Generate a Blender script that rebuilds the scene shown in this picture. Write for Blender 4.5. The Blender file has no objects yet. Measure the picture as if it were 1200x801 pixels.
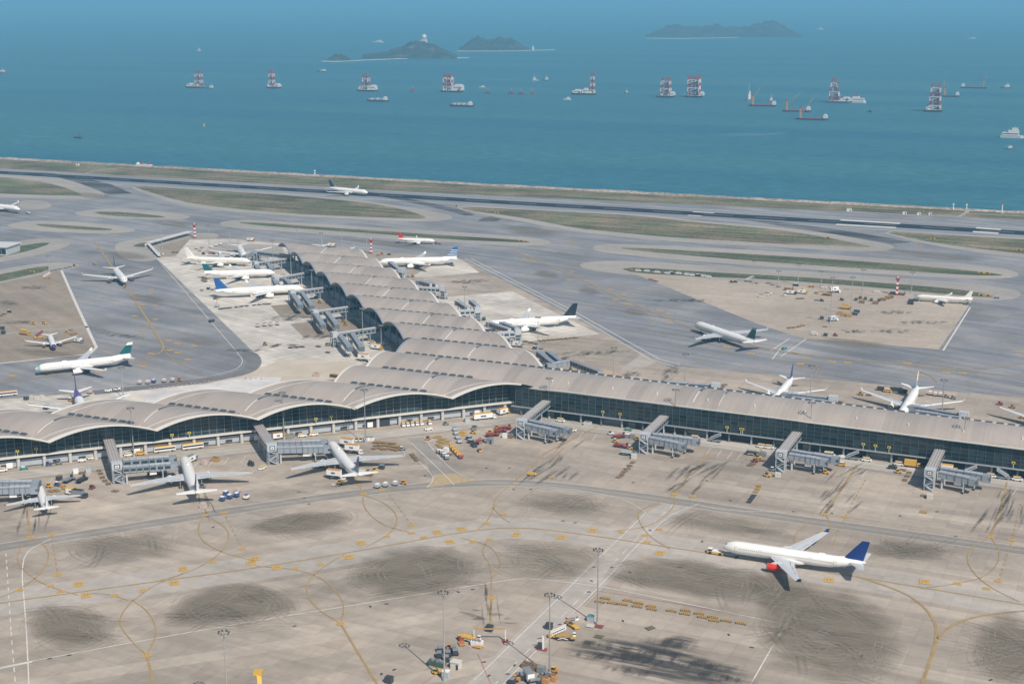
import bpy, math, random
from mathutils import Vector, Matrix
random.seed(7)
C = bpy.context.scene.collection
S = bpy.context.scene

# ------------------------------------------------------------------ camera
F_PX, HOR, ROLL, CAM_H, YAW = 1647.41, -2.0, math.radians(-0.1804), 238.742, math.radians(23.798)
PITCH = math.atan((400.5 - HOR) / F_PX)
FW = Vector((-math.sin(YAW) * math.cos(PITCH), math.cos(YAW) * math.cos(PITCH), -math.sin(PITCH)))
R0 = Vector((math.cos(YAW), math.sin(YAW), 0)); U0 = R0.cross(FW)
RT = math.cos(ROLL) * R0 + math.sin(ROLL) * U0
UP = -math.sin(ROLL) * R0 + math.cos(ROLL) * U0
cam_d = bpy.data.cameras.new('camera'); cam = bpy.data.objects.new('camera', cam_d); C.objects.link(cam)
cam.matrix_world = Matrix(((RT.x, UP.x, -FW.x, 0), (RT.y, UP.y, -FW.y, 0), (RT.z, UP.z, -FW.z, CAM_H), (0, 0, 0, 1)))
cam_d.sensor_width = 36; cam_d.lens = 36 * F_PX / 1200; cam_d.clip_start = 1; cam_d.clip_end = 400000
S.camera = cam

def at(x, y, z=0.0):
    """survey point: where the sight line of a photo pixel meets the level z"""
    d = FW * F_PX + RT * (x - 600) + UP * (400.5 - y)
    t = (z - CAM_H) / d.z
    return Vector((d.x * t, d.y * t, z))

# ------------------------------------------------------------------ world and sun
SUN_EL = math.radians(46); SV = Vector((0.81, -0.586, 0)).normalized()
W = bpy.data.worlds.new('World'); S.world = W; W.use_nodes = True
nt = W.node_tree; nt.nodes.clear()
wo = nt.nodes.new('ShaderNodeOutputWorld'); bg = nt.nodes.new('ShaderNodeBackground'); sk = nt.nodes.new('ShaderNodeTexSky')
sk.sky_type = 'NISHITA'; sk.sun_disc = False; sk.sun_elevation = SUN_EL
sk.sun_rotation = math.atan2(SV.x, SV.y); sk.air_density = 1.2; sk.dust_density = 1.5; sk.ozone_density = 1.5
bg.inputs['Strength'].default_value = 0.088
nt.links.new(sk.outputs[0], bg.inputs[0]); nt.links.new(bg.outputs[0], wo.inputs[0])
sd = bpy.data.lights.new('sun', 'SUN'); sd.energy = 4.7; sd.angle = math.radians(0.53); sd.color = (1, 0.92, 0.82)
so = bpy.data.objects.new('sun', sd); C.objects.link(so)
sv = Vector((SV.x * math.cos(SUN_EL), SV.y * math.cos(SUN_EL), math.sin(SUN_EL)))
so.rotation_euler = sv.to_track_quat('Z', 'Y').to_euler(); so.location = (0, 400, 600)
S.view_settings.view_transform = 'Standard'; S.view_settings.look = 'None'; S.view_settings.gamma = 1; S.view_settings.exposure = 0.0
S.render.engine = 'CYCLES'
S.cycles.max_bounces = 5; S.cycles.diffuse_bounces = 2; S.cycles.glossy_bounces = 2; S.cycles.transparent_max_bounces = 12
S.cycles.volume_bounces = 0; S.cycles.use_denoising = True

# ------------------------------------------------------------------ materials
MATS = {}
def mat(name, col, rough=0.6, metal=0.0, var=0.0, scale=0.2, rnd=0.0):
    if name in MATS: return MATS[name]
    m = bpy.data.materials.new(name); m.use_nodes = True; MATS[name] = m
    n = m.node_tree.nodes; l = m.node_tree.links; b = n['Principled BSDF']
    b.inputs['Roughness'].default_value = rough; b.inputs['Metallic'].default_value = metal
    if var or rnd:
        src = None
        mul = n.new('ShaderNodeMix'); mul.data_type = 'RGBA'; mul.blend_type = 'MULTIPLY'; mul.inputs[0].default_value = 1
        mul.inputs[6].default_value = (*col, 1)
        mr = n.new('ShaderNodeMapRange'); v = var or rnd
        mr.inputs[3].default_value = 1 - v; mr.inputs[4].default_value = 1 + v * 0.7
        if var:
            tc = n.new('ShaderNodeTexCoord'); ns = n.new('ShaderNodeTexNoise'); ns.inputs['Scale'].default_value = scale
            ns.inputs['Detail'].default_value = 5; l.new(tc.outputs['Object'], ns.inputs['Vector'])
            mr.inputs[1].default_value = 0.3; mr.inputs[2].default_value = 0.7
            l.new(ns.outputs['Fac'], mr.inputs[0])
        else:
            oi = n.new('ShaderNodeObjectInfo'); l.new(oi.outputs['Random'], mr.inputs[0])
        l.new(mr.outputs[0], mul.inputs[7]); l.new(mul.outputs[2], b.inputs['Base Color'])
    else:
        b.inputs['Base Color'].default_value = (*col, 1)
    return m

def ground_mat(name, base, cell=7.5, rot=0.0, cellvar=0.04, joint=0.12, big=0.10, streak=0.06, tint=None, rough=0.85, small=0.05):
    """paving: slabs with slightly different tones, faint joints, blotches and streaks in world metres"""
    m = bpy.data.materials.new(name); m.use_nodes = True; MATS[name] = m
    n = m.node_tree.nodes; l = m.node_tree.links; b = n['Principled BSDF']; b.inputs['Roughness'].default_value = rough
    b.inputs['Specular IOR Level'].default_value = 0.06
    g = n.new('ShaderNodeNewGeometry'); mp = n.new('ShaderNodeMapping'); mp.inputs['Rotation'].default_value = (0, 0, rot)
    l.new(g.outputs['Position'], mp.inputs['Vector'])
    def noise(sc, stretch=None, det=4):
        ns = n.new('ShaderNodeTexNoise'); ns.inputs['Scale'].default_value = sc; ns.inputs['Detail'].default_value = det
        if stretch:
            m2 = n.new('ShaderNodeMapping'); m2.inputs['Scale'].default_value = stretch; l.new(mp.outputs[0], m2.inputs['Vector']); l.new(m2.outputs[0], ns.inputs['Vector'])
        else: l.new(mp.outputs[0], ns.inputs['Vector'])
        return ns.outputs['Fac']
    def rng(src, lo, hi, a=0.35, c=0.65):
        r = n.new('ShaderNodeMapRange'); r.inputs[1].default_value = a; r.inputs[2].default_value = c
        r.inputs[3].default_value = lo; r.inputs[4].default_value = hi; l.new(src, r.inputs[0]); return r.outputs[0]
    def mul(a, c):
        x = n.new('ShaderNodeMath'); x.operation = 'MULTIPLY'; l.new(a, x.inputs[0]); l.new(c, x.inputs[1]); return x.outputs[0]
    f = rng(noise(0.012, None, 6), 1 - big, 1 + big)
    f = mul(f, rng(noise(0.25), 1 - small, 1 + small))
    f = mul(f, rng(noise(0.05, (0.12, 2.2, 1)), 1 - streak, 1 + streak))
    if cell:
        sc = n.new('ShaderNodeVectorMath'); sc.operation = 'SCALE'; sc.inputs['Scale'].default_value = 1 / cell; l.new(mp.outputs[0], sc.inputs[0])
        fl = n.new('ShaderNodeVectorMath'); fl.operation = 'FLOOR'; l.new(sc.outputs[0], fl.inputs[0])
        wn = n.new('ShaderNodeTexWhiteNoise'); wn.noise_dimensions = '2D'; l.new(fl.outputs[0], wn.inputs['Vector'])
        f = mul(f, rng(wn.outputs['Value'], 1 - cellvar, 1 + cellvar, 0, 1))
        fr = n.new('ShaderNodeVectorMath'); fr.operation = 'FRACTION'; l.new(sc.outputs[0], fr.inputs[0])
        sp = n.new('ShaderNodeSeparateXYZ'); l.new(fr.outputs[0], sp.inputs[0])
        mn = n.new('ShaderNodeMath'); mn.operation = 'MINIMUM'; l.new(sp.outputs[0], mn.inputs[0]); l.new(sp.outputs[1], mn.inputs[1])
        f = mul(f, rng(mn.outputs[0], 1 - joint, 1.0, 0.025, 0.05))
    mx = n.new('ShaderNodeMix'); mx.data_type = 'RGBA'; mx.inputs[6].default_value = (*base, 1); mx.inputs[7].default_value = (*(tint or base), 1)
    l.new(rng(noise(0.02, (1, 1, 1), 7), 0, 1, 0.42, 0.6), mx.inputs[0])
    vm = n.new('ShaderNodeVectorMath'); vm.operation = 'SCALE'; l.new(mx.outputs[2], vm.inputs[0]); l.new(f, vm.inputs['Scale'])
    l.new(vm.outputs[0], b.inputs['Base Color'])
    return m

def decal_mat(name, col, amount, scale=0.05, stretch=(1, 1, 1), rot=0.0, swirl=False, lo=0.35, hi=0.65):
    """a stain: opacity from the sheet's own soft edge times grain"""
    m = bpy.data.materials.new(name); m.use_nodes = True; MATS[name] = m
    n = m.node_tree.nodes; l = m.node_tree.links; b = n['Principled BSDF']; b.inputs['Roughness'].default_value = 0.9
    b.inputs['Base Color'].default_value = (*col, 1); b.inputs['Specular IOR Level'].default_value = 0.2
    at_ = n.new('ShaderNodeAttribute'); at_.attribute_name = 'soft'
    g = n.new('ShaderNodeNewGeometry'); mp = n.new('ShaderNodeMapping'); mp.inputs['Rotation'].default_value = (0, 0, rot); mp.inputs['Scale'].default_value = stretch
    l.new(g.outputs['Position'], mp.inputs[0])
    ns = n.new('ShaderNodeTexNoise'); ns.inputs['Scale'].default_value = scale; ns.inputs['Detail'].default_value = 7; ns.inputs['Roughness'].default_value = 0.65; l.new(mp.outputs[0], ns.inputs[0])
    r = n.new('ShaderNodeMapRange'); r.inputs[1].default_value = lo; r.inputs[2].default_value = hi; r.inputs[3].default_value = 0.0 if lo > .4 else 0.35; r.inputs[4].default_value = 1; l.new(ns.outputs['Fac'], r.inputs[0])
    x = n.new('ShaderNodeMath'); x.operation = 'MULTIPLY'; l.new(at_.outputs['Fac'], x.inputs[0]); l.new(r.outputs[0], x.inputs[1])
    out = x.outputs[0]
    if swirl:
        for k, (ox, oy, sc) in enumerate(((330, -480, 0.085), (60, -300, 0.12), (180, -640, 0.10), (0, -520, 0.075))):
            m2 = n.new('ShaderNodeMapping'); m2.inputs['Location'].default_value = (ox, oy, 0); l.new(g.outputs['Position'], m2.inputs[0])
            n2 = n.new('ShaderNodeTexWave'); n2.wave_type = 'RINGS'; n2.rings_direction = 'Z'; n2.inputs['Scale'].default_value = sc; n2.inputs['Distortion'].default_value = 5; n2.inputs['Detail'].default_value = 1.5; n2.inputs['Detail Scale'].default_value = 0.05
            l.new(m2.outputs[0], n2.inputs[0])
            n3 = n.new('ShaderNodeTexNoise'); n3.inputs['Scale'].default_value = 0.06; n3.inputs['Detail'].default_value = 3; l.new(m2.outputs[0], n3.inputs[0])
            ga = n.new('ShaderNodeMapRange'); ga.inputs[1].default_value = 0.45; ga.inputs[2].default_value = 0.62; ga.inputs[3].default_value = 0; ga.inputs[4].default_value = 0.42; l.new(n3.outputs['Fac'], ga.inputs[0])
            r2 = n.new('ShaderNodeMapRange'); r2.inputs[1].default_value = 0.86; r2.inputs[2].default_value = 1.0; r2.inputs[3].default_value = 0; r2.inputs[4].default_value = 1
            l.new(n2.outputs['Fac'], r2.inputs[0])
            w_ = n.new('ShaderNodeMath'); w_.operation = 'MULTIPLY'; l.new(ga.outputs[0], w_.inputs[0]); l.new(r2.outputs[0], w_.inputs[1])
            iv = n.new('ShaderNodeMath'); iv.operation = 'SUBTRACT'; iv.inputs[0].default_value = 1; l.new(w_.outputs[0], iv.inputs[1])
            y = n.new('ShaderNodeMath'); y.operation = 'MULTIPLY'; l.new(out, y.inputs[0]); l.new(iv.outputs[0], y.inputs[1]); out = y.outputs[0]
    z = n.new('ShaderNodeMath'); z.operation = 'MULTIPLY'; z.inputs[1].default_value = amount; z.use_clamp = True; l.new(out, z.inputs[0])
    l.new(z.outputs[0], b.inputs['Alpha'])
    return m

M_APRON = ground_mat('apron_concrete', (0.385, 0.325, 0.268), 7.5, 0.03, 0.075, 0.14, 0.13, 0.10, (0.345, 0.298, 0.25))
M_BAND = ground_mat('taxi_lane_concrete', (0.405, 0.365, 0.322), 7.5, 0.03, 0.05, 0.08, 0.08, 0.07)
M_PALE = ground_mat('pale_stand_concrete', (0.58, 0.535, 0.475), 7.5, 0.35, 0.09, 0.38, 0.08, 0.10, (0.50, 0.46, 0.41))
M_ASPH = ground_mat('taxiway_asphalt', (0.215, 0.218, 0.235), 22, 0.25, 0.07, 0.05, 0.12, 0.16, (0.26, 0.255, 0.258))
M_ASPHD = ground_mat('worn_dark_asphalt', (0.030, 0.036, 0.052), 0, 0, 0, 0, 0.12, 0.25)
M_EXIT = ground_mat('exit_asphalt', (0.085, 0.088, 0.095), 0, 0, 0, 0, 0.2, 0.35, (0.14, 0.14, 0.145))
M_RWY = ground_mat('runway_asphalt', (0.25, 0.255, 0.265), 0, 0, 0, 0, 0.08, 0.15)
M_SHOULD = ground_mat('shoulder_paving', (0.345, 0.318, 0.288), 12, 0.06, 0.03, 0.06, 0.08, 0.06)
M_TANA = ground_mat('tan_remote_apron', (0.30, 0.25, 0.20), 7.5, 0.5, 0.05, 0.10, 0.10, 0.08)
M_TANR = ground_mat('pink_remote_apron', (0.40, 0.34, 0.28), 7.5, 0.0, 0.04, 0.08, 0.10, 0.06)
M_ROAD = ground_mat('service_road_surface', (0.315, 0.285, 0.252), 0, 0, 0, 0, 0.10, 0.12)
M_ROADL = ground_mat('frontage_road_surface', (0.43, 0.395, 0.35), 0, 0, 0, 0, 0.10, 0.16, (0.36, 0.33, 0.29))
M_GRASS = ground_mat('airfield_grass', (0.128, 0.132, 0.078), 0, 0, 0, 0, 0.22, 0.35, (0.205, 0.17, 0.115), 0.95, 0.25)
M_GRASSG = ground_mat('greener_grass', (0.098, 0.112, 0.066), 0, 0, 0, 0, 0.2, 0.25, (0.135, 0.132, 0.085), 0.95, 0.25)
M_ROCK = ground_mat('seawall_rock', (0.33, 0.28, 0.235), 3, 0.2, 0.3, 0.4, 0.2, 0.1)
M_YEL = mat('yellow_paint', (0.54, 0.33, 0.075), 0.7, 0, 0.15, 0.3)
M_YELF = mat('worn_yellow_paint', (0.36, 0.25, 0.11), 0.8, 0, 0.15, 0.2)
M_WHT = mat('white_road_paint', (0.62, 0.59, 0.54), 0.7, 0, 0.15, 0.3)
M_REDP = mat('red_road_paint', (0.42, 0.13, 0.11), 0.8, 0, 0.15, 0.3)
M_STREAK = decal_mat('rubber_streak', (0.09, 0.085, 0.076), 0.45, 0.35, (1, 1, 1), 0.0, False, 0.38, 0.6)
M_SCRUB = decal_mat('tyre_scrub', (0.215, 0.186, 0.138), 0.84, 0.14, (0.25, 1.6, 1), 0.35, False, 0.30, 0.60)
M_TRKD = decal_mat('dark_tyre_trail', (0.14, 0.122, 0.098), 0.26, 0.3)
M_TRKL = decal_mat('pale_tyre_trail', (0.44, 0.385, 0.315), 0.6, 0.3)
M_SCRUBF = decal_mat('faint_tyre_scrub', (0.22, 0.195, 0.145), 0.55, 0.10, (0.25, 1.6, 1), 0.2, False, 0.36, 0.66)
M_OIL = decal_mat('oil_stain', (0.06, 0.058, 0.056), 1.0, 0.2, (1.3, 0.35, 1), 0.0, False, 0.44, 0.70)
M_OILX = decal_mat('dark_scorch', (0.085, 0.083, 0.08), 1.1, 0.16, (0.16, 1.5, 1), 0.10, False, 0.42, 0.60)
M_WAKE = decal_mat('wake_foam', (0.26, 0.42, 0.50), 0.28, 0.02, (0.3, 2, 1), 0.0)

# ------------------------------------------------------------------ object helpers
def tagp(o, label=None, cat=None, group=None, kind=None):
    if label: o['label'] = label
    if cat: o['category'] = cat
    if group: o['group'] = group
    if kind: o['kind'] = kind
    return o
def empty(name, loc, rz=0, label=None, cat=None, group=None):
    o = bpy.data.objects.new(name, None); C.objects.link(o); o.location = loc; o.rotation_euler = (0, 0, rz)
    o.empty_display_size = 1; return tagp(o, label, cat, group)
def inst(name, me, parent=None, loc=(0, 0, 0), rz=0):
    o = bpy.data.objects.new(name, me); C.objects.link(o)
    if parent: o.parent = parent
    o.location = loc
    if rz: o.rotation_euler = (0, 0, rz)
    return o

class MB:
    def __init__(s): s.v = []; s.f = []; s.m = []; s.mats = []
    def mi(s, m):
        if m not in s.mats: s.mats.append(m)
        return s.mats.index(m)
    def add(s, vs, fs, m):
        o = len(s.v); s.v += [tuple(v) for v in vs]; i = s.mi(m)
        for f in fs: s.f.append([o + k for k in f]); s.m.append(i)
    def box(s, c, d, m, rz=0, taper=1.0, shift=0):
        x, y, z = d[0] / 2, d[1] / 2, d[2] / 2; cs, sn = math.cos(rz), math.sin(rz); vs = []
        for k in (-1, 1):
            t = taper if k == 1 else 1
            for a, b in ((-1, -1), (1, -1), (1, 1), (-1, 1)):
                px, py = a * x * t + (shift if k == 1 else 0), b * y * t
                vs.append((c[0] + px * cs - py * sn, c[1] + px * sn + py * cs, c[2] + k * z))
        s.add(vs, [(0, 3, 2, 1), (4, 5, 6, 7), (0, 1, 5, 4), (1, 2, 6, 5), (2, 3, 7, 6), (3, 0, 4, 7)], m)
    def beam(s, a, b, w, h, m):
        a, b = Vector(a), Vector(b); d = (b - a).normalized()
        u = Vector((0, 0, 1)) if abs(d.z) < 0.95 else Vector((0, 1, 0))
        r = d.cross(u).normalized(); u = r.cross(d); vs = []
        for p in (a, b):
            for i, j in ((-1, -1), (1, -1), (1, 1), (-1, 1)): vs.append(p + r * (i * w / 2) + u * (j * h / 2))
        s.add(vs, [(0, 1, 2, 3), (7, 6, 5, 4), (0, 4, 5, 1), (1, 5, 6, 2), (2, 6, 7, 3), (3, 7, 4, 0)], m)
    def cyl(s, a, b, r1, r2, m, n=8, cap=True):
        a, b = Vector(a), Vector(b); d = (b - a).normalized(); u = Vector((1, 0, 0)) if abs(d.x) < 0.9 else Vector((0, 1, 0))
        e1 = d.cross(u).normalized(); e2 = d.cross(e1); vs = []
        for p, r in ((a, r1), (b, r2)):
            for k in range(n):
                t = 2 * math.pi * k / n; vs.append(p + e1 * (math.cos(t) * r) + e2 * (math.sin(t) * r))
        fs = [(k, (k + 1) % n, n + (k + 1) % n, n + k) for k in range(n)]
        if cap: fs += [tuple(range(n))[::-1], tuple(range(n, 2 * n))]
        s.add(vs, fs, m)
    def loft(s, rings, m, cap=True, closed=True):
        n = len(rings[0]); vs = [v for r in rings for v in r]; fs = []
        for i in range(len(rings) - 1):
            for k in range(n if closed else n - 1):
                j = (k + 1) % n; fs.append((i * n + k, i * n + j, (i + 1) * n + j, (i + 1) * n + k))
        if cap: fs += [tuple(range(n))[::-1], tuple(range((len(rings) - 1) * n, len(rings) * n))]
        s.add(vs, fs, m)
    def mesh(s, name, smooth=False):
        me = bpy.data.meshes.new(name); me.from_pydata(s.v, [], s.f)
        for m in s.mats: me.materials.append(m)
        me.polygons.foreach_set('material_index', s.m)
        if smooth: me.polygons.foreach_set('use_smooth', [True] * len(s.f))
        me.update(); return me
    def build(s, name, parent=None, loc=(0, 0, 0), rz=0, smooth=False, kind=None):
        o = inst(name, s.mesh(name, smooth), parent, loc, rz)
        if kind: o['kind'] = kind
        return o

def fix_up(me):
    import bmesh
    bm = bmesh.new(); bm.from_mesh(me); bmesh.ops.recalc_face_normals(bm, faces=bm.faces)
    for f in bm.faces:
        if f.normal.z < 0: f.normal_flip()
    bm.to_mesh(me); bm.free()
def sheet(name, pts, z, m, parent=None, kind=None, ext=None):
    """flat polygon of ground points (already world xy) at height z"""
    import bmesh
    bm = bmesh.new(); vs = [bm.verts.new((p[0], p[1], z)) for p in pts]; f = bm.faces.new(vs)
    bmesh.ops.triangulate(bm, faces=[f])
    for f in bm.faces:
        f.normal_update()
        if f.normal.z < 0: f.normal_flip()
    me = bpy.data.meshes.new(name); bm.to_mesh(me); bm.free(); me.materials.append(m)
    o = inst(name, me, parent)
    if kind: o['kind'] = kind
    return o
def W2(pts, z=0): return [at(x, y, z).xy for x, y in pts]
def smooth_poly(pts, it=2, closed=True):
    pts = [Vector(p) for p in pts]
    for _ in range(it):
        q = []; n = len(pts)
        if not closed: q.append(pts[0])
        for i in range(n if closed else n - 1):
            a, b = pts[i], pts[(i + 1) % n]; q += [a * .75 + b * .25, a * .25 + b * .75]
        if not closed: q.append(pts[-1])
        pts = q
    return pts
def strip(name, pts, w, z, m, parent=None, dash=None, kind=None):
    """painted line of width w along world points; several pieces when dashed"""
    mb = MB(); pts = [Vector(p[:2]) for p in pts]
    if dash:
        on, off = dash; segs = []; 
        for a, b in zip(pts[:-1], pts[1:]):
            L = (b - a).length; d = (b - a) / max(L, 1e-6); t = 0
            while t < L: segs.append([a + d * t, a + d * min(L, t + on)]); t += on + off
    else: segs = [pts]
    for sg in segs:
        vs = []
        for i, p in enumerate(sg):
            d = (sg[min(i + 1, len(sg) - 1)] - sg[max(i - 1, 0)]).normalized(); nn = Vector((-d.y, d.x)) * w / 2
            vs += [(*(p - nn), z), (*(p + nn), z)]
        mb.add(vs, [(2 * i, 2 * i + 2, 2 * i + 3, 2 * i + 1) for i in range(len(sg) - 1)], m)
    return mb.build(name, parent, kind=kind)
def blob(name, pts, z, m, parent=None, inner=0.55, kind='stuff'):
    """stain sheet whose 'soft' attribute runs from 0 at its rim to 1 inside"""
    pts = [Vector(p) for p in pts]; c = sum(pts, Vector((0, 0))) / len(pts); n = len(pts)
    vs = []; a = []
    for s, al in ((1.04, 0), (0.45 + inner * .55, 0.55), (inner, 1)):
        for p in pts: q = c + (p - c) * s; vs.append((q.x, q.y, z)); a.append(al)
    vs.append((c.x, c.y, z)); a.append(1)
    fs = []
    for r in range(2):
        for k in range(n): fs.append((r * n + k, r * n + (k + 1) % n, (r + 1) * n + (k + 1) % n, (r + 1) * n + k))
    for k in range(n): fs.append((2 * n + k, 2 * n + (k + 1) % n, 3 * n))
    me = bpy.data.meshes.new(name); me.from_pydata(vs, [], fs)
    at_ = me.attributes.new('soft', 'FLOAT', 'POINT'); at_.data.foreach_set('value', a)
    me.materials.append(m); fix_up(me)
    o = inst(name, me, parent)
    if kind: o['kind'] = kind
    return o
def ell(cx, cy, rx, ry, n=20, rot=0, jit=0.12):
    """ellipse-like outline in photo pixels, laid onto the ground"""
    out = []
    for k in range(n):
        t = 2 * math.pi * k / n; r = 1 + random.uniform(-jit, jit); x, y = math.cos(t) * rx * r, math.sin(t) * ry * r
        out.append(at(cx + x * math.cos(rot) - y * math.sin(rot), cy + x * math.sin(rot) + y * math.cos(rot)).xy)
    return out
# ================================================================== SETTING
# ---- sea
def sea_material():
    m = bpy.data.materials.new('sea_water'); m.use_nodes = True
    n = m.node_tree.nodes; l = m.node_tree.links; b = n['Principled BSDF']; b.inputs['Roughness'].default_value = 0.5; b.inputs['IOR'].default_value = 1.33
    b.inputs['Specular IOR Level'].default_value = 0.2
    g = n.new('ShaderNodeNewGeometry')
    def noise(sc, st, det=5):
        mp = n.new('ShaderNodeMapping'); mp.inputs['Scale'].default_value = st; mp.inputs['Rotation'].default_value = (0, 0, 0.25); l.new(g.outputs['Position'], mp.inputs[0])
        ns = n.new('ShaderNodeTexNoise'); ns.inputs['Scale'].default_value = sc; ns.inputs['Detail'].default_value = det; l.new(mp.outputs[0], ns.inputs[0]); return ns.outputs['Fac']
    mx = n.new('ShaderNodeMix'); mx.data_type = 'RGBA'; mx.inputs[6].default_value = (0.031, 0.134, 0.196, 1); mx.inputs[7].default_value = (0.052, 0.165, 0.203, 1)
    r = n.new('ShaderNodeMapRange'); r.inputs[1].default_value = 0.38; r.inputs[2].default_value = 0.65; l.new(noise(0.0011, (0.35, 3.0, 1), 7), r.inputs[0]); l.new(r.outputs[0], mx.inputs[0])
    mx2 = n.new('ShaderNodeMix'); mx2.data_type = 'RGBA'; mx2.blend_type = 'MULTIPLY'; mx2.inputs[0].default_value = 0.38
    r2 = n.new('ShaderNodeMapRange'); r2.inputs[1].default_value = 0.3; r2.inputs[2].default_value = 0.7; r2.inputs[3].default_value = 0.5; r2.inputs[4].default_value = 1.5
    l.new(noise(0.045, (1, 1.6, 1), 6), r2.inputs[0]); l.new(mx.outputs[2], mx2.inputs[6]); l.new(r2.outputs[0], mx2.inputs[7])
    l.new(mx2.outputs[2], b.inputs['Base Color'])
    bp = n.new('ShaderNodeBump'); bp.inputs['Strength'].default_value = 0.6; bp.inputs['Distance'].default_value = 0.6
    l.new(noise(0.12, (1, 1, 1), 6), bp.inputs['Height']); l.new(bp.outputs[0], b.inputs['Normal'])
    return m
SEA_Z = -4.0
sheet('sea', [(-240000, -3000), (240000, -3000), (240000, 245000), (-240000, 245000)], SEA_Z, sea_material(), kind='structure')

# ---- land platform and sea wall
SHORE = [(-5000, 1684), (-1613, 1684), (-1136, 1679), (-740, 1680), (-401, 1682), (-107, 1689), (300, 1694), (3000, 1700)]
land = sheet('ground', [(-5000, -1500), (3000, -1500)] + SHORE[::-1], 0, M_APRON, kind='structure')
mb = MB()
pts = []
for a, b in zip(SHORE[:-1], SHORE[1:]):
    n_ = max(1, int((Vector(b) - Vector(a)).length / 14)) if a[0] > -2100 and b[0] < 400 else 2
    for k in range(n_): pts.append((a[0] + (b[0] - a[0]) * k / n_, a[1] + (b[1] - a[1]) * k / n_))
pts.append(SHORE[-1]); rr = []
for x, y in pts:
    j = random.uniform
    rr.append([(x, y - 9, 0.06), (x, y - 5, 1.5 + j(-.3, .3)), (x + j(-2, 2), y - 1 + j(-1, 1), 1.9 + j(-.5, .5)), (x, y + 6 + j(-2, 2), -0.5), (x, y + 14 + j(-3, 3), -4.4)])
mb.loft(rr, M_ROCK, False, False)
o = mb.build('sea_wall'); tagp(o, 'long pale rock sea wall between the runway grass and the sea', 'sea wall')

# ---- layers of the airfield
def layer(name, px, z, m, sm=0, **k):
    p = W2(px)
    if sm: p = smooth_poly(p, sm)
    return sheet(name, p, z, m, land, **k)
# grass strip behind the runway
sheet('grass_strip', [(-3500, 1500), (800, 1500), (800, 1686), (-107, 1680), (-740, 1671), (-1136, 1670), (-3500, 1675)], 0.02, M_GRASS, land)
def off(pts, d): return pts
taxi_px = [(-400, 245), (-60, 200), (1300, 262), (1600, 300), (1600, 515), (1200, 466), (900, 438), (797, 429.5), (783, 429.5), (541, 303), (470, 297), (400, 291), (340, 285), (270, 279), (225, 279), (204, 284), (182, 300.5), (299, 413), (301, 421), (297, 430), (285, 437), (240, 448), (110, 459), (0, 467), (-300, 500)]
layer('taxiway', taxi_px, 0.04, M_ASPH)
# runway
def ry(x): return 1537.5 + (x + 700) * 0.0
sheet('runway', [(-3500, 1499), (900, 1499), (900, 1576), (-3500, 1576)], 0.08, M_RWY, land)
rw = bpy.data.objects['runway']
sheet('runway_rubber', [(-3500, 1524), (900, 1524), (900, 1552), (-3500, 1552)], 0.12, M_ASPHD, land)
for x in range(-2300, 400, 60): strip('centre_line', [(x, 1538), (x + 34, 1538)], 0.9, 0.16, M_WHT, land)
for yy in (1501.5, 1573.5): strip('edge_line', [(-3500, yy), (900, yy)], 1.2, 0.16, M_WHT, land)
for (xa, xb) in (((985, 256), (1055, 261)),): pass
for a, b, w in (((985, 257.8), (1055, 262), 9), ((980, 263), (1050, 267), 9), ((1144, 267), (1173, 269), 9), ((1140, 271.5), (1170, 273.5), 9)):
    strip('aiming_point', [at(*a).xy, at(*b).xy], w, 0.17, M_WHT, land)
for a, b in (((812, 248.2), (837, 249.8)), ((806, 252.2), (822, 253.3))): strip('touchdown_mark', [at(*a).xy, at(*b).xy], 5, 0.17, M_WHT, land)
# rapid exits
for q in ([(0, 201.5), (50, 205), (75, 214), (100, 221), (128, 227.5), (155, 227), (130, 216), (100, 208.5), (55, 202.5)],
          [(405, 223), (440, 229), (480, 237), (520, 246), (545, 252.5), (557, 252), (540, 246), (510, 239), (470, 231), (440, 226)],
          [(860, 256), (905, 263), (950, 270), (1000, 278), (1045, 285.5), (1068, 284), (1020, 275), (960, 266), (910, 260)]):
    layer('exit_taxiway', q, 0.09, M_EXIT)
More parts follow.
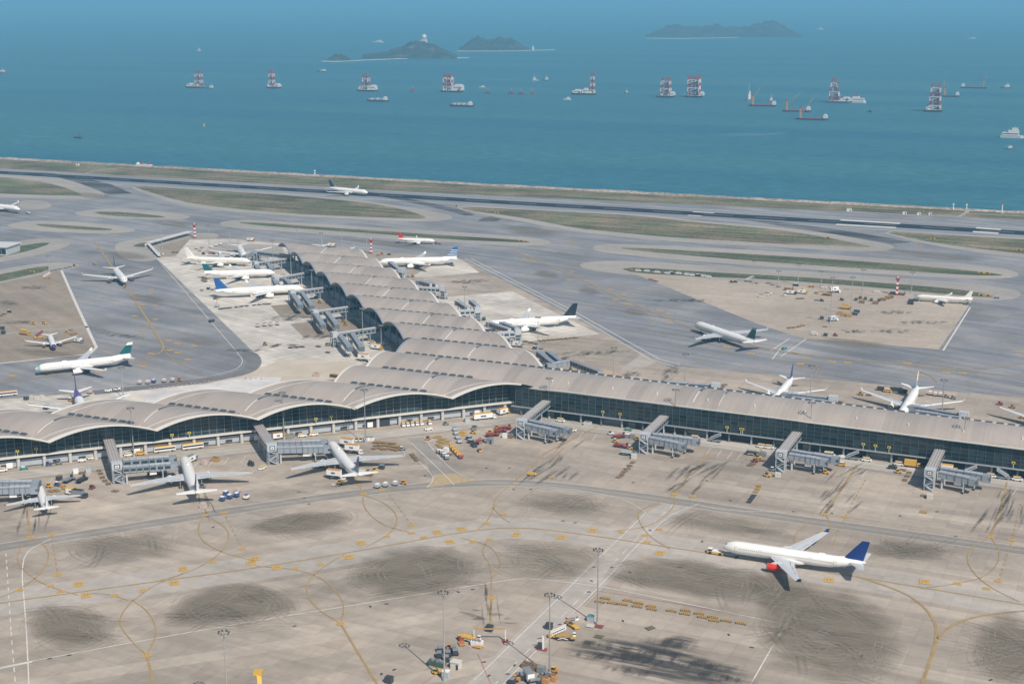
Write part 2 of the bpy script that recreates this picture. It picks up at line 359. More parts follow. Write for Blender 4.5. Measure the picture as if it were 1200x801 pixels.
# shoulders and grass islands
SH = [
 [(-80, 199), (0, 201.5), (50, 204), (85, 212), (110, 221), (124, 227), (121, 231.5), (104, 234), (60, 233), (0, 231.5), (-80, 229)],
 [(145, 217), (230, 221.5), (300, 225.5), (350, 228), (430, 236), (480, 243), (520, 250), (531, 253.5), (528, 257.5), (505, 260), (450, 258.5), (400, 256), (300, 250.5), (250, 246), (210, 240.5), (172, 228)],
 [(255, 261), (275, 257.5), (300, 257.8), (450, 267), (600, 276), (636, 279.5), (648, 284), (638, 287.5), (600, 288.5), (450, 279.5), (300, 269), (262, 265)],
 [(530, 240.5), (600, 244), (675, 248), (755, 252), (830, 260), (910, 266), (960, 272), (1030, 284), (1051, 288.5), (1040, 294.5), (1000, 294.5), (900, 289), (800, 284), (700, 275), (650, 267), (600, 257.5), (545, 248)],
 [(693, 291), (700, 286), (750, 286), (900, 294), (1050, 304), (1140, 310), (1190, 317), (1196, 324), (1160, 328), (1050, 322.5), (900, 312.5), (825, 307), (750, 300), (705, 296)],
 [(678, 313), (682, 307.5), (720, 305), (750, 306.5), (825, 311), (975, 320), (1050, 325.5), (1125, 331), (1190, 339), (1200, 346), (1180, 353), (1120, 350), (900, 330), (745, 323), (700, 318)],
 [(1024, 270), (1100, 274), (1260, 282), (1260, 309), (1200, 302.5), (1125, 293), (1070, 283)],
 [(85, 250), (100, 246), (150, 244.5), (200, 248.5), (227, 254), (212, 257.5), (150, 256.8), (97, 254)],
 [(7, 264), (22, 259.5), (60, 258.5), (120, 261.5), (161, 268), (155, 272.5), (120, 274), (60, 272), (15, 268)],
 [(-60, 300), (0, 289), (35, 279.5), (62, 279), (86, 283), (75, 291), (40, 300), (-10, 309), (-60, 316)],
 [(-60, 330), (0, 316), (50, 307.5), (85, 308), (97, 312), (72, 318), (0, 333), (-60, 342)],
 [(131, 287), (150, 281), (200, 273.5), (224, 273), (256, 273), (256, 280), (222, 279.5), (204, 284), (182, 300), (184, 306), (145, 306)],
 [(18, 238), (30, 234.5), (52, 235), (62, 240), (55, 245), (28, 246)],
]
for q in SH: layer('shoulder', q, 0.10, M_SHOULD, 2)
GR = [
 [(-80, 203.5), (0, 207.5), (37, 211), (70, 217.5), (98, 228.3), (92, 229.4), (75, 229.2), (0, 227), (-80, 224)],
 [(152, 217.5), (230, 222.5), (300, 226.5), (345, 229.5), (425, 237), (475, 245.5), (500, 254.5), (497, 256.5), (450, 255), (375, 252.5), (300, 247), (250, 242), (212, 236), (175, 225)],
 [(275, 260.5), (300, 260.5), (375, 266), (450, 271), (525, 276), (600, 280.5), (621, 283), (618, 284.2), (600, 283.8), (525, 280.5), (450, 274.5), (375, 269.5), (300, 264)],
 [(535, 242), (600, 245), (675, 249), (750, 253), (820, 261), (900, 268), (945, 274), (1020, 288), (1017, 290), (975, 287.5), (900, 285), (800, 279), (725, 272.5), (675, 267.5), (625, 257.5), (600, 253.5), (545, 246)],
 [(722, 290.3), (750, 290.7), (825, 294.5), (900, 299), (1050, 309), (1125, 316), (1176, 321.5), (1172, 323.3), (1125, 322), (1050, 317), (975, 312.5), (900, 307), (825, 301), (750, 294)],
 [(725, 314.5), (750, 313.5), (825, 318.5), (900, 322.5), (975, 327), (1050, 332.5), (1125, 339), (1166, 346.5), (1160, 348.7), (1100, 344), (1025, 336.5), (900, 327), (825, 324.5), (745, 320)],
 [(1030, 270.5), (1100, 275), (1260, 284), (1260, 305), (1200, 297.5), (1125, 289), (1075, 281)],
 [(105, 248), (150, 248.7), (201, 254.7), (175, 255.2), (125, 252.5)],
 [(36, 262), (75, 263.7), (132, 268), (130, 270), (100, 269.5), (55, 266.5)],
 [(-60, 303), (0, 294), (25, 287.5), (59, 283.5), (55, 287.5), (30, 295), (0, 301.5), (-60, 312)],
 [(-60, 333), (0, 321.5), (56, 310.5), (58, 317), (15, 326.5), (0, 330)],
 [(154, 289), (162, 285.5), (177, 283.5), (173, 290)],
]
for i, q in enumerate(GR): layer('grass', q, 0.13, M_GRASS if i in (0, 1, 3, 6) else M_GRASSG, 1, kind='stuff')
# aprons
layer('remote_apron', [(742, 320.5), (825, 326), (900, 330), (1000, 336), (1100, 345), (1142, 349), (1100, 409.5), (945, 397), (925, 392), (885, 378.5)], 0.14, M_TANR)
layer('remote_apron', [(-200, 369), (0, 332), (72, 317), (90, 358), (113.5, 407), (106, 414), (0, 425.5), (-200, 452)], 0.14, M_TANA)
layer('stand_apron', [(182, 301), (200, 301), (212, 292), (222, 281), (270, 280), (340, 286.5), (352, 300), (372, 318), (400, 343), (445, 385), (460, 410), (395, 440), (320, 450), (310, 442), (300, 432), (303, 425), (302, 417)], 0.05, M_PALE)
layer('stand_apron', [(-200, 520), (-200, 494), (0, 468), (110, 460.5), (240, 449.5), (285, 439), (345, 445), (330, 460), (200, 480), (0, 500)], 0.05, M_PALE)
for q in ([(317, 358), (332, 357), (372, 351), (385, 352), (400, 366), (365, 372), (330, 372)], [(340, 379.5), (372, 376), (415, 374), (434, 388), (420, 395), (357, 396)],
          [(296, 340), (340, 333), (352, 338), (345, 344), (310, 347)]):
    layer('stand_patch', q, 0.09, M_TANA)
layer('stand_patch', [(236, 296), (262, 284), (330, 288), (335, 300), (300, 303), (290, 300)], 0.09, M_SHOULD)
layer('stand_patch', [(188, 287), (222, 280.5), (214, 290), (206, 300), (186, 302)], 0.145, M_TANA)
layer('stand_apron', [(480, 325), (525, 301.5), (541, 304.5), (562, 319.3), (500, 325)], 0.05, M_PALE)
layer('stand_apron', [(510, 349), (560, 344.5), (601, 341.5), (640, 361), (703, 391.5), (600, 402), (575, 398)], 0.05, M_PALE)
layer('construction_ground', [(255, 452), (300, 433), (330, 421), (420, 424), (395, 444), (320, 452)], 0.10, mat('sandy_ground', (0.52, 0.45, 0.36), 0.9, 0, 0.12, 0.05))
layer('white_sheet_ground', [(170, 459), (240, 450), (300, 441), (330, 442), (325, 455), (255, 462), (170, 472)], 0.12, mat('lime_dust', (0.62, 0.6, 0.57), 0.9, 0, 0.25, 0.06))
# road past the NE stands (two white lines) and its bend
for d in (0, 7): strip('road_line', [at(545 + d, 303).xy, at(668 + d, 366).xy, at(762 + d * 1.6, 421).xy, at(790 + d, 429 - d * .2).xy], 0.9, 0.17, M_WHT, land)
layer('worn_sand', [(640, 446), (700, 431), (722, 436), (735, 442), (700, 447), (660, 449)], 0.09, mat('sand_dust', (0.45, 0.35, 0.22), 0.9, 0, 0.12, 0.05))
layer('pale_triangle', [(727, 433), (752, 414), (768, 424), (755, 430)], 0.06, M_BAND)
# curved road round the west apron corner
strip('apron_road', smooth_poly(W2([(285, 413.5), (294, 415), (299, 424), (293, 434), (270, 441), (200, 451), (110, 460)]), 2, False), 10, 0.15, ground_mat('dark_apron_road', (0.175, 0.175, 0.178), 0, 0, 0, 0, 0.08, 0.1), land)
strip('road_line', smooth_poly(W2([(278, 414), (284, 420), (284, 427), (272, 436), (200, 447.5), (110, 456.5), (0, 465)]), 2, False), 0.5, 0.19, M_WHT, land)
strip('boundary_line', W2([(182, 301), (279, 414)]), 0.5, 0.16, M_WHT, land)
strip('boundary_line', W2([(72, 317), (90, 358), (113, 407), (106, 414.5), (0, 426)]), 2.2, 0.18, M_WHT, land)
strip('boundary_line', W2([(7, 391), (50, 387), (103, 383)]), 5, 0.18, M_SHOULD, land)
strip('boundary_line', W2([(1137, 360), (1105, 411)]), 1.2, 0.18, M_WHT, land)
# foreground bands
def par(pts, d):
    out = []
    for i, p in enumerate(pts):
        t = (pts[min(i + 1, len(pts) - 1)] - pts[max(i - 1, 0)]).normalized(); out.append(p + Vector((-t.y, t.x)) * d)
    return out
TAXI = smooth_poly([Vector(p) for p in W2([(-60, 717), (0, 706), (150, 685.5), (300, 665.5), (450, 640), (540, 623), (600, 617), (660, 622), (828, 647.5), (1004, 675.5), (1200, 708), (1300, 726)])], 2, False)
strip('taxi_lane', TAXI, 27, 0.02, M_BAND, land)
ROAD = smooth_poly([Vector(p) for p in W2([(-60, 651), (0, 641.5), (150, 617.5), (300, 593.5), (450, 573), (560, 564.5), (640, 566.5), (750, 581), (900, 603.5), (1050, 624), (1200, 645), (1300, 660)])], 2, False)
strip('service_road', ROAD, 11, 0.05, M_ROAD, land)
for d in (-5.2, 5.2): strip('road_line', par(ROAD, d), 0.35, 0.09, M_WHT, land)
M_LANE = mat('tyre_darkened_lane', (0.215, 0.195, 0.172), 0.85, 0, 0.12, 0.1)
for d in (-3.2, -1.4, 1.6, 3.2): strip('tyre_lane', par(ROAD, d), 0.7, 0.08, M_LANE, land)
M_BAND2 = ground_mat('paving_lane_dark', (0.335, 0.288, 0.238), 7.5, 0.03, 0.06, 0.1, 0.14, 0.12); M_BAND3 = ground_mat('paving_lane_light', (0.42, 0.362, 0.30), 7.5, 0.03, 0.06, 0.1, 0.12, 0.1)
TL = [p for p in TAXI if p.x < -285]; TR = [p for p in TAXI if p.x > -205]
for d, w_, m_ in ((-22, 9, M_BAND3), (-37, 7, M_BAND2), (-58, 14, M_BAND2), (-78, 8, M_BAND3), (-100, 15, M_BAND2), (-125, 10, M_BAND3), (22, 6, M_BAND3)):
    strip('paving_lane', par(TL, d), w_, 0.012, m_, land); strip('paving_lane', par(TR, d), w_, 0.014, m_, land)
for d, w_, m_ in ((14, 8, M_BAND2), (30, 8, M_BAND3)):
    strip('paving_lane', par([p for p in ROAD if p.x < -300], d), w_, 0.012, m_, land); strip('paving_lane', par([p for p in ROAD if p.x > -200], d), w_, 0.014, m_, land)
FR = [Vector(p) for p in W2([(-60, 566), (0, 559), (150, 541), (300, 524), (450, 508.5), (560, 496), (610, 489), (640, 490), (680, 500), (760, 509), (900, 528), (1050, 549), (1200, 570), (1300, 584)])]
strip('frontage_road', smooth_poly(FR, 1, False), 13, 0.03, M_ROADL, land)
for d in (-6, 0.5, 6): strip('road_line', par(smooth_poly(FR, 1, False), d), 0.4, 0.07, M_WHT if d else M_TANA, land)
strip('kerb_lane', par(smooth_poly(FR, 1, False), -8.2), 3.0, 0.045, M_ROAD, land)  # narrow strip along the road's near side, darker than the frontage surface
# crossing road with white edges, running down to the lower left
for px in ([(795, 572), (780, 585), (756, 596), (735, 610), (757, 606), (800, 590)],): pass
for q in ([(757, 600), (735, 622), (700, 655), (640, 715), (555, 797)], [(820, 590), (797, 598), (780, 607), (745, 640), (700, 690), (610, 780), (590, 801)]):
    strip('road_line', smooth_poly(W2(q), 2, False), 0.4, 0.10, M_WHT, land)
strip('road_line', W2([(790, 590), (745, 632), (690, 690), (600, 781), (560, 822)]), 0.35, 0.10, M_WHT, land, (6, 6))
strip('cross_road', smooth_poly(W2([(800, 588), (765, 610), (720, 655), (665, 705), (560, 815)]), 2, False), 15, 0.04, M_BAND, land)
# short road with hatched yellow throat by the stands
layer('stand_road', [(478, 513), (497, 512), (520, 545), (545, 560), (560, 563), (500, 571), (507, 563), (508, 556)], 0.06, M_ROAD)
layer('hatched_box', [(508, 556.5), (533, 554.5), (545, 560), (562, 562.5), (500, 571), (507, 563.5)], 0.10, mat('yellow_hatch_ground', (0.43, 0.33, 0.19), 0.8, 0, 0.2, 0.6))
for q in ([(480, 530), (507, 556), (508, 563), (500, 571)], [(497, 513), (520, 543), (545, 560), (564, 562.5)]): strip('road_line', smooth_poly(W2(q), 2, False), 0.4, 0.12, M_WHT, land)
strip('road_line', W2([(481, 518), (520, 555), (532, 568)]), 0.4, 0.12, M_WHT, land)
# yellow centre lines
strip('taxi_centre_line', TAXI, 0.9, 0.12, M_YELF, land)
def yel(px, w=0.55, m=None, dash=None, sm=2): strip('guide_line', smooth_poly(W2(px), sm, False) if sm else W2(px), w, 0.13, m or M_YELF, land, dash)
LOOPS = [
 [(35.5, 629), (20, 646), (21, 662), (40, 678), (60, 688), (92, 697)], [(35.5, 629), (55, 640), (58, 655), (45, 675), (22, 691), (0, 700)],
 [(239.5, 603), (231, 618), (236, 634), (262, 648), (285, 653), (300, 658)], [(239.5, 603), (262, 615), (270, 627), (262, 645), (235, 665), (190, 680), (150, 686)],
 [(155, 703), (140, 722), (141, 735), (158, 755), (172, 767)], [(155, 703), (173, 715), (184, 735), (181, 750), (172, 767)], [(95, 695), (125, 695), (150, 703)],[(157, 703), (180, 685), (215, 672)],
 [(399, 730), (372, 714), (358, 695), (362, 678), (380, 663), (405, 648)], [(399, 730), (404, 712), (398, 697), (378, 677), (350, 667), (300, 663)],
 [(426, 578), (425, 590), (432, 602), (450, 616), (482, 624)], [(426, 580), (450, 588), (466, 603), (464, 617), (453, 628), (430, 640)],
 [(576, 700), (576, 662), (566, 651), (566, 642), (573, 631)], [(577, 676), (586, 664), (586, 655), (578, 643), (565, 636), (540, 630)],
 [(598, 568), (580, 583), (578, 598), (570, 612), (560, 620)], [(578, 595), (590, 608), (598, 612)],
 [(790.5, 578), (770, 590), (748, 598), (748, 610), (760, 628), (785, 643)], [(790.5, 578), (790, 595), (775, 608), (756, 618), (720, 622)],
 [(1160.6, 628.6), (1138, 640), (1132, 655), (1141, 672), (1160, 688), (1195, 705)], [(1160.6, 628.6), (1172, 645), (1170, 660), (1155, 676), (1120, 684), (1080, 689)],
 [(966.8, 602), (975, 615), (972, 622)], [(946, 612), (932, 625), (931, 635)],
]
for q in LOOPS: yel(q)
yel([(1004, 675), (1050, 690), (1075, 703), (1095, 725), (1099, 745), (1090, 775), (1080, 801), (1070, 830)], 1.2); yel([(1099, 748), (1110, 735), (1140, 722), (1200, 715), (1240, 714)], 1.2)
for q in ([(576, 700), (574.5, 736)], [(399, 730), (420, 765), (442, 801)], [(790.5, 578), (808, 556), (832, 530)], [(966.8, 602), (985, 575), (1004, 545)], [(1160.6, 628.6), (1172, 600), (1180, 565)], [(35.5, 629), (32, 600), (30, 590)], [(426, 578), (418, 563), (410, 550)], [(172, 767), (180, 801)], [(598, 568), (640, 530), (700, 500)], [(645, 540), (660, 525)]): yel(q, 0.9, sm=0)
for q in ([(60, 626), (68, 673)], [(262, 600), (284, 642)], [(452, 574), (482, 614)], [(811, 581), (845, 545)], [(990.6, 605), (975, 640)], [(990.6, 605), (1015, 560)], [(1186, 632), (1170, 680)], [(1186, 632), (1196, 590)], [(647, 558), (605, 590)]): yel(q, 0.6, None, (3, 3), 0)
# yellow painted number boxes
big = [(92, 684), (101, 697), (214, 666), (204, 682.5), (299, 654), (294, 659), (423, 635.5), (408.5, 652), (324.5, 664.5), (512.4, 623), (541, 619), (527, 634.5), (605, 625.7), (658, 629), (694.5, 621), (773.6, 647.5), (971.7, 679), (1083.4, 681)]
small = [(35.5, 629), (60, 626), (68, 673), (23, 691), (59, 686), (71, 692.5), (134.5, 697), (168, 691.5), (239.5, 603), (262, 599.6), (284, 642.6), (249, 658), (345.6, 665.4), (375.6, 660.5), (453, 628), (482.4, 624), (497, 629), (554.7, 633.8), (573.6, 631.2), (576, 699.6), (399, 730), (426.4, 578.4), (447, 574), (482.7, 614.6), (590.9, 602), (570.4, 612.3), (758.6, 635), (755.7, 627), (772.6, 619.8), (790.5, 578.4), (811.7, 580.7), (728, 623), (647, 558.6), (1122, 683), (966.8, 602), (990.6, 605), (1160.6, 628.6), (1186, 632), (1170, 680), (1156, 689), (172, 767), (62, 335), (176, 342)]
mbb = {}
def tile(w, h):
    k = (w, h)
    if k not in mbb:
        q = MB(); q.add([(-w / 2, -h / 2, 0), (w / 2, -h / 2, 0), (w / 2, h / 2, 0), (-w / 2, h / 2, 0)], [(0, 1, 2, 3)], M_YEL)
        for i in range(2): q.add([(-w * .3 + i * w * .35, -h * .25, .02), (-w * .3 + i * w * .35 + w * .2, -h * .25, .02), (-w * .3 + i * w * .35 + w * .2, h * .25, .02), (-w * .3 + i * w * .35, h * .25, .02)], [(0, 1, 2, 3)], M_YELF)
        mbb[k] = q.mesh('number_box')
    return mbb[k]
for x, y in big: inst('number_box', tile(4.0, 4.8), land, at(x, y, 0.17), 0.1 if x > 560 else 0.75)
for x, y in small: inst('number_box', tile(3.2, 2.6), land, at(x, y, 0.17), 0.1 if x > 560 else 0.75)
# north side yellow
def ny(px, w=1.2, m=None): strip('guide_line', smooth_poly(W2(px), 2, False), w, 0.2, m or M_YELF, land)
ny([(111, 283), (143, 330), (165, 362), (186, 396), (192, 405), (190, 413), (165, 422), (100, 434), (0, 449), (-60, 457)], 1.6)
ny([(192, 410), (205, 425), (235, 436)], .7)
ny([(600, 293.5), (650, 313), (720, 346), (800, 381), (835, 391)], 1.6); ny([(845, 393), (905, 411.5), (1000, 422), (1100, 431), (1200, 441.5), (1300, 452)], 1.6)
ny([(1075, 284), (1082, 290), (1075, 296)], 1); ny([(660, 281), (675, 282), (672, 290), (640, 299)], 1); ny([(1140, 432), (1170, 431), (1200, 425), (1230, 420)], .9)
ny([(932, 430), (946, 426), (960, 430), (955, 440)], .6); ny([(1075, 434), (1090, 440), (1098, 448)], .6); ny([(870, 405), (840, 415), (805, 430)], .6)
for x, y in [(177, 339), (167, 357), (182, 358), (158, 370), (182, 374), (167, 387), (198, 399), (208, 413), (228, 405), (177, 414), (220, 421), (199, 410), (168, 429), (60, 437), (15, 440), (115, 435), (160, 343), (208, 402), (615, 303), (622, 305), (716, 339), (721, 351), (731, 345), (735, 356), (774, 364), (785, 368), (783, 378), (767, 374), (932, 413.5), (945, 419.5), (975, 423.5), (993, 424.5), (1063, 425.5), (1128, 437), (1109, 436.5), (1194, 411.5), (1078, 439), (938, 426), (880, 414), (851, 406.5), (860, 402), (822, 401), (670, 318), (667, 328), (135, 275), (332, 275), (380, 276)]:
    inst('number_box', tile(5, 3.4), land, at(x, y, 0.2), 0.1)
for a, b in (((903, 411), (925, 397)), ((915, 418), (945, 397)), ((905, 421), (915, 408))): strip('road_line', W2([a, b]), 0.8, 0.2, M_WHT, land)
yelw = [(0, 738.5 + 43), (60, 770), (160, 751.5), (300, 727), (450, 703), (590, 680), (620, 677), (700, 686), (760, 698), (920, 731)]
strip('stand_line', smooth_poly(W2(yelw), 1, False), 0.55, 0.11, M_WHT, land)
strip('stand_line', W2([(920, 731), (880, 801), (870, 820)]), 0.5, 0.11, M_WHT, land)
strip('stand_line', smooth_poly(W2([(60, 631), (30, 645), (25, 670), (30, 720), (34, 801), (35, 840)]), 2, False), 0.5, 0.11, M_WHT, land)
strip('stand_line', W2([(7, 648), (13, 740), (18, 801)]), 0.45, 0.11, M_WHT, land, (4, 4))
strip('stand_line', smooth_poly(W2([(600, 566), (690, 575), (735, 586), (757, 600)]), 2, False), 0.4, 0.11, M_WHT, land)
strip('stand_line', smooth_poly(W2([(920, 600), (850, 598), (820, 592)]), 1, False), 0.4, 0.11, M_WHT, land)
strip('stand_line', W2([(0, 783), (38, 775)]), 1.0, 0.115, M_WHT, land)
for a, b in (((610, 778), (700, 692)), ((700, 692), (800, 708)), ((800, 708), (880, 722)), ((495, 801), (540, 770)), ((560, 766), (575, 801))): strip('red_line', W2([a, b]), 0.22, 0.12, M_REDP, land)
# stand clearance lines next to the frontage road
for k in range(9):
    for x0, y0, dx, dy in ((100, 553, 18, -2.5), (640, 512, 0, 0), (820, 536, 0, 0)):
        pass
for (x, y) in [(62, 560), (85, 557), (105, 555), (232, 541), (250, 539), (268, 536), (288, 534), (742, 519), (833, 525), (846, 527), (858, 529), (869, 531), (994, 548), (1005, 550), (1016, 551), (1180, 570), (1192, 572), (700, 508), (684, 506)]:
    strip('stand_line', W2([(x, y), (x - 6, y + 8)]), 0.3, 0.08, M_WHT, land)
# ---- stains
scr = [((150, 641, 68, 17, -0.05), 1), ((352, 613, 66, 13, -0.12), 0), ((80, 734, 52, 26, 0.1), 0), ((487, 670, 78, 31, -0.08), 0), ((645, 657, 70, 24, 0.02), 1), ((1185, 760, 50, 44, 0), 0), ((850, 614, 66, 11, 0.12), 1), ((1063, 645, 50, 11, 0.06), 0), ((660, 590, 55, 14, 0.06), 1)]
for (cx, cy, rx, ry, ro), faint in scr: blob('tyre_scrub', ell(cx, cy, rx, ry, 26, ro), 0.14, M_SCRUBF if faint else M_SCRUB, land)
blob('tyre_scrub', smooth_poly(W2([(190, 740), (196, 715), (225, 692), (270, 682), (310, 684), (340, 700), (356, 716), (300, 725)]), 2), 0.14, M_SCRUB, land, 0.7)
blob('tyre_scrub', ell(815, 679, 110, 22, 30, .12), 0.14, M_SCRUB, land, 0.6); blob('tyre_scrub', ell(925, 702, 60, 24, 30, .5), 0.143, M_SCRUB, land, 0.55); blob('tyre_scrub', ell(968, 742, 88, 56, 30, .3), 0.145, M_SCRUB, land, 0.65)
for _ in (0,):
    for cx_, cy_, rx_, ry_ in ((700, 755, 40, 7), (745, 772, 60, 8), (790, 754, 34, 8), (815, 778, 66, 7), (735, 785, 44, 6), (840, 793, 48, 6), (770, 764, 46, 6), (690, 768, 26, 5)): blob('scorch_stain', ell(cx_, cy_, rx_, ry_, 22, .12, .3), 0.157 + cx_ * 1e-5, M_OIL, land, .4)
    blob('scorch_stain', ell(740, 764, 82, 15, 24, .05), 0.15, M_OILX, land, 0.5); blob('scorch_stain', ell(800, 785, 92, 20, 24, .12), 0.155, M_OILX, land, 0.5); blob('scorch_stain', ell(795, 752, 26, 8, 24, 0), 0.16, M_OILX, land, 0.5)
rs_ = random.Random(5)
for cx, cy, rx, ry, ro, n_ in [(652, 548, 26, 16, 2.42, 11), (668, 517, 14, 5, 2.5, 3), (806, 560, 28, 18, 2.40, 12), (822, 546, 18, 8, 2.7, 5), (838, 551, 16, 8, 2.5, 4), (985, 577, 24, 24, 2.30, 12), (1004, 553, 16, 6, 2.6, 4), (1166, 600, 24, 28, 2.15, 13), (1190, 600, 12, 24, 1.9, 7), (42, 606, 26, 14, 1.75, 9), (244, 592, 16, 10, 1.2, 5), (575, 712, 14, 26, 1.6, 8), (552, 722, 22, 10, .1, 4), (590, 724, 12, 8, .1, 3), (628, 560, 16, 6, 2.45, 3), (965, 592, 12, 8, 2.3, 3)]:
    for _ in range(n_): blob('rubber_streak', ell(cx + rs_.uniform(-rx, rx) * .8, cy + rs_.uniform(-ry, ry) * .8, rs_.uniform(6, 20), rs_.uniform(.7, 2.4), 14, ro + rs_.uniform(-.18, .18), 0.3), 0.16 + rs_.random() * .01, M_STREAK, land, 0.4)
for cx, cy, rx, ry, ro in [ (25, 378, 22, 3, 0), (40, 337, 22, 2.5, 0), (10, 355, 14, 3, 0), (700, 413, 50, 3.5, -.05), (664, 420, 16, 3, 0), (740, 441, 12, 9, -.8), (785, 437, 14, 8, -.7), (1045, 388, 26, 3, 0), (1000, 388, 22, 3, 0), (1050, 366, 26, 2.6, 0), (1080, 378, 40, 2.6, 0), (340, 373, 34, 4, -.02), (372, 395, 30, 3.5, -.03), (330, 405, 30, 2.6, -.03), (290, 410, 30, 2.6, 0), (800, 352, 40, 2.6, 0), (548, 330, 30, 3, -.03), (140, 393, 30, 3, .1)]:
    blob('oil_stain', ell(cx, cy, rx, ry, 18, ro, 0.25), 0.16, M_OIL, land, 0.45)
# curved tyre trails inside each scrubbed oval: thin arcs, soft at both ends
def trails(cx, cy, rx, ry, ro, nd, nl, seed):
    rg = random.Random(seed); c = at(cx, cy).xy; ex = (at(cx + rx * math.cos(ro), cy + rx * math.sin(ro)).xy - c); ey = (at(cx - ry * math.sin(ro), cy + ry * math.cos(ro)).xy - c)
    for mat_, n, w, z in ((M_TRKD, nd, 1.1, .17), (M_TRKL, nl, .42, .18)):
        vs, fs, al = [], [], []
        for _ in range(n):
            u, v = rg.uniform(-.85, .85), rg.uniform(-.8, .8)
            if u * u + v * v > .9: continue
            tang = rg.random() < .6 and mat_ is M_TRKL
            if tang: th = rg.uniform(0, 6.28); rh = rg.uniform(.45, 1.0); u, v = math.cos(th) * rh, math.sin(th) * rh
            p = c + ex * u + ey * v; R_ = rg.choice((-1, 1)) * rg.uniform(38, 120); a = rg.uniform(0, 2 * math.pi) if rg.random() < .35 else rg.gauss(math.atan2(ex.y, ex.x), .5); L = rg.uniform(18, 46); o = len(vs); k = 12
            if tang: tv = ey * math.cos(th) - ex * math.sin(th); a = math.atan2(tv.y, tv.x) + rg.gauss(0, .12); R_ = rh * (ex.length + ey.length) / 2 * rg.uniform(.8, 1.5) * (1 if ex.x * ey.y - ex.y * ey.x > 0 else -1)
            for off_ in (0, 2.6):
                o = len(vs)
                for i in range(k + 1):
                    t = (i / k - .5) * L; aa = a + t / R_; q = p + Vector((math.sin(aa) - math.sin(a), math.cos(a) - math.cos(aa))) * R_ + Vector((-math.sin(aa), math.cos(aa))) * off_
                    nn = Vector((-math.sin(aa), math.cos(aa))) * w / 2; vs += [(*(q - nn), z), (*(q + nn), z)]; e = max(0, math.sin(math.pi * i / k)); al += [e, e]
                fs += [(o + 2 * i, o + 2 * i + 2, o + 2 * i + 3, o + 2 * i + 1) for i in range(k)]
        me = bpy.data.meshes.new('tyre_trails'); me.from_pydata(vs, [], fs); me.attributes.new('soft', 'FLOAT', 'POINT').data.foreach_set('value', al); me.materials.append(mat_)
        o = inst('tyre_trails', me, land); o['kind'] = 'stuff'
for i, q in enumerate([(150, 641, 66, 16, -.05), (352, 613, 64, 13, -.12), (80, 734, 50, 25, .1), (487, 670, 76, 30, -.08), (645, 657, 68, 24, .02), (1185, 760, 50, 44, 0), (850, 614, 64, 11, .12), (1063, 645, 48, 10, .06), (660, 590, 52, 13, .06), (275, 712, 78, 28, .0), (815, 679, 105, 22, .12), (968, 742, 84, 52, .3)]):
    big_ = q[2] * q[3] / 1500; trails(*q, int(5 + 7 * big_), int(9 + 17 * big_), i + 3)
# small inspection-pit covers and manholes scattered on the concrete
mh = MB(); mh.box((0, 0, 0.02), (1.6, 0.8, 0.04), mat('manhole_cover', (0.05, 0.05, 0.055), 0.8)); mhm = mh.mesh('manhole_cover')
for x, y in [(58, 771), (81, 767), (434, 710), (453, 707), (537, 693), (554, 690), (660, 610), (674, 612), (762, 621), (738, 670), (717, 664), (823, 634), (696, 664), (693, 680), (730, 727), (762, 735), (690, 693), (854, 743), (881, 758), (664, 724), (656, 731), (797, 664), (1063, 636), (1161, 796), (1010, 768), (1098, 599), (1055, 604), (742, 565), (602, 573), (622, 573), (498, 557), (570, 548), (597, 548), (350, 576), (357, 583), (362, 590), (567, 775), (603, 779), (595, 789), (573, 791), (502, 778), (462, 784), (447, 789), (930, 599), (975, 601), (1120, 628), (828, 563), (856, 586), (50, 545), (250, 617), (307, 704), (345, 733)]:
    inst('manhole_cover', mhm, land, at(x, y, 0.12), random.uniform(0, 3))
# marks of slow patches in the asphalt
for q in ([(565, 256), (575, 253.5), (588, 256.5), (582, 259.5), (560, 259)], [(1000, 383), (1012, 377), (1036, 378), (1030, 384)]): layer('asphalt_patch', q, 0.21 if q[0][0] < 700 else 0.155, M_EXIT if q[0][0] < 700 else M_TANR)
for cx, cy, rx, ry in [(640, 321, 16, 5), (690, 341, 14, 5), (745, 366, 16, 4.5), (170, 350, 26, 5), (150, 300, 30, 5), (235, 400, 30, 5), (1000, 402, 50, 5), (110, 230, 30, 4), (200, 262, 26, 4), (620, 270, 40, 5), (1100, 300, 60, 4), (450, 285, 60, 4), (60, 415, 50, 5)]:
    blob('tyre_scrub', ell(cx, cy, rx, ry, 16, 0.1), 0.215, M_SCRUBF, land)
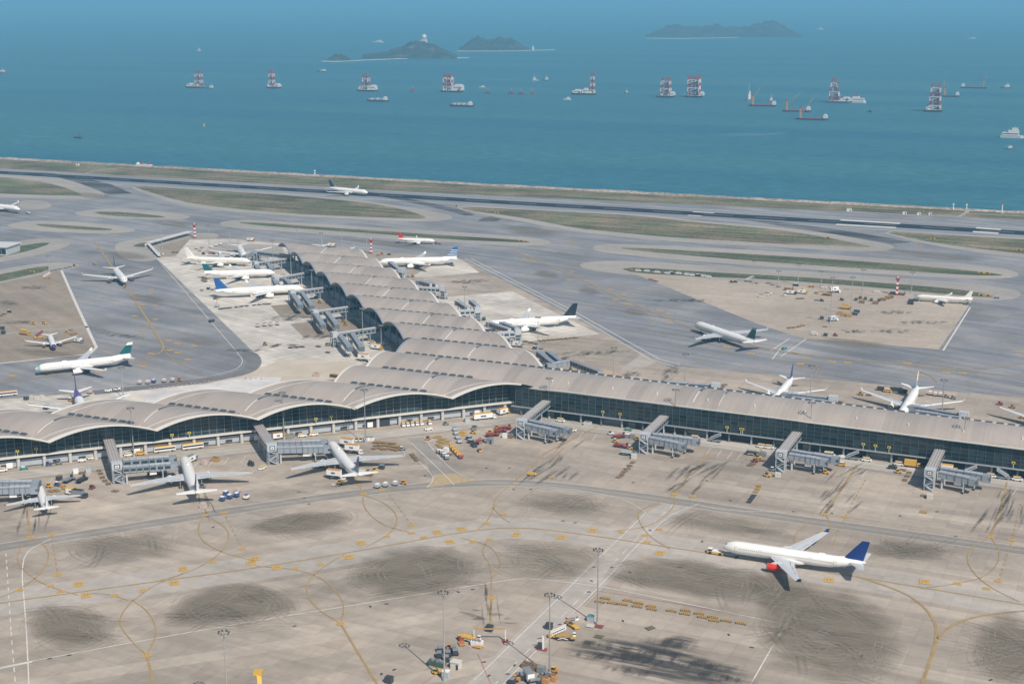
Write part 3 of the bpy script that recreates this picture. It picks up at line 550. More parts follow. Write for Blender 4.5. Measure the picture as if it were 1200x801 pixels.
# ================================================================== TERMINAL
def roof_mat():
    m = bpy.data.materials.new('roof_cladding'); m.use_nodes = True
    n = m.node_tree.nodes; l = m.node_tree.links; b = n['Principled BSDF']; b.inputs['Roughness'].default_value = 0.5
    g = n.new('ShaderNodeNewGeometry'); sp = n.new('ShaderNodeSeparateXYZ'); l.new(g.outputs['Position'], sp.inputs[0])
    def m1(op, a, v=None, c=None):
        x = n.new('ShaderNodeMath'); x.operation = op; l.new(a, x.inputs[0])
        if v is not None: x.inputs[1].default_value = v
        if c is not None: l.new(c, x.inputs[1])
        return x.outputs[0]
    def rng(src, lo, hi, a, c):
        r = n.new('ShaderNodeMapRange'); r.inputs[1].default_value = a; r.inputs[2].default_value = c; r.inputs[3].default_value = lo; r.inputs[4].default_value = hi; l.new(src, r.inputs[0]); return r.outputs[0]
    def wn(cx, cy):
        cb = n.new('ShaderNodeCombineXYZ'); l.new(m1('FLOOR', m1('DIVIDE', sp.outputs[0], cx)), cb.inputs[0]); l.new(m1('FLOOR', m1('DIVIDE', sp.outputs[1], cy)), cb.inputs[1])
        w = n.new('ShaderNodeTexWhiteNoise'); w.noise_dimensions = '2D'; l.new(cb.outputs[0], w.inputs[0]); return w.outputs[0]
    f = m1('MULTIPLY', rng(wn(9.0, 38.2), 0.88, 1.06, 0, 1), None, rng(wn(1.2, 400), 0.95, 1.04, 0, 1))
    fr = m1('FRACT', m1('DIVIDE', sp.outputs[0], 1.2)); f = m1('MULTIPLY', f, None, rng(fr, 0.78, 1, 0.0, 0.16))
    ns = n.new('ShaderNodeTexNoise'); ns.inputs['Scale'].default_value = 0.06; ns.inputs['Detail'].default_value = 6; l.new(g.outputs['Position'], ns.inputs[0]); f = m1('MULTIPLY', f, None, rng(ns.outputs[0], 0.93, 1.06, 0.3, 0.7))
    vm = n.new('ShaderNodeVectorMath'); vm.operation = 'SCALE'; vm.inputs[0].default_value = (0.385, 0.335, 0.297); l.new(f, vm.inputs['Scale']); l.new(vm.outputs[0], b.inputs['Base Color'])
    bp = n.new('ShaderNodeBump'); bp.inputs['Strength'].default_value = 0.5; bp.inputs['Distance'].default_value = 0.15; l.new(rng(fr, 1, 0, 0.0, 0.16), bp.inputs['Height']); l.new(bp.outputs[0], b.inputs['Normal'])
    return m
M_ROOF = roof_mat(); MATS['roof'] = M_ROOF
M_FASC = mat('white_fascia', (0.62, 0.60, 0.55), 0.5)
M_EDGEB = mat('blue_grey_fascia', (0.26, 0.28, 0.31), 0.5)
M_SOFF = mat('roof_soffit', (0.30, 0.31, 0.32), 0.7)
M_GLASS = mat('terminal_glass', (0.020, 0.036, 0.044), 0.10, 0, 0, 0, 0.6); M_GLASS.node_tree.nodes['Principled BSDF'].inputs['Specular IOR Level'].default_value = 0.45
M_GBAR = mat('glazing_bar', (0.095, 0.115, 0.12), 0.45)
M_GBARL = mat('light_glazing_bar', (0.22, 0.25, 0.25), 0.45)
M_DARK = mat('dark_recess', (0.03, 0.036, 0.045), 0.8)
M_WALLG = mat('pale_blue_wall_panel', (0.40, 0.43, 0.47), 0.6, 0, 0.06, 0.3)
M_WALLD = mat('grey_wall_panel', (0.16, 0.175, 0.19), 0.6, 0, 0.1, 0.2)
M_COL = mat('column_concrete', (0.52, 0.51, 0.48), 0.6)
M_SKY = mat('skylight_glass', (0.07, 0.085, 0.10), 0.3)
M_SKYD = mat('joint_dark_glass', (0.06, 0.075, 0.09), 0.3)
M_STRIPW = mat('pale_roof_strip', (0.60, 0.59, 0.57), 0.5)
M_RED = mat('red_paint', (0.40, 0.05, 0.045), 0.45); M_WHITE = mat('white_paint', (0.80, 0.79, 0.77), 0.4); M_STEEL = mat('galvanised_steel', (0.42, 0.44, 0.46), 0.45, 0.3)
M_YL = mat('yellow_enamel', (0.62, 0.37, 0.05), 0.45)

VY = [388.5, 426.5, 465, 503.2, 541.8, 580.5, 619, 657.6, 698.5, 737, 775.6, 813.6, 849, 884, 919.5, 955, 990, 1025, 1060.7, 1096]
ZV, RISE = 15.6, 5.6
def left(Y): return Y - 1117 if Y < 692 else (-425 if Y < 800 else 375 - Y)
def right(Y): return Y - 1044 if Y <= 737 else 456 - Y
def vz(k, Y): t = (Y - VY[k]) / (VY[k + 1] - VY[k]); return ZV + RISE * (1 - (2 * t - 1) ** 2)
def cfront(X):
    if X < -330: return 737.0
    if X < -312: return 737 - 4.5 * (X + 330) / 18
    return 732.5 - 0.033 * (X + 312)
def cback(X): return 775.6 - (0.045 * (X + 335) if X > -335 else 0)
T = empty('airport_terminal', (-320, 737, 0), 0, 'long terminal under a barrel-vaulted roof in three arms, glass walls, jet bridges along it', 'terminal building')
TO = Vector((320, -737, 0))
def tp(p): return (p[0] + TO.x, p[1] + TO.y, p[2])
def tbuild(mb, name, parent=T, smooth=False, kind=None, label=None):
    mb.v = [tp(v) for v in mb.v]; o = mb.build(name, parent, smooth=smooth, kind=kind)
    if label: o['label'] = label
    return o
NT = 18
for k in range(len(VY) - 1):
    central = (k == 9)
    rows = []; under = []
    nx = 40 if central else 6
    grid = []
    for j in range(NT + 1):
        t = j / NT; Y = VY[k] + (VY[k + 1] - VY[k]) * t; z = ZV + RISE * (1 - (2 * t - 1) ** 2); row = []
        xl = left(Y); xr = 110 if central else right(Y)
        for i in range(nx + 1):
            X = xl + (xr - xl) * i / nx
            yy = cfront(X) + (cback(X) - cfront(X)) * t if central else Y
            row.append((X, yy, z + (1.3 * max(0, min(1, (X + 330) / 40)) * (1 - t) if central else 0)))
        grid.append(row)
    mb = MB(); n = nx + 1
    for sgn, mm in ((0, M_ROOF), (-0.9, M_SOFF)):
        vs = [(x, y, z + sgn) for r in grid for x, y, z in r]
        fs = [(j * n + i, j * n + i + 1, (j + 1) * n + i + 1, (j + 1) * n + i) for j in range(NT) for i in range(nx)]
        if sgn: fs = [f[::-1] for f in fs]
        mb.add(vs, fs, mm)
    tbuild(mb, 'roof_vault', smooth=True)
    # edge fascia on both open ends (a lip standing proud of the cladding)
    for side, w in ((0, 1.3), (-1, 1.7)):
        e = [r[side] for r in grid]
        if central and side == -1: continue
        mb = MB(); rr = []
        s = 1 if side == 0 else -1
        for x, y, z in (e if not (k == 8 and side == -1) else e[:-4]): rr.append([(x - s * .25, y, z - .8), (x - s * .25, y, z + .16), (x + s * w, y, z + .16), (x + s * w, y, z - .1)])
        mb.loft(rr, M_FASC if not (side == 0 and VY[k] > 770) else M_EDGEB, True, True); tbuild(mb, 'roof_edge')
        # thin second line parallel to the edge
        mb = MB(); rr = []; d = 9 if side == 0 else (11 if VY[k] > 730 else 7)
        for x, y, z in e: rr.append([(x + s * d, y, z - .1), (x + s * d, y, z + .12), (x + s * (d + .4), y, z + .12), (x + s * (d + .4), y, z - .1)])
        if not (side == 0 and VY[k] > 690):
            mb.loft(rr, M_STRIPW if VY[k] < 700 else M_SOFF, True, True); tbuild(mb, 'roof_strip')
    if central:
        mb = MB(); rr = []
        for x, y, z in grid[0]:
            if x < -345: continue
            rr.append([(x, y - .3, z - .4), (x, y - .3, z + .14), (x, y + .8, z + .2), (x, y + .8, z - .1)])
        mb.loft(rr, M_FASC, True, True); tbuild(mb, 'roof_edge', label='long straight white roof edge over the front glass wall')
        mb = MB(); rr = []
        for x, y, z in grid[-1]:
            if x < -322: continue
            rr.append([(x, y - 3.0, z - .1), (x, y - 3.0, z + 1.5), (x, y - 2.6, z + 1.7), (x, y + 1.6, z + 1.7), (x, y + 1.6, z - .6)])
        mb.loft(rr, M_STRIPW, True, True); tbuild(mb, 'roof_gutter_walk')
        # expansion joints on the long vault
        js = [(-213, -216.5, M_SKY), (-200, -200.8, M_SOFF), (-95, -95.4, M_SOFF)]
    # expansion joint: dark on the crest side, pale toward the south
    if not central:
        xm = left((VY[k] + VY[k + 1]) / 2) * .42 + right((VY[k] + VY[k + 1]) / 2) * .58
        xs = [(xm, 1.5)]
    else: xs = [(-385, 1.5), (-213, 1.6), (-198, 0.7)]
    for xm, w in xs:
        for (ta, tb, mm, nm) in ((0.10, 0.42, M_STRIPW, 'roof_joint'), (0.42, 0.78, M_SKYD, 'roof_joint_glass')):
            mb = MB(); rr = []
            for j in range(9):
                t = ta + (tb - ta) * j / 8; z = ZV + RISE * (1 - (2 * t - 1) ** 2)
                y = (cfront(xm) + (cback(xm) - cfront(xm)) * t) if central else VY[k] + (VY[k + 1] - VY[k]) * t
                ww = w * (.8 if mm is M_SKYD else .4); z += 1.3 * (1 - t) if central and xm > -290 else 0
                rr.append([(xm, y, z - .1), (xm, y, z + .2), (xm + ww, y, z + .2), (xm + ww, y, z - .1)])
            mb.loft(rr, mm, True, True); tbuild(mb, nm)
# skylights in the valleys
sk_ = MB(); L = 4.3
sk_.add([(-L / 2, -1.1, 0), (L / 2, -1.1, 0), (L / 2 - .2, .5, 1.05), (-L / 2 + .9, .5, 1.05)], [(0, 1, 2, 3)], M_SKY)
sk_.add([(-L / 2 + .9, .5, 1.05), (L / 2 - .2, .5, 1.05), (L / 2, 1.3, 0), (-L / 2, 1.3, 0)], [(0, 1, 2, 3)], M_SOFF)
sk_.add([(L / 2, -1.1, 0), (L / 2, 1.3, 0), (L / 2 - .2, .5, 1.05)], [(0, 1, 2)], M_SKY)
sk_.add([(-L / 2, -1.1, 0), (-L / 2 + .9, .5, 1.05), (-L / 2, 1.3, 0)], [(0, 1, 2)], M_SOFF)
skm = sk_.mesh('skylight')
walk = MB()
for k in range(2, len(VY) - 1):
    Y = VY[k]; xa = max(left(Y - 1), left(Y + 1)) + 14; xb = (right(Y) - 16) if Y != VY[10] else 60
    if Y >= 775 and Y != VY[10]: xb = right(Y) - 8
    if k < 4: xa = max(xa, -640)
    if k == 9: xb = -352
    if k == 10: xa = -414
    step = 5.75; x = xa
    # gutter box under the skylights
    while x < xb:
        yy = Y if k != 10 else cback(x)
        inst('skylight', skm, T, tp((x, yy + (0.4 if k != 10 else -2.4), ZV + (1.5 if k != 10 else 2.1))), 0 if k != 10 else -0.04)
        x += step
    if k != 10:
        mb = MB(); mb.box(((xa + xb) / 2, Y + .3, ZV + .75), (xb - xa + 6, 3.0, 1.5), M_ROOF); tbuild(mb, 'valley_gutter')
for x in [-290, -262, -235, -205, -178, -150, -122, -95, -67, -38, -300]:
    mb = MB(); mb.box((x, cfront(x) + 7, 20.4), (0.5, .5, 1.4), M_WHITE); tbuild(mb, 'roof_vent')

# ---- walls
FZ = 6.6; FC0 = 5.3
def frontX(Y): return Y - 1058          # SW arm glass line
def wall_y(X): return 729.5 - 0.014 * (X + 322)     # central arm glass line
# solid core that closes the building
def core(pts, z0, z1, name, m=M_WALLD):
    mb = MB(); n = len(pts); vs = [(p[0], p[1], z0) for p in pts] + [(p[0], p[1], z1) for p in pts]
    mb.add(vs, [(i, (i + 1) % n, n + (i + 1) % n, n + i) for i in range(n)] + [tuple(range(n, 2 * n))], m); return tbuild(mb, name)
s2 = 2.2
core([(-650, 411), (frontX(734) - s2, 734 + s2), (-306, wall_y(-306) + 4.2), (-40, wall_y(-40) + 4.2), (105, wall_y(105) + 4.2), (105, 757), (-305, 768), (445 - 1082, 1082), (-697, 1082), (389 - 800, 800), (-413, 690), (-650, 455)], 0, FZ - 0.6, 'ground_floor_core', M_WALLG)
# dark glass volume just behind the panes, following the vault
def inner_wall(p0, p1, n, m, name, zfun, dz=-1.2, z0=FZ):
    mb = MB(); vs = []
    for i in range(n + 1):
        x = p0[0] + (p1[0] - p0[0]) * i / n; y = p0[1] + (p1[1] - p0[1]) * i / n; vs += [(x, y, z0), (x, y, zfun(x, y) + dz)]
    mb.add(vs, [(2 * i, 2 * i + 2, 2 * i + 3, 2 * i + 1) for i in range(n)], m); return tbuild(mb, name)
def zroof(x, y):
    for k in range(len(VY) - 1):
        if VY[k] <= y <= VY[k + 1]: return vz(k, y)
    return ZV
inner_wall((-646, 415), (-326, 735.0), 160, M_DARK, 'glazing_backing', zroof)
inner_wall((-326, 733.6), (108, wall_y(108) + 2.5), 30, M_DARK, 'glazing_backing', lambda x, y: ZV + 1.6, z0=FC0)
# window bays of the SW arm: 4.2 m bays cut by the arch
def arch_window_bays(p0, p1, step, nrm, name, zf, over=-0.95, rows=(2.3, 2.3, 2.3, 2.3, 2.3, 2.3), pane_parts=False, matg=M_GLASS, mull=M_GBAR):
    a = Vector(p0); b = Vector(p1); d = (b - a).normalized(); L = (b - a).length; n = int(L / step); nv = Vector(nrm)
    for i in range(n):
        q0 = a + d * (i * step + .14); q1 = a + d * ((i + 1) * step - .14); qm = (q0 + q1) / 2
        mb = MB(); z = FZ + .25; zt0 = zf(q0.x, q0.y) + over; zt1 = zf(q1.x, q1.y) + over; ztm = zf(qm.x, qm.y) + over
        mb.add([(q0.x, q0.y, z), (q1.x, q1.y, z), (q1.x, q1.y, zt1), (qm.x, qm.y, ztm), (q0.x, q0.y, zt0)], [(0, 1, 2, 3, 4)], matg)
        zz = FZ + rows[0]
        while zz < min(zt0, zt1) - .5:
            c = qm + nv * .12; mb.box((c.x, c.y, zz), ((q1 - q0).length, .2, .13), mull, math.atan2(d.y, d.x)); zz += rows[0]
        tbuild(mb, name)
        mb = MB(); q = a + d * (i * step) + nv * .15; zt = zf(q.x, q.y) + over
        mb.box((q.x, q.y, (FZ + zt) / 2), (.24, .35, zt - FZ), mull, math.atan2(d.y, d.x)); tbuild(mb, 'mullion')
arch_window_bays((-640, 418), (-324.5, 733.5), 4.2, (.707, -.707), 'window', zroof, mull=M_GBARL)
# panes of the long front: 75 bays x 4 rows, each pane its own part
FC = 5.5; X0 = -319.5; PW = 4.2; rowz = [FC + .2 + 2.2 * i for i in range(6)]; 
for c in range(101):
    xa = X0 + c * PW; xm = xa + PW / 2
    if c < 60:
        for r in range(5):
            if (0, r) == (0, r) and c == 0:
                q = MB(); q.add([(-PW / 2 + .12, 0, .08), (PW / 2 - .12, 0, .08), (PW / 2 - .12, 0, 2.12), (-PW / 2 + .12, 0, 2.12)], [(0, 1, 2, 3)], M_GLASS)
                if r == 0: pane_me = q.mesh('pane')
            inst('pane', pane_me, T, tp((xm, wall_y(xm), rowz[r])), -0.014)
    else:
        q = MB(); q.box((xm, wall_y(xm) + .1, (rowz[0] + rowz[5]) / 2), (PW - .2, .1, rowz[5] - rowz[0]), M_GLASS); tbuild(q, 'window')
    q = MB(); q.box((xa, wall_y(xa) - .15, (FC + rowz[5]) / 2), (.16, .35, rowz[5] - FC), M_GBAR, -.024); tbuild(q, 'mullion')
for r in range(6):
    q = MB(); q.beam((X0, wall_y(X0) - .16, rowz[r]), (X0 + 101 * PW, wall_y(X0 + 101 * PW) - .16, rowz[r]), .2, .10, M_GBAR); tbuild(q, 'transom')
# deck-edge band
q = MB(); q.beam((-645, 411.5, FZ - .1), (-322.5, 734 - 0.5, FZ - .1), 2.0, .85, M_FASC); tbuild(q, 'deck_edge')
q = MB(); q.beam((-322, wall_y(-322) - .6, FC - .15), (108, wall_y(108) - .6, FC - .15), 1.3, .45, mat('grey_fascia', (.33, .35, .36), .5)); tbuild(q, 'deck_edge')
# SW arm ground storey: columns, louvre panels, dark soffit slot
colm = MB(); colm.cyl((0, 0, 0), (0, 0, FZ - .6), .95, .95, M_COL, 10); colm = colm.mesh('column')
i = 0
while -640 + i * 9.2 * 1 < -326:
    x = -640 + i * 9.2; inst('column', colm, T, tp((x + .4, x + 1058 - .4, 0))); i += 1
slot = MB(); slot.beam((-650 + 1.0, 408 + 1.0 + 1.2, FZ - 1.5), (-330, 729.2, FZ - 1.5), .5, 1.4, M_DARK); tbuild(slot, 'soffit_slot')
i = 0
while -640 + i * 9.2 < -330:
    x = -640 + i * 9.2 + 4.6; w = MB()
    w.box((x - .9, x + 1058 + .3, 2.4), (11.8, .3, 3.6), M_WALLG, math.pi / 4)
    if i % 3 != 1: w.box((x - .3, x + 1057.4 + .35, 2.0), (3.6, .25, 1.0), M_DARK, math.pi / 4)
    if i % 5 == 2: w.box((x + 1.6, x + 1059.2, 2.0), (3.2, .3, 2.9), M_WHITE, math.pi / 4)
    tbuild(w, 'wall_panel'); i += 1
gd = MB(); p = at(446, 503.0, 0); gx = (p.x + p.y - 1058) / 2; gd.box((gx - .2, gx + 1058 + .2, 2.5), (14, 1.0, 4.4), M_DARK, math.pi / 4); tbuild(gd, 'garage_opening')
# recessed dark front of the central arm with square piers
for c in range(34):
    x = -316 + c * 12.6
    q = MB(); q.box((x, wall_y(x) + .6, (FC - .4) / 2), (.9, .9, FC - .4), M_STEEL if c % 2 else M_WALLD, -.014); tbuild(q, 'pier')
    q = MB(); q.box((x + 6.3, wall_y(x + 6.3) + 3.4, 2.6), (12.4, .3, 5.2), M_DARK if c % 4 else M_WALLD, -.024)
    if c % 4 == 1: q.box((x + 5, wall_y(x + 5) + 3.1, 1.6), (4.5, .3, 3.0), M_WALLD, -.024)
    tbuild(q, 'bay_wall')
# NW arm, west side: tall dark glass set back under the arches
core([(391 - 1080, 1080), (391 - 803, 803), (-412, 700), (-409, 700), (-406, 800), (397 - 1080, 1080)], FZ - .6, 15.0, 'west_glass_core', M_DARK)
arch_window_bays((391 - 806, 806), (391 - 1086, 1086), 5.2, (-.707, -.707), 'window', zroof, rows=(2.6,), mull=mat('dark_mullion', (.12, .14, .15), .5))
for i in range(22):
    y = 806 + i * 12.7; x = 384 - y
    q = MB(); q.cyl((x, y, 0), (x, y, zroof(x, y) - .9), .7, .6, mat('grey_column', (.22, .24, .26), .6), 8); tbuild(q, 'column')
# closing walls on hidden sides (kept simple: glass and bars)
core([(-650, 455), (-413, 692), (-411, 690), (-648, 453)], 5.9, 15.0, 'west_glass_core', M_DARK)
core([(447 - 1082, 1082), (447 - 770, 770), (444 - 770, 768), (444 - 1082, 1080)], 5.9, 15.0, 'east_glass_core', M_DARK)
core([(-690, 1086), (-641, 1086), (-641, 1084), (-690, 1084)], 0, 15.6, 'north_glass_wall', M_DARK)
core([(-318, 765), (106, 746), (106, 744), (-318, 763)], 5.9, 15.0, 'north_glass_wall', M_DARK)
# yellow gate number signs on short posts along the deck edge
M_SIGNY = mat('sign_yellow', (0.60, 0.48, 0.06), 0.5)
gs = MB(); gs.cyl((0, 0, 0), (0, 0, 3.0), .12, .12, M_WHITE, 6); gs.box((0, 0, 3.4), (1.7, .4, 1.2), M_SIGNY); gs.box((0, -.23, 3.4), (.9, .06, .6), M_DARK); gsm = gs.mesh('gate_number_sign')
for x, y in [(21, 535), (43, 532), (202, 516), (222, 513.5), (370.5, 497), (388.5, 494), (704.3, 488), (722.5, 492), (852, 504.5), (871, 506), (1013, 522), (1043, 526), (1027, 524), (1188, 544), (871.5, 503)]:
    p = at(x, y, FZ)
    if x > 600: p.y = wall_y(p.x) - .9; p.z = FC
    inst('gate_number_sign', gsm, T, tp((p.x, p.y, p.z - .2)), math.pi / 4 if x < 600 else 0)

# ================================================================== JET BRIDGES
M_BR = mat('bridge_blue_grey', (0.27, 0.30, 0.34), 0.5, 0, 0.08, 0.3); M_BRD = mat('bridge_dark_rib', (0.12, 0.145, 0.17), 0.6); M_BRL = mat('bridge_light_grey', (0.46, 0.49, 0.52), 0.5)
M_LROOF = mat('link_roof', (0.33, 0.285, 0.26), 0.6, 0, 0.1, 0.3); M_BWIN = mat('bridge_window', (0.03, 0.05, 0.06), 0.12)
def corridor(mb, a, b, w, h, roofm, wallm, nr, win=False, ribs=0, ztop_off=0):
    """enclosed corridor from a to b; roof and floor at the given z of the points (top)"""
    a, b = Vector(a), Vector(b); d = (b - a); L = d.length; d.normalize(); s = Vector((d.y, -d.x, 0)).normalized()
    mb.beam(a - Vector((0, 0, h / 2)), b - Vector((0, 0, h / 2)), w, h, wallm)
    up = Vector((0, 0, .12)); mb.beam(a + up, b + up, w + .5, .25, roofm)
    for i in range(nr):
        t = (i + .5) / nr - .5; o = s * (w * t * .8) + Vector((0, 0, .36)); mb.beam(a + o, b + o, .35, .22, M_BRL)
    for sg in (1, -1):
        if win:
            o = s * (sg * (w / 2 + .05)) - Vector((0, 0, h * .45)); n = max(2, int(L / 3.2))
            for i in range(n):
                p = a + d * (L * (i + .12) / n) + o; q = a + d * (L * (i + .88) / n) + o; mb.beam(p, q, .12, h * .45, M_BWIN)
        if ribs:
            n = max(2, int(L / ribs))
            for i in range(n + 1):
                p = a + d * (L * i / n) + s * (sg * (w / 2 + .06)); mb.beam(p - Vector((0, 0, h)), p + Vector((0, 0, .1)), .28, .16, M_BRD)
    if ribs:
        n = max(2, int(L / ribs))
        for i in range(n + 1):
            p = a + d * (L * i / n) + Vector((0, 0, .3)); mb.beam(p - s * w * .5, p + s * w * .5, .2, .12, M_BRD)
def jet_bridge(A, B, tunnels, label, zt=10.5, w=5.0, tower=True, white=False, stairs=True, Bz=10.0, glazed=False):
    A = at(A[0], A[1], zt); B = at(B[0], B[1], Bz)
    base = Vector((B.x, B.y, 0)); r = empty('jet_bridge', base, 0, label, 'jet bridge', 'jet bridges around the terminal')
    def loc(p): return Vector(p) - base
    mw = M_BRL if white else M_BR
    mb = MB(); corridor(mb, loc(A), loc(B), w, 3.4, M_LROOF if not white else M_BRL, mw, 3, True)
    mb.build('fixed_link', r)
    d = (B - A); d.z = 0; d.normalize(); s = Vector((d.y, -d.x, 0))
    # trestle legs under the link
    for t in (.35, .75):
        p = loc(A.lerp(B, t)); mb = MB()
        for sg in (1, -1): mb.cyl(p + s * sg * w * .35 - Vector((0, 0, p.z)), p + s * sg * w * .35 - Vector((0, 0, 3.2)), .3, .3, M_BRL, 6)
        mb.build('trestle', r)
    if tower:
        ang = math.atan2(d.y, d.x); c = d * 2.2; mb = MB()
        for i, j in ((-1, -1), (1, -1), (1, 1), (-1, 1)):
            p = c + d * (i * 2.0) + s * (j * 2.3); mb.beam(p, p + Vector((0, 0, 7.5)), .35, .35, M_BRL)
        for z in (2.5, 5): 
            for i in (-1, 1): mb.beam(c + d * (i * 2) - s * 2.3 + Vector((0, 0, z)), c + d * (i * 2) + s * 2.3 + Vector((0, 0, z)), .2, .2, M_BRL); mb.beam(c + s * (i * 2.3) - d * 2 + Vector((0, 0, z)), c + s * (i * 2.3) + d * 2 + Vector((0, 0, z)), .2, .2, M_BRL)
        mb.box(c + Vector((0, 0, 3)), (2.6, 3.0, 6), M_BRD, ang); mb.build('lift_tower', r)
        mb = MB(); mb.box(c + Vector((0, 0, 9.1)), (4.4, 5.2, 3.6), M_BRL, ang); mb.build('rotunda', r)
        # white sign panel with dark square-in-square mark on the outer end
        mb = MB(); f = c + d * 2.28 + Vector((0, 0, 9.1))
        for hw, mm, o in ((1.9, M_BRL, 0), (1.5, M_BRD, .06), (.85, M_WHITE, .12), (.42, M_BRD, .18)):
            mb.box(f + d * o, (.1, hw * 2, hw * 1.7), mm, ang)
        mb.build('sign_panel', r)
    if stairs:
        mb = MB(); c = d * 5.2 - s * .5
        for z0, z1, x0, x1 in ((0, 2.6, -2.2, 2.2), (2.6, 5.2, 2.2, -2.2), (5.2, 7.4, -2.2, 2.2)):
            p, q = c + s * x0 + Vector((0, 0, z0)) + d * (z0 * -.1), c + s * x1 + Vector((0, 0, z1)) + d * (z1 * -.1)
            mb.beam(p, q, 1.2, .25, M_BRL); mb.beam(p + d * .6 + Vector((0, 0, 1)), q + d * .6 + Vector((0, 0, 1)), .1, .1, M_BRL)
        for x in (-2.4, 2.4): mb.beam(c + s * x, c + s * x + Vector((0, 0, 7.6)), .2, .2, M_BRL)
        mb.build('stairs', r)
    for (P, Q) in tunnels:
        zt_ = 8.6
        a = at(P[0], P[1], zt_ + .3); b = at(Q[0], Q[1], zt_ - .4); a, b = loc(a), loc(b); dd = (b - a).normalized(); ss = Vector((dd.y, -dd.x, 0)).normalized()
        tn = empty('tunnel', (0, 0, 0)); tn.parent = r
        m1_ = a.lerp(b, .55)
        mb = MB(); corridor(mb, a, m1_, 2.9, 2.9, mw, mw, 1, glazed, 3.0); mb.build('rear_section', tn)
        mb = MB(); corridor(mb, m1_ + Vector((0, 0, .2)), b + Vector((0, 0, .2)), 3.4, 3.2, M_BRL if white else M_BR, mw, 2, glazed, 2.4)
        if white:
            for sg in (1, -1):
                for zz in (-1.1, -2.1): mb.beam(a + ss * sg * 1.8 + Vector((0, 0, zz)), b + ss * sg * 1.8 + Vector((0, 0, zz)), .1, .35, M_RED)
        mb.build('front_section', tn)
        mb = MB(); mb.box(b + dd * 1.6 - Vector((0, 0, 1.4)), (3.6, 4.2, 3.6), M_BRL if white else M_BR, math.atan2(dd.y, dd.x)); mb.box(b + dd * 3.5 - Vector((0, 0, 1.4)), (.5, 3.8, 3.2), M_BRD, math.atan2(dd.y, dd.x)); mb.box(b + dd * 3.0 + ss * 2.0 - Vector((0, 0, 1.2)), (1.4, .2, 1.2), M_BWIN, math.atan2(dd.y, dd.x)); mb.build('cab', tn)
        c = a.lerp(b, .82); mb = MB()
        for sg in (1, -1): mb.cyl(Vector((c.x, c.y, .6)) + ss * sg * 1.6, c + ss * sg * 1.6 - Vector((0, 0, 2.8)), .28, .28, M_BRL, 6)
        mb.beam(Vector((c.x, c.y, .9)) - ss * 2, Vector((c.x, c.y, .9)) + ss * 2, .5, .5, M_BRL)
        for sg in (1, -1): mb.cyl(Vector((c.x, c.y, .55)) + ss * (sg * 1.9 - .3), Vector((c.x, c.y, .55)) + ss * (sg * 1.9 + .3), .55, .55, M_DARK, 8)
        mb.build('drive_column', tn)
        c = a + dd * 1.5; mb = MB(); mb.cyl((c.x, c.y, 0), (c.x, c.y, c.z - 2.8), .55, .55, M_BRL, 8); mb.build('support_column', tn)
        mb = MB(); c = a.lerp(b, .62); mb.box((c.x, c.y, c.z - 4.1), (3.4, 1.8, 1.6), M_WHITE, math.atan2(dd.y, dd.x)); mb.build('cooling_unit', tn)
    return r
jet_bridge((641, 469), (613, 491.5), [((620, 492), (662, 501)), ((617, 496), (646, 503))], 'blue-grey twin jet bridge where the two glass walls meet, red loaders beside it', 10.8)
jet_bridge((783, 483), (757, 507.5), [((765, 508), (812, 514)), ((762, 512), (796, 519))], 'blue-grey twin jet bridge in mid-frame with red scissor loaders to its left')
jet_bridge((937.6, 502), (917, 528), [((928, 527), (975, 535)), ((925, 531), (962, 537.5))], 'third jet bridge of the front glass wall, yellow tug under its cabs')
jet_bridge((1104.5, 521), (1091, 549), [((1104, 548), (1152, 556)), ((1101, 552), (1137, 560))], 'rightmost twin jet bridge on the front wall, white-topped box truck behind it')
jet_bridge((126.7, 513.6), (136, 541.5), [((144, 539), (198, 535)), ((144, 547), (200, 543))], 'jet bridge docked to the nose of the airliner with a dark red fin', glazed=True)
jet_bridge((300.8, 495.3), (317, 520), [((325, 517.5), (376, 516.5)), ((325, 524), (379, 523))], 'twin jet bridge docked to the white airliner beside the orange-topped catering trucks')
jet_bridge((-38, 540), (-28, 566), [((-20, 564), (38, 564)), ((-20, 572), (36, 570))], 'jet bridge entering from the left edge, docked to the small airliner')
NWL = [((341, 299), (303, 294.5), [((300, 293), (288, 299))], 'farthest jet bridge on the west side of the north wing, by the camera-facing airliner'),
       ((343, 302), (302, 307.5), [((299, 307), (302, 313)), ((313, 306), (318, 314))], 'jet bridge at the nose of the all-white airliner on the pale apron'),
       ((366, 318), (325, 325.5), [((320, 325), (324, 331)), ((332, 324.5), (339, 331))], 'jet bridge at the nose of the airliner with the teal fin on the pale apron'),
       ((389, 335.5), (345, 341.5), [((341, 341.5), (351.5, 356)), ((353, 341), (365, 357))], 'twin-tunnel jet bridge just right of the nose of the bright blue finned airliner'),
       ((421, 357.5), (372, 364.5), [((368, 365), (378, 379)), ((382, 364), (394, 379))], 'empty twin-tunnel jet bridge, second nearest on the west side of the north wing'),
       ((452, 382), (395, 390.5), [((398, 391.5), (409, 405)), ((412, 389), (423, 405))], 'nearest empty jet bridge on the west side of the north wing, yellow-topped trucks beside it')]
for A, B, t, lb in NWL: jet_bridge(A, B, t, lb, 9.8, 4.2, stairs=False, Bz=9.5)
jet_bridge((444, 314.5), (468, 317), [((468, 315), (458, 307))], 'white red-striped jet bridge at the nose of the airliner with striped fin', 8.8, 4, white=True, Bz=8.5)
jet_bridge((487, 336), (516, 337.5), [((512, 333), (500, 329)), ((505, 332), (492, 329))], 'white red-striped jet bridge on a brown stand behind the north wing roof', 9, 4.4, white=True, Bz=9)
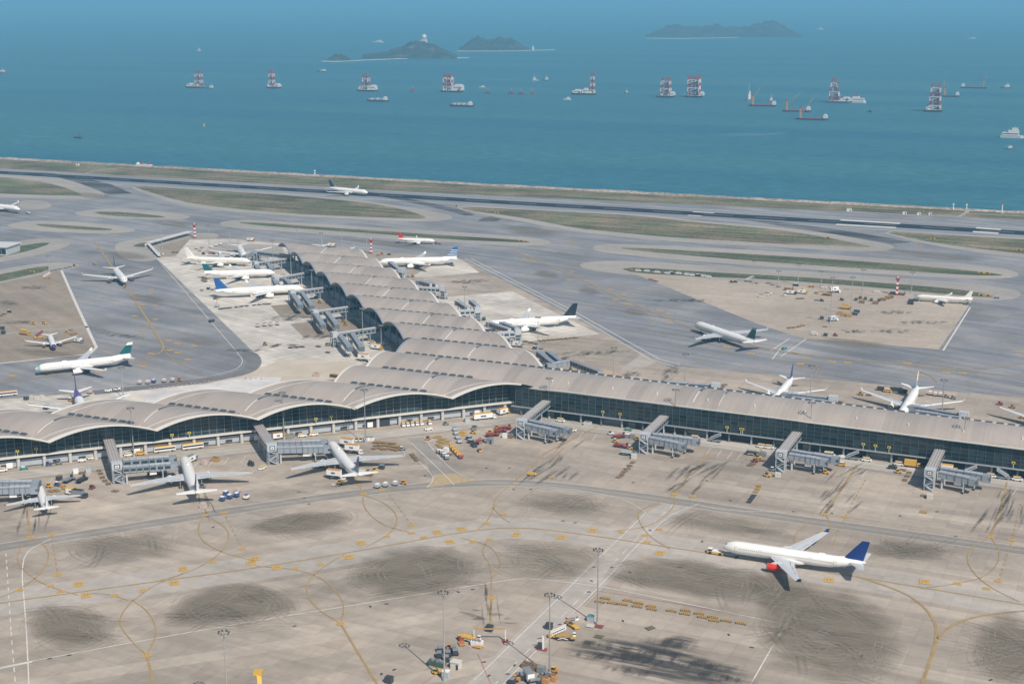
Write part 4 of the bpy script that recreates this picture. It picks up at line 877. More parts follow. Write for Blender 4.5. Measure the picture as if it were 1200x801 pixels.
jet_bridge((533, 364), (556, 363), [((549, 360), (537, 353)), ((560, 358), (553, 352))], 'white red-striped jet bridge left of the tall mast behind the north wing', 9, 4.4, white=True, Bz=9)
jet_bridge((583, 389.5), (603, 388.5), [((597, 385), (575, 378)), ((606, 384), (590, 378))], 'white red-striped jet bridge docked to the airliner with the black fin', 9, 4.4, white=True, Bz=9)
jet_bridge((704, 434.5), (671, 422), [((648, 424.5), (633, 413)), ((658, 423), (644, 412.5)), ((671, 422), (646, 426))], 'long grey jet bridge with an elbow, behind the roof where the three wings meet', 9.5, 4.4, tower=False, stairs=False, Bz=9)
jet_bridge((829, 468), (838, 453), [((833, 451), (784, 447.5)), ((835, 455), (800, 452))], 'empty jet bridge behind the roof beside the dark brown hatched strip', 9.5, 4.4, white=False, Bz=9)
jet_bridge((968, 484), (976, 468), [((972, 466), (923, 461)), ((974, 470), (935, 466))], 'jet bridge behind the roof at the nose of the blue-and-white finned airliner', 9.5, 4.4, Bz=9)
jet_bridge((1120, 502), (1129, 487), [((1125, 485), (1072, 476)), ((1126, 489), (1080, 482))], 'jet bridge behind the roof under the right wing of the large white airliner', 9.5, 4.4, Bz=9)
# ================================================================== AIRCRAFT
PAINT = {}
def pm(n, c, r=0.3): return mat('paint_' + n, c, r)
P_WHITE = pm('white', (0.80, 0.79, 0.76)); P_CREAM = pm('cream', (0.75, 0.725, 0.665)); P_GREYW = pm('wing_grey', (0.50, 0.52, 0.54)); P_GREYB = pm('grey_belly', (0.52, 0.53, 0.55))
P_BLUE = pm('deep_blue', (0.010, 0.038, 0.19)); P_BLUE2 = pm('mid_blue', (0.015, 0.09, 0.30)); P_TEAL = pm('teal', (0.008, 0.10, 0.115)); P_GREEN = pm('dark_green', (0.012, 0.09, 0.085)); P_BLACK = pm('near_black', (0.015, 0.02, 0.035))
P_NAVY = pm('navy', (0.02, 0.05, 0.10)); P_RED = pm('red', (0.55, 0.02, 0.02)); P_REDO = pm('red_orange', (0.66, 0.04, 0.025)); P_PURP = pm('purple', (0.10, 0.045, 0.26)); P_TEALL = pm('pale_teal', (0.25, 0.45, 0.48)); P_GOLD = pm('gold', (0.5, 0.3, 0.08))
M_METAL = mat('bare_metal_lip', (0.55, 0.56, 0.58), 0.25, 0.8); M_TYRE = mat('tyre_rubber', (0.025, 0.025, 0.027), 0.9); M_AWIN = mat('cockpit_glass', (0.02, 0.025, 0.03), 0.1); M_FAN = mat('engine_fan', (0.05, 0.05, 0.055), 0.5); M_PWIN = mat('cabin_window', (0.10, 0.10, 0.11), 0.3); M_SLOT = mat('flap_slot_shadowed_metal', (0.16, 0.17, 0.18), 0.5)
TYPES = {'A': (62.0, 60.0, 2.82, 4), 'B': (72.5, 63.0, 3.1, 6), 'C': (62.5, 60.5, 3.1, 6), 'D': (54.0, 50.0, 2.5, 4), 'S': (37.5, 35.0, 1.98, 2), 'M': (44.0, 35.5, 1.98, 2)}
MESHC = {}
def airliner(typ, pos, head, label, fin=P_WHITE, body=P_WHITE, belly=P_WHITE, eng=P_WHITE, tip=None, nose=None, fin2=None, band=None, gear=True, group=None, detail=False, tailband=None):
    L, SP, R, _ = TYPES[typ]
    r = empty('airliner', (pos[0], pos[1], 0), head, label, 'airplane')
    zc = R + (2.35 if R > 2.3 else 1.75); k = L / 62.0; hs = SP / 2; big = R > 2.3
    xn = L * 0.46                                    # nose ahead of the origin
    # fuselage
    prof = [(0, .04, -.22), (.006, .22, -.2), (.018, .42, -.15), (.035, .62, -.09), (.06, .82, -.04), (.09, .95, -.01), (.125, 1, 0), (.3, 1, 0), (.5, 1, 0), (.66, 1, 0), (.74, .96, .04), (.82, .82, .15), (.89, .60, .32), (.95, .36, .48), (.985, .18, .56), (1, .07, .58)]
    n = 20; rings = []
    for t, rr, dz in prof:
        x = xn - t * L; rings.append([(x, math.cos(2 * math.pi * j / n) * R * rr, zc + dz * R + math.sin(2 * math.pi * j / n) * R * rr) for j in range(n)])
    mb = MB(); vs = [v for q in rings for v in q]; cols = {0: body, 1: belly}
    for i in range(len(rings) - 1):
        for j in range(n):
            a = 2 * math.pi * (j + .5) / n; m = belly if math.sin(a) < -.45 else body
            if nose and i < 4: m = nose
            if tailband and i >= 9: m = tailband
            mb.add([], [], m)
            mb.f.append([i * n + j, i * n + (j + 1) % n, (i + 1) * n + (j + 1) % n, (i + 1) * n + j]); mb.m.append(mb.mi(m))
    mb.v = vs; mb.f.append(list(range(n))); mb.m.append(mb.mi(body)); mb.f.append([(len(rings) - 1) * n + j for j in range(n)]); mb.m.append(mb.mi(body))
    # belly fairing
    fr = []
    for t, w, h in ((.34, .3, .2), (.38, .95, .55), (.44, 1.12, .75), (.52, 1.12, .75), (.58, .9, .5), (.62, .3, .2)):
        x = xn - t * L; fr.append([(x, math.cos(2 * math.pi * j / 12) * R * w, zc - R * .62 + math.sin(2 * math.pi * j / 12) * R * h) for j in range(12)])
    mb.loft(fr, belly); mb.build('fuselage', r, smooth=True)
    if band:      # painted sweep along the rear fuselage
        mb = MB(); bm_, t0, t1 = band
        for sg in (1, -1):
            q = []
            for i in range(9):
                t = t0 + (t1 - t0) * i / 8; rr = 1.0 if t < .7 else max(.2, 1 - (t - .7) * 2.3); dz = 0 if t < .7 else (t - .7) * 1.7
                for a in (-.55 + .8 * i / 8, .1 + 1.2 * i / 8): q.append((xn - t * L, sg * math.cos(a) * (R * rr + .03), zc + dz * R + math.sin(a) * (R * rr + .03)))
            mb.add(q, [(2 * i, 2 * i + 2, 2 * i + 3, 2 * i + 1) for i in range(8)], bm_)
        mb.build('painted_band', r)
    # cockpit windows
    mb = MB()
    for sg in (1, -1):
        for a0, a1 in ((.95, 1.32), (.5, .9), (.15, .45)):
            q = []
            for t, rr, dz in ((.024, .50, -.125), (.038, .645, -.083)):
                for a in (a0, a1): q.append((xn - t * L - (0 if a0 > .9 else .012 * L * (1 - a0)), sg * math.cos(a) * (R * rr + .06), zc + dz * R + math.sin(a) * (R * rr + .06)))
            mb.add(q, [(0, 1, 3, 2)], M_AWIN)
    mb.build('cockpit_window', r)
    # cabin windows: one row each side
    mb = MB(); x = xn - .13 * L
    while x > xn - .80 * L:
        for sg in (1, -1):
            yy = sg * (R * .985 + .02); mb.add([(x, yy, zc + .35), (x - .3, yy, zc + .35), (x - .3, yy * .985, zc + .75), (x, yy * .985, zc + .75)], [(0, 1, 2, 3)], M_PWIN)
        x -= .85
    mb.build('cabin_windows', r, kind='stuff')
    if detail or big:
        for t in (.10, .27, .62, .79):
            for sg in (1, -1):
                mb = MB(); x = xn - t * L; rr = R * (1 if t < .7 else .93); yy = sg * rr * 1.003
                for dx, w, z0, z1 in ((0, .07, -.9, 1.2), (1.05, .07, -.9, 1.2)): mb.add([(x - dx, yy, zc + z0), (x - dx - w, yy, zc + z0), (x - dx - w, yy * .93, zc + z1), (x - dx, yy * .93, zc + z1)], [(0, 1, 2, 3)], M_PWIN)
                mb.add([(x, yy * .93, zc + 1.13), (x - 1.12, yy * .93, zc + 1.13), (x - 1.12, yy * .93, zc + 1.2), (x, yy * .93, zc + 1.2)], [(0, 1, 2, 3)], M_PWIN); mb.build('door', r)
        mb = MB(); mb.box((xn - (.70 if detail else .3) * L, 0, zc + R + .15), (3.4, 1.2, .5), body, 0, .6); mb.build('antenna_fairing', r)
    # wings
    xr = xn - .335 * L; sw = .60; tn = math.tan(math.radians(5.5))
    sta = [(0, 11.2, 0), (R * .9, 10.4, 0), (hs * .34, 7.2, 0), (hs * .70, 4.4, 0), (hs * .985, 2.2, 0)]
    zw = zc - R * .55
    def wingsec(y, c, sg, sweep=sw, root=xr, z0=zw, th=.12, dih=tn, y0=0):
        xl = root - (y - y0) * sweep; z = z0 + (y - y0) * dih; hh = c * th * .5
        return [(xl, sg * y, z), (xl - .12 * c, sg * y, z + hh * .8), (xl - .4 * c, sg * y, z + hh), (xl - .75 * c, sg * y, z + hh * .5), (xl - c, sg * y, z - hh * .05), (xl - .7 * c, sg * y, z - hh * .3), (xl - .3 * c, sg * y, z - hh * .75), (xl - .08 * c, sg * y, z - hh * .5)]
    ck = k if big else k * 1.05
    for sg in (1, -1):
        mb = MB(); rg = []
        for y, c, _ in sta:
            rg.append(wingsec(y, c * ck, sg, sw if y > 1 else sw))
        if sg < 0: rg = rg[::-1]
        mb.loft(rg, P_GREYW)
        for fy in (.30, .50, .66, .82):   # flap track fairings
            y = hs * fy; c = (10.4 - (10.4 - 2.2) * (fy - .1) / .9) * ck * .8; xl = xr - y * sw - c * .8; z = zw + y * tn
            mb.cyl((xl + 1.2, sg * y, z - .25), (xl - c * .42, sg * y, z - .35), .32 * k, .08, P_GREYW, 6)
        # pale leading edge
        mb.loft([[(xr - y * sw + .12, sg * y, zw + y * tn - .14), (xr - y * sw + .12, sg * y, zw + y * tn + .10), (xr - y * sw - .35, sg * y, zw + y * tn + .34), (xr - y * sw - .35, sg * y, zw + y * tn + .2)][::sg] for y in (R * .95, hs * .5, hs * .97)], P_WHITE)
        wo_ = mb.build('wing', r, smooth=False)
        # dark slots between flap and wing
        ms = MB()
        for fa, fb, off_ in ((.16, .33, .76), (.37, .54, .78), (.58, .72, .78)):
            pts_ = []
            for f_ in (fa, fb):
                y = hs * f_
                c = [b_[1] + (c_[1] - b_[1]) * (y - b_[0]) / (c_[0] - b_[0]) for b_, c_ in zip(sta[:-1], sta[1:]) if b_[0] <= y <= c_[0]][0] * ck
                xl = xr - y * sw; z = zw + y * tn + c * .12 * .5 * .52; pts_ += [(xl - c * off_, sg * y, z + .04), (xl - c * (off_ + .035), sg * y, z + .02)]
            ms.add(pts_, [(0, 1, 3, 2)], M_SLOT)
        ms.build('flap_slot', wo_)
        y = hs * .985; w = MB(); xl = xr - y * sw; z = zw + y * tn; c = 2.2 * ck
        w.add([(xl, sg * y, z), (xl - c, sg * y, z), (xl - c * 1.15, sg * (y + .6), z + 1.5 * k), (xl - c * .65, sg * (y + .6), z + 1.5 * k), (xl - .1, sg * (y + .15), z - .1), (xl - c, sg * (y + .15), z - .1), (xl - c * 1.15, sg * (y + .75), z + 1.5 * k), (xl - c * .65, sg * (y + .75), z + 1.5 * k)], [(0, 1, 2, 3), (4, 7, 6, 5), (0, 3, 7, 4), (1, 5, 6, 2), (3, 2, 6, 7)], tip or P_WHITE); w.build('winglet', wo_)
    # engines
    ey = hs * .32; er = (1.75 if typ in 'BC' else 1.5) if big else 1.05; el = (6.2 if big else 4.2)
    for sg in (1, -1):
        ex = xr - ey * sw + 1.6 * k; ez = zw + ey * tn - er * 1.28
        e = MB(); rg = []
        for dx, rr in ((0, .86), (.05 * el, 1.0), (.35 * el, 1.08), (.75 * el, .98), (el, .74)): rg.append([(ex + el * .45 - dx, sg * ey + math.cos(2 * math.pi * j / 16) * er * rr, ez + math.sin(2 * math.pi * j / 16) * er * rr) for j in range(16)])
        e.loft(rg[1:], eng, False); e.loft(rg[:2], M_METAL, False)
        eo = e.build('engine', r, smooth=True)
        f = MB(); f.cyl((ex + el * .40, sg * ey, ez), (ex + el * .36, sg * ey, ez), er * .86, er * .86, M_FAN, 16); f.cyl((ex + el * .42, sg * ey, ez), (ex + el * .6 - .2 * el, sg * ey, ez), er * .25, .05, M_METAL, 8); f.build('fan', eo)
        f = MB(); f.cyl((ex - el * .53, sg * ey, ez), (ex - el * .78, sg * ey, ez), er * .6, er * .32, M_METAL, 12); f.build('exhaust_cone', eo)
        f = MB(); f.add([(ex + el * .25, sg * ey - .2, ez + er * .9), (ex - el * .6, sg * ey - .2, ez + er * .8), (ex - el * .6, sg * ey - .2, ez + er * 1.6), (ex - el * .1, sg * ey - .2, ez + er * 1.7), (ex + el * .25, sg * ey + .2, ez + er * .9), (ex - el * .6, sg * ey + .2, ez + er * .8), (ex - el * .6, sg * ey + .2, ez + er * 1.6), (ex - el * .1, sg * ey + .2, ez + er * 1.7)], [(0, 1, 2, 3), (7, 6, 5, 4), (0, 3, 7, 4), (3, 2, 6, 7), (2, 1, 5, 6)], P_WHITE); f.build('pylon', eo)
    # fin
    fh = (8.9 if big else 6.0) * (1 if typ != 'B' else 1.05) * (k if big and typ != 'B' else 1); x0 = xn - (.845 if big else .83) * L; zb = zc + R * .80; c0 = (8.6 if big else 5.8) * (k if big else 1); c1 = c0 * .38; slope = .86
    def finsec(t, m=None):
        z = zb + fh * t; c = c0 + (c1 - c0) * t; x = x0 - fh * t * slope; th = .4 * (1 - t * .6) * (1 if big else .7)
        return [(x, 0, z), (x - .3 * c, th, z), (x - c, 0, z), (x - .3 * c, -th, z)]
    mb = MB()
    if fin2:                                      # horizontal / slanted zones of colour
        ts = [0] + [q[0] for q in fin2]; 
        for i, (t, m) in enumerate(fin2): mb.loft([finsec(ts[i]), finsec(t)], m, True)
    else: mb.loft([finsec(0), finsec(1)], fin, True)
    # dorsal fillet
    mb.loft([[(x0 + 4.0 * k, 0, zb + .1 + .35), (x0 + 4.0 * k, .1, zb + .1), (x0 + 4.0 * k, -.1, zb + .1)], [(x0 - .9, 0, zb + 1.0), (x0 - .9, .3, zb - .2), (x0 - .9, -.3, zb - .2)]], (fin2[0][1] if fin2 else fin) if not detail else body)
    mb.build('tail_fin', r)
    for sg in (1, -1):
        mb = MB(); hr = hs * .325; z0 = zc + R * .42; rt = xn - .885 * L; c0_ = (6.4 if big else 4.4) * (k if big else 1)
        rg = [wingsec(R * .25, c0_, sg, .62, rt, z0, .1, .11, R * .25), wingsec(hr, c0_ * .36, sg, .62, rt, z0, .1, .11, R * .25)]
        if sg < 0: rg = rg[::-1]
        mb.loft(rg, P_WHITE if not detail else P_GREYW); mb.build('tailplane', r)
    if gear:
        def strut(x, y, nw, nm):
            g = MB(); g.cyl((x, y, .6), (x, y, zc - R * .6), .16, .2, M_STEEL, 6); wr = .62 if big else .5
            for ax in ((0,) if nw == 1 else (-.8, .8)):
                g.cyl((x + ax, y - .75, wr), (x + ax, y - .3, wr), wr, wr, M_TYRE, 10); g.cyl((x + ax, y + .3, wr), (x + ax, y + .75, wr), wr, wr, M_TYRE, 10)
            g.build(nm, r)
        strut(xn - .105 * L, 0, 1, 'nose_gear')
        for sg in (1, -1): strut(xn - .52 * L, sg * (5.3 if big else 3.8), 2 if big else 1, 'main_gear')
    return r
def by_ends(typ, nz, tl, label, **k):
    L, SP, R, _ = TYPES[typ]; zc = R + 2.3
    a = at(nz[0], nz[1], zc - .3); b = at(tl[0], tl[1], zc + R * .5); d = (a - b).xy.normalized(); mid = (a.xy + b.xy) / 2
    o = mid - d * (L * .46 - L / 2)
    return airliner(typ, o, math.atan2(d.y, d.x), label, **k)
def by_tips(typ, ta, tb, away, label, **k):
    """wingtips as seen left and right; away=True when the nose points away from the camera"""
    L, SP, R, _ = TYPES[typ]; zt = R + 2.3 + SP / 2 * .09
    a = at(ta[0], ta[1], zt).xy; b = at(tb[0], tb[1], zt).xy; w = (b - a).normalized(); d = Vector((-w.y, w.x))
    if d.y < 0: d = -d
    if not away: d = -d
    xt = L * .46 - .335 * L - SP / 2 * .60 - 1.1          # tip position along the fuselage
    o = (a + b) / 2 - d * xt
    return airliner(typ, o, math.atan2(d.y, d.x), label, **k)
by_ends('A', (845, 639), (1016, 660), 'white airliner with deep blue fin and red engine being towed across the foreground concrete', fin=P_BLUE, eng=P_REDO, tip=P_BLUE, detail=True)
by_ends('A', (38, 432.5), (157.5, 417), 'white airliner with white-topped dark teal fin and teal nose on the grey taxiway at left', fin2=[(.14, P_WHITE), (.80, P_TEAL), (1, P_WHITE)], nose=None, tip=P_WHITE, band=(P_TEALL, .012, .05))
airliner('S', at(61, 401, 3).xy + Vector((0, 0)), math.atan2(-at(61, 401).y, -at(61, 401).x) + .06, 'small airliner with purple underside, nose to camera, on the tan apron at far left', belly=P_PURP, body=P_WHITE, fin=P_WHITE, nose=P_PURP)
by_ends('A', (102, 490), (88.5, 457), 'airliner parked behind the left wing roof, purple fin with gold and white bands', fin2=[(.9, P_PURP), (1, P_PURP)], tailband=P_PURP, band=(P_GOLD, .78, .9))
by_tips('C', (95, 319.5), (180, 313), False, 'grey-white airliner taxiing straight toward the camera on the yellow centreline at left', fin=P_NAVY, eng=P_GREYB, belly=P_GREYB)
by_ends('B', (29, 246), (-28, 237), 'white airliner entering from the left edge near the grass islands, only its front visible', belly=P_GREYB)
by_ends('A', (294.8, 306), (217, 302), 'all-white airliner, farthest of the three side by side on the pale apron', fin=P_CREAM, body=P_CREAM, belly=P_CREAM)
by_ends('A', (324, 319), (236.5, 319.5), 'white airliner with white-tipped teal fin, middle of the three side by side', fin2=[(.1, P_WHITE), (.8, P_TEAL), (1, P_WHITE)])
by_ends('B', (349, 338), (259, 340), 'white airliner with bright blue fin, nearest of the three side by side', fin=P_BLUE2)
by_tips('C', (246, 291), (317, 287.5), False, 'white airliner facing the camera at the far end of the north wing, truck beside it', gear=True)
by_tips('A', (342, 291), (416, 288), False, 'white airliner half hidden behind the north wing roof, only tail and wingtip showing')
by_ends('B', (447.5, 307), (532, 302.5), 'white airliner with blue fin crossed by white stripes behind the north wing', fin2=[(.12, P_WHITE), (.26, P_BLUE2), (.32, P_WHITE), (.48, P_BLUE2), (.54, P_WHITE), (.68, P_BLUE2), (.74, P_WHITE), (1, P_BLUE2)])
by_ends('S', (507.5, 281.8), (469, 279), 'small white airliner with red fin being towed on the taxiway', fin=P_RED)
by_ends('C', (434, 226), (383, 219.5), 'airliner rolling along the runway with a dark blue fin', fin=P_NAVY, belly=P_GREYB, band=(P_NAVY, .74, .9))
by_ends('B', (568.5, 381), (674, 371), 'white airliner with black fin at the red-striped jet bridge', fin=P_BLACK)
by_ends('B', (815, 380), (885, 401), 'white airliner with dark green fin seen from behind on the grey taxiway', fin2=[(.1, P_WHITE), (.82, P_GREEN), (1, P_TEALL)], belly=P_GREYB)
by_tips('D', (872, 444), (971, 454), False, 'white airliner with tall dark blue and white fin, nose hidden behind the roof', fin=P_BLUE, band=(P_BLUE, .3, .95))
by_tips('A', (1008, 454), (1132, 467), False, 'large white airliner with pale teal fin, nose to the roof at right', fin2=[(.45, P_TEALL), (.8, P_WHITE), (1, P_WHITE)])
by_tips('A', (1174, 474), (1297, 488), False, 'airliner at the right edge, just its grey wing with a red tip visible', tip=P_RED)
by_ends('M', (1075, 347), (1138, 349.5), 'cream-white airliner with plain fin parked on the far remote apron', fin=P_CREAM, body=P_CREAM)
by_tips('S', (5, 589), (96, 577), True, 'small white airliner with dark wingtips docked at the bottom left gate', fin=P_WHITE, tip=P_NAVY, band=(P_RED, .8, .9))
by_tips('A', (153, 566), (295, 551), True, 'white airliner with thin dark red fin seen from behind, nose docked under the left wing', fin=pm('maroon', (0.16, 0.02, 0.05)), tip=P_WHITE)
by_tips('A', (339.5, 547), (474.5, 531), True, 'white airliner with blue-grey fin docked beside the brown dolly park', fin=pm('slate_blue', (.12, .16, .24)))

# ================================================================== MASTS
M_MAST = mat('mast_galvanised', (0.30, 0.31, 0.31), 0.5, 0.2); M_MASTW = mat('mast_pale', (0.34, 0.34, 0.33), 0.5)
def mast_parts(h, m):
    a = MB(); a.cyl((0, 0, 0), (0, 0, h), .36, .16, m, 8); a.cyl((0, 0, 0), (0, 0, 1.2), .8, .7, M_STEEL, 8)
    b = MB(); b.cyl((0, 0, h - .3), (0, 0, h), .5, .5, m, 10); b.beam((-1.7, 0, h - .1), (1.7, 0, h - .1), .14, .14, m); b.beam((0, -1.4, h - .1), (0, 1.4, h - .1), .14, .14, m)
    c = MB(); c.box((0, 0, 0), (.8, .5, .6), M_BROWND, 0, .8); c.box((0, -.27, 0), (.66, .05, .45), M_STEEL)
    return a.mesh('pole'), b.mesh('head_ring'), c.mesh('floodlight')
M_BROWND = mat('floodlight_housing', (0.10, 0.085, 0.075), 0.6)
MP = {}
def mast(x, y, label, h=28, m=None, n=8):
    key = (h, m is None)
    if key not in MP: MP[key] = mast_parts(h, m or M_MAST)
    p = at(x, y); r = empty('light_mast', p, 0, label, 'light mast', 'tall floodlight masts')
    inst('pole', MP[key][0], r); inst('head_ring', MP[key][1], r)
    for k in range(n):
        a = 2 * math.pi * k / n; inst('floodlight', MP[key][2], r, (math.cos(a) * 1.9, math.sin(a) * 1.6, h + .1), a + math.pi / 2)
    return r
for x, y, h, lb in [
 (700, 731, 31, 'tall light mast with red base beside the yellow barriers in the foreground'), (644, 790, 31, 'tall light mast left of the crossing road, stairs truck to its right'),
 (521, 797, 34, 'pale light mast rising from the cluster of carts at the bottom edge'), (268, 846, 33, 'pale light mast whose foot is below the bottom edge, over the tyre-scrubbed oval'),
 (643.5, 490, 24, 'light mast in front of the corner of the glass walls'), (790.5, 509, 26, 'light mast beside the mid-frame jet bridge at the front glass wall'), (948.5, 528, 27, 'light mast just right of the third front jet bridge'), (1127, 548, 27, 'light mast beside the rightmost front jet bridge'),
 (157, 535, 27, 'light mast before the left wing by the yellow van'), (333, 515, 27, 'light mast before the left wing behind the docked airliner'), (428.5, 518, 30, 'light mast standing beside the brown dolly park'),
 (144.5, 466, 19, 'light mast behind the left wing beside the purple finned airliner'), (57.5, 318, 14, 'light mast at the top corner of the left tan apron'), (190, 291, 26, 'light mast on the sloping white roof beside the small grass wedge'), (245.5, 293, 24, 'light mast left of the airliner facing the camera on the pale apron'), (270, 293, 22, 'light mast next to the tail of the airliner facing the camera'),
 (320.5, 315, 26, 'light mast at the far west corner of the north wing'), (341.5, 326, 22, 'light mast at the second west-side jet bridge of the north wing'), (366, 347, 22, 'light mast in front of the third west arch of the north wing'), (394, 360, 19, 'light mast between two west arches of the north wing'), (425.5, 403, 26, 'light mast by the nearest west-side jet bridge of the north wing'), (447, 407, 16, 'short light mast by the yellow-topped trucks in the crotch of the wings'),
 (349, 300, 27, 'light mast behind the far end of the north wing, left one of three'), (377, 300, 22, 'light mast behind the tail half hidden by the north wing roof'), (401, 298, 24, 'light mast behind the wingtip half hidden by the roof'), (430, 302, 24, 'light mast next to the red and white tower behind the north wing'),
 (545, 377, 27, 'light mast on the pale stand beside the red-striped bridge'), (630.5, 415, 26, 'light mast at the white truck east of the north wing'), (719, 443, 20, 'light mast behind the roof near the worn sandy road bend'), (802.5, 455, 22, 'light mast behind the roof near the empty jet bridge'), (949.5, 470, 22, 'light mast behind the roof near the blue-and-white finned airliner'), (1103.5, 488, 22, 'light mast over the right wing of the large white airliner'),
 (935, 334, 18, 'light mast on the far grass edge, fifth from the right'), (962, 336, 13, 'light mast on the grass edge above the white container'), (975, 345, 14, 'light mast standing at the white container on the remote apron'), (997, 370, 30, 'dark light mast amid equipment on the remote apron'), (1010.5, 344, 20, 'light mast above the green carts on the remote apron'), (1068, 343, 17, 'light mast left of the cream-white airliner on the remote apron'), (973, 379, 24, 'light mast at the small white vehicle on the remote apron'), (883, 333, 20, 'light mast by the stairs at the left end of the remote apron grass'), (912, 334, 12, 'short light mast on the narrow grass strip of the remote apron')]:
    mast(x, y, lb, h, M_MASTW if (x in (521, 268) or y < 480) else None)
# red and white banded towers
def banded(x, y, h, label):
    r = empty('banded_tower', at(x, y), 0, label, 'tower', 'red and white banded towers'); n = 7
    for k in range(n):
        mb = MB(); w = 1.4 - .5 * k / n; mb.box((0, 0, h * (k + .5) / n), (w * 1.3, w * 1.3, h / n - .03), M_RED if k % 2 == 0 else M_WHITE); mb.build('band', r)
    mb = MB(); mb.box((0, 0, h + .8), (3.2, 3.2, 1.2), M_RED); mb.cyl((0, 0, h + 1.6), (0, 0, h + 3.4), .3, .3, M_WHITE, 6); mb.build('top_platform', r)
banded(228.5, 279, 12.5, 'red and white banded tower at the north-west corner of the pale apron')
banded(435, 297, 12, 'red and white banded tower behind the north wing roof')
banded(1051, 346, 13, 'red and white banded tower on the far remote apron')
# ================================================================== GROUND VEHICLES AND EQUIPMENT
VC = {'white': (0.78, 0.77, 0.74), 'yellow': (0.64, 0.38, 0.07), 'orange': (0.50, 0.26, 0.09), 'red': (0.27, 0.065, 0.06), 'blue': (0.05, 0.10, 0.26), 'teal': (0.07, 0.27, 0.28), 'green': (0.06, 0.12, 0.09), 'dark': (0.05, 0.055, 0.065), 'grey': (0.22, 0.24, 0.26), 'brown': (0.22, 0.15, 0.09), 'pink': (0.52, 0.42, 0.40), 'silver': (0.40, 0.44, 0.48), 'mustard': (0.42, 0.27, 0.09), 'olive': (0.16, 0.14, 0.08), 'pale': (0.58, 0.56, 0.50)}
def vm_(c): return mat(c + '_vehicle_paint', VC[c], 0.45)
def wheels(xs, y, r=.48):
    out = []
    for x in xs:
        for sg in (1, -1): out.append((x, sg * y, r))
    return out
def wheel_mesh(r, w=.35):
    k = ('wheel', r)
    if k not in MESHC:
        mb = MB(); mb.cyl((0, -w / 2, 0), (0, w / 2, 0), r, r, M_TYRE, 8); MESHC[k] = mb.mesh('wheel')
    return MESHC[k]
